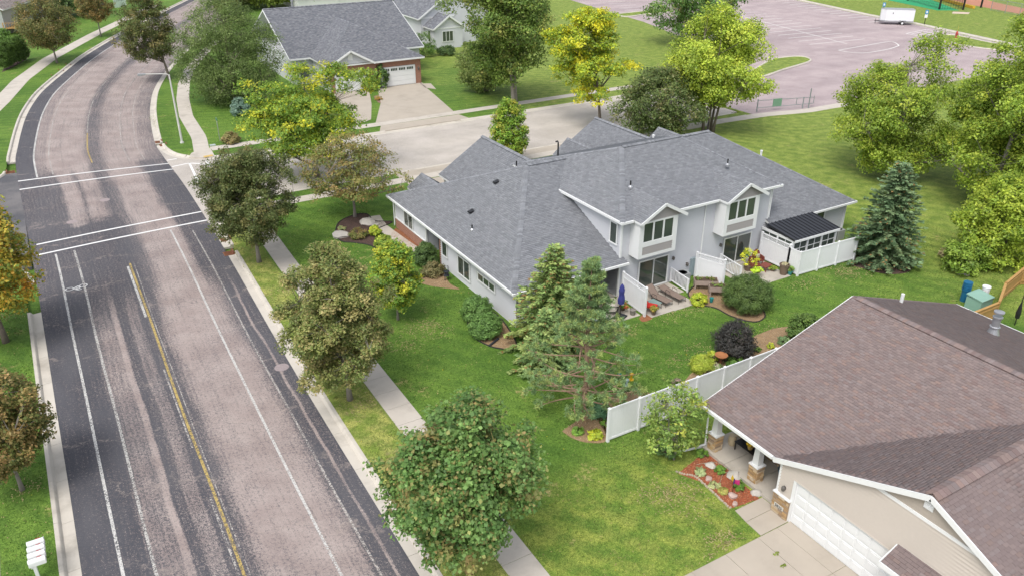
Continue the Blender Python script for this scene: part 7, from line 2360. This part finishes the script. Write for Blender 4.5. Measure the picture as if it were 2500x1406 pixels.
for a, b in (((136.02, 91.65), (143.27, 92.60)), ((143.27, 92.60), (142.56, 89.33)), ((136.02, 91.65), (135.53, 88.45)), ((135.53, 88.45), (142.56, 89.33)), ((136.46, 90.88), (141.80, 91.34)), ((136.12, 89.58), (141.95, 90.21))):
    strip('bay_line', [a, b], .22, PAINT_P, lo, .022)

tr_ = thing('cargo_trailer', 'white enclosed cargo trailer parked at the lot edge', 'trailer', (144.0, 99.3, 0), rad(-44))
TW = pm('trailer_white', (.72, .73, .75), .35, .05)
bd = MB()
L_, W_, Z0_, Z1_ = 5.0, 2.2, .55, 2.75
poly_ = [(-L_ / 2, -W_ / 2), (L_ / 2 - .0, -W_ / 2), (L_ / 2, W_ / 2), (-L_ / 2, W_ / 2), (-L_ / 2 - .8, .35), (-L_ / 2 - .8, -.35)]
bd.prism(poly_, Z0_, Z1_)
bd.build('body', TW, tr_, local=True)
MB().prism([(x * 1.01, y * 1.02) for x, y in poly_], Z1_, Z1_ + .06).build('roof', GREYM, tr_, local=True)
MB().prism([(x * 1.012, y * 1.025) for x, y in poly_], Z0_ - .02, Z0_ + .22).build('skirt', GREYM, tr_, local=True)
for s in (-1, 1):
    wh = MB().tube([(.6, s * 1.0, .36), (.6, s * 1.22, .36)], .36, 16).build('wheel', pm('tyre', (.02, .02, .02), .8), tr_, local=True)
    MB().tube([(.6, s * 1.2, .36), (.6, s * 1.235, .36)], .2, 12).build('rim', WHITE, wh, local=True)
    MB().box((.6, s * 1.15, .82), (1.1, .25, .06)).box((.02, s * 1.15, .66), (.06, .25, .3)).box((1.18, s * 1.15, .66), (.06, .25, .3)).build('fender', GREYM, tr_, local=True)
MB().bar((-2.6, -.5, .5), (-4.2, 0, .5), .1).bar((-2.6, .5, .5), (-4.2, 0, .5), .1).bar((-4.0, 0, 0), (-4.0, 0, .9), .07).build('hitch', BLACK, tr_, local=True)
MB().box((-1.6, -1.12, 1.6), (.9, .03, 1.7)).build('door', TW, tr_, local=True)
MB().box((-1.3, -1.14, 2.1), (.12, .03, .25)).build('latch', BLACK, tr_, local=True)
for i, (p, lab) in enumerate((((150.0, 107.2), 'blue accessible-parking sign left of the trailer'), ((147.9, 96.3), 'blue accessible-parking sign right of the trailer'))):
    t = thing('parking_sign', lab, 'sign', (*p, 0), group='accessible parking signs')
    MB().bar((*p, 0), (*p, 2.4), .09).build('post', BLACK, t)
    MB().obox((p[0] - .06, p[1] - .05, 2.3), (.75, -.66, 0), (0, 0, 1), (-.66, -.75, 0), .55, .75, .03).build('plate', pm('sign_blue', (.05, .25, .5), .5), t)
    MB().obox((p[0] - .085, p[1] - .075, 2.3), (.75, -.66, 0), (0, 0, 1), (-.66, -.75, 0), .25, .38, .02).build('symbol', WHITE, t)
    if i: MB().obox((p[0] - .06, p[1] - .05, 1.55), (.75, -.66, 0), (0, 0, 1), (-.66, -.75, 0), .5, .6, .03).build('notice', WHITE, t)
hx, hy = 139.2, 84.2
t = thing('fire_hydrant', 'red fire hydrant on the grass island', 'fire hydrant', (hx, hy, .1))
HR = pm('hydrant_red', (.42, .06, .05), .5, .1)
MB().lathe((hx, hy, .1), [(.24, 0), (.24, .06), (.16, .08), (.16, .7), (.22, .72), (.22, .8), (.17, .85), (.14, 1.0), (.05, 1.1)], 12).build('barrel', HR, t)
for d in ((1, 0), (-1, 0), (0, -1)): MB().tube([(hx, hy, .68), (hx + d[0] * .3, hy + d[1] * .3, .68)], .09, 8).build('nozzle', HR, t)
MB().tube([(hx, hy, 1.1), (hx + .03, hy, 2.2)], .02, 5).build('marker_rod', pm('rod_yellow', (.6, .45, .1), .5), t)

# swing gate at the lot entrance
t = thing('swing_gate', 'thin grey swing gate with a green panel at the lot entrance', 'gate', (74.6, 64.6, 0))
m = MB().bar((72.0, 65.5, 1.35), (79.6, 63.8, 1.2), .06).bar((72.0, 65.5, .5), (79.6, 63.8, .45), .06).bar((77.2, 64.3, .45), (77.2, 64.3, 1.3), .06).bar((79.6, 63.8, .45), (79.6, 63.8, 1.35), .06)
m.build('frame', pm('gate_grey', (.25, .28, .28), .5), t)
for x, y, h_ in ((77.9, 63.9, 1.4), (78.6, 63.6, 2.4), (72.0, 65.5, 1.5)): MB().bar((x, y, 0), (x, y, h_), .1).build('post', MATS['gate_grey'], t)
MB().obox((74.6, 64.9, .95), (.976, -.218, 0), (0, 0, 1), (-.218, -.976, 0), 1.2, .9, .04).build('panel', pm('gate_green', (.16, .30, .20), .6), t)

# batting cage, infield and chain-link fence in the far right corner
turf = [(167.5, 106.8), (171.5, 104.5), (182, 118), (196, 150), (188, 152), (174, 126)]
MB().prism(turf, -.1, .03).build('artificial_turf', pm('green_turf', (.02, .30, .12), .8, .1))['kind'] = 'structure'
MB().prism([(182, 108.5), (177.5, 95), (172, 84), (176, 82), (183, 92), (190, 107), (205, 130), (196, 134)], -.1, .02).build('infield_dirt', pm('infield', (.42, .19, .12), .9, .15))['kind'] = 'structure'
MB().prism([(166.0, 102.5), (168.6, 104.0), (170.6, 101.5), (168.2, 100.3)], -.1, .03).build('sand_pad', pm('sand_pad', (.55, .44, .36), .9))['kind'] = 'structure'
t = thing('batting_cage', 'batting cage with black posts and dark netting over green turf', 'batting cage', (176, 112, 0))
cps = [(169.0, 107.4), (173.0, 104.6), (179.4, 104.6), (176, 120), (183.5, 117), (184, 135)]
for p in cps: MB().bar((*p, 0), (*p, 5.5), .28).build('post', BLACK, t)
m = MB()
for a, b in ((0, 1), (1, 2), (0, 3), (1, 4), (3, 4), (3, 5), (4, 5)):
    m.bar((*cps[a], 5.4), (*cps[b], 5.4), .12)
m.build('top_cable', BLACK, t)
nt = MB()
for a, b in ((0, 1), (0, 3), (1, 4)):
    A, B = np.array(cps[a]), np.array(cps[b])
    L = np.linalg.norm(B - A)
    for s in np.arange(0, 1.001, .55 / L):
        c = A + (B - A) * s
        nt.bar((*c, .1), (*c, 5.4), .03)
    for z in np.arange(.3, 5.4, .55): nt.bar((*A, z), (*B, z), .03)
nt.build('netting', BLACK, t)
for a, b in (((176.5, 104.4), (184, 118)),):
    MB().bar((*a, .3), (*b, .3), .5, .5).build('padding', pm('yellow_pad', (.6, .36, .03), .6), t)
fpts = [(177.4, 101.2), (175.8, 97.2), (174.4, 93.4), (173, 89.6), (171.6, 85.6), (170, 81)]
t = thing('chain_link_fence', 'chain-link fence along the ball field in the far corner', 'fence', (174, 93, 0))
for p in fpts: MB().tube([(*p, 0), (*p, 2.4)], .06, 6).build('post', GREYM, t)
m = MB()
for a, b in zip(fpts, fpts[1:]):
    m.tube([(*a, 2.35), (*b, 2.35)], .045, 6)
    A, B = np.array(a), np.array(b)
    L = np.linalg.norm(B - A)
    for s in np.arange(-2.3, L, .3):
        for sg in (0, 1):
            s0, s1 = max(s, 0), min(s + 2.3, L)
            if s1 <= s0: continue
            z0_, z1_ = (s0 - s, s1 - s) if not sg else (2.3 - (s0 - s), 2.3 - (s1 - s))
            P0, P1 = A + (B - A) * s0 / L, A + (B - A) * s1 / L
            m.bar((*P0, z0_ + .03), (*P1, z1_ + .03), .012)
m.build('mesh', GREYM, t)


# ------------------------------------------------------------------ standing grass on the near lawns (nobody could count it)
def inside(P, A):
    r = np.zeros(len(P), bool)
    for i in range(len(A)):
        a, b = A[i], A[(i + 1) % len(A)]
        r ^= ((a[1] > P[:, 1]) != (b[1] > P[:, 1])) & (P[:, 0] < (b[0] - a[0]) * (P[:, 1] - a[1]) / (b[1] - a[1] + 1e-12) + a[0])
    return r


def rect(x0, x1, y0, y1):
    return np.array([(x0, y0), (x1, y0), (x1, y1), (x0, y1)], float)


EXC += [rect(21.3, 60, 16, 21.9), rect(9.0, 23.2, 0, 16.15), rect(21.35, 23.3, 16, 17.8), rect(21.4, 51, 36.0, 56), rect(24.6, 33.1, 32.8, 36.2), rect(37.6, 41.7, 32.55, 36.2), rect(41.7, 47.3, 32.2, 36.2), rect(20.0, 21.7, 47.5, 58), rect(26.3, 45.9, 55, 67), rect(13, 70, 63.6, 65.05), rect(22.8, 42, 4, 21.6)]
gr = np.random.default_rng(99)
regions = [(9.42, 11.42, 10, 61, 70), (12.83, 23.2, 16.2, 24.2, 70), (12.85, 21.4, 24.2, 62, 42), (21.4, 58, 22, 35.8, 42), (-5.6, -3.9, 27, 56, 60), (-14, -7.1, 27, 56, 30), (13.2, 60, 65.1, 66.3, 30), (9.9, 12.2, 88, 100, 25), (14.5, 32, 84.2, 104, 18)]
GV, GT = [], []
for x0, x1, y0, y1, dn in regions:
    n = int((x1 - x0) * (y1 - y0) * dn)
    P = np.c_[gr.uniform(x0, x1, n), gr.uniform(y0, y1, n)]
    keep = np.ones(n, bool)
    for A in EXC: keep &= ~inside(P, A)
    P = P[keep]; n = len(P)
    X, Y = P[:, 0], P[:, 1]
    lo = np.sin(X * .9 + 1.3 * np.sin(Y * .7)) * .5 + np.sin(Y * 1.1 + 1.7 * np.sin(X * .5)) * .5
    lush = np.array([.098, .178, .035]) * (1 + .22 * lo[:, None])
    oliv = np.array([.20, .24, .062]) * (1 + .2 * lo[:, None])
    verg = np.array([.215, .255, .07]) * (1 + .22 * lo[:, None])
    clov = np.array([.165, .23, .05]) * (1 + .25 * lo[:, None])
    s = lambda v, a, b: np.clip((v - a) / (b - a), 0, 1)[:, None]
    c = lush + (oliv - lush) * s(X + 3 * lo, 42, 56)
    c = c + (clov - c) * s(-Y + lo, -24.5, -21.5) * (X > 12)[:, None]
    c = np.where(((X < 11.5) & (X > 0))[:, None], verg, c)
    dry = (gr.random(n) < .05 + .05 * (lo > .6))[:, None]
    c = np.where(dry, np.array([.42, .34, .17]), c) * gr.uniform(.8, 1.22, (n, 1))
    yel = (gr.random(n) < .004)[:, None]
    c = np.where(yel, np.array([.6, .5, .05]), c)
    for rep in range(2):
        a = unit(np.c_[gr.normal(size=(n, 2)) * .75, np.full(n, .75)])
        nr = unit(gr.normal(size=(n, 3)))
        L = gr.uniform(.04, .09, (n, 1))
        P3 = np.c_[P + gr.normal(size=(n, 2)) * .03, np.full(n, -.01)]
        GV.append(kites(P3, a, nr, L, L * .55)); GT.append(np.repeat(c * gr.uniform(.85, 1.15, (n, 1)), 4, 0))
# dead straw lying in the worn spots of the lawns
for c, sx, n in (((16.17, 39.20), .7, 260), ((17.03, 38.00), .6, 200), ((14.76, 37.52), .6, 240), ((17.03, 38.98), .6, 160), ((26.60, 32.94), .5, 260), ((27.46, 32.84), .6, 220), ((30.85, 32.65), .8, 320), ((32.66, 32.40), .5, 160), ((46.19, 31.23), 1.1, 700), ((44.87, 31.02), .7, 300), ((41.45, 31.41), .7, 240), ((19.21, 20.46), .5, 200), ((20.14, 19.76), .6, 300), ((20.96, 19.74), .6, 260), ((19.42, 19.87), .5, 180), ((19.75, 16.44), .35, 160), ((20.33, 16.68), .3, 120), ((19.56, 16.95), .25, 80), ((18.85, 16.20), .3, 80), ((19.89, 18.56), .4, 110), ((9.79, 33.16), .7, 260), ((11.06, 33.25), .5, 160), ((9.86, 47.92), .6, 160), ((10.39, 23.03), .6, 200), ((-4.54, 34.76), .5, 160), ((-4.77, 53.32), .6, 160), ((34.34, 27.80), .8, 240), ((27.39, 28.27), .6, 160), ((29.30, 28.69), .6, 160)):
    n = int(n * .55)
    P = np.array(c) + gr.normal(size=(n, 2)) * np.array([sx, sx * .7])
    keep = np.ones(n, bool)
    for A in EXC: keep &= ~inside(P, A)
    keep &= (P[:, 0] < 11.35) | (P[:, 0] > 12.95)
    keep &= (P[:, 0] > 9.5) | (P[:, 0] < -3.9)
    P = P[keep]; n = len(P)
    a = unit(np.c_[gr.normal(size=(n, 2)), np.full(n, .28)])
    GV.append(kites(np.c_[P, np.full(n, .012)], a, unit(UP + gr.normal(size=(n, 3)) * .4), gr.uniform(.07, .15, (n, 1)), np.full((n, 1), .05)))
    GT.append(np.repeat(np.array([.40, .34, .17]) * gr.uniform(.75, 1.25, (n, 1)), 4, 0))
GV, GT = np.concatenate(GV), np.concatenate(GT)
GRASSB = tintmat('grass_blades', .7, trans=.25, var=.05, spec=.15)
tag(np_mesh('grass', GV, np.arange(len(GV)).reshape(-1, 4), GRASSB, None, GT), 'short mown grass blades standing on the near lawns', 'grass', kind='stuff')
print('grass quads', len(GV) // 4)
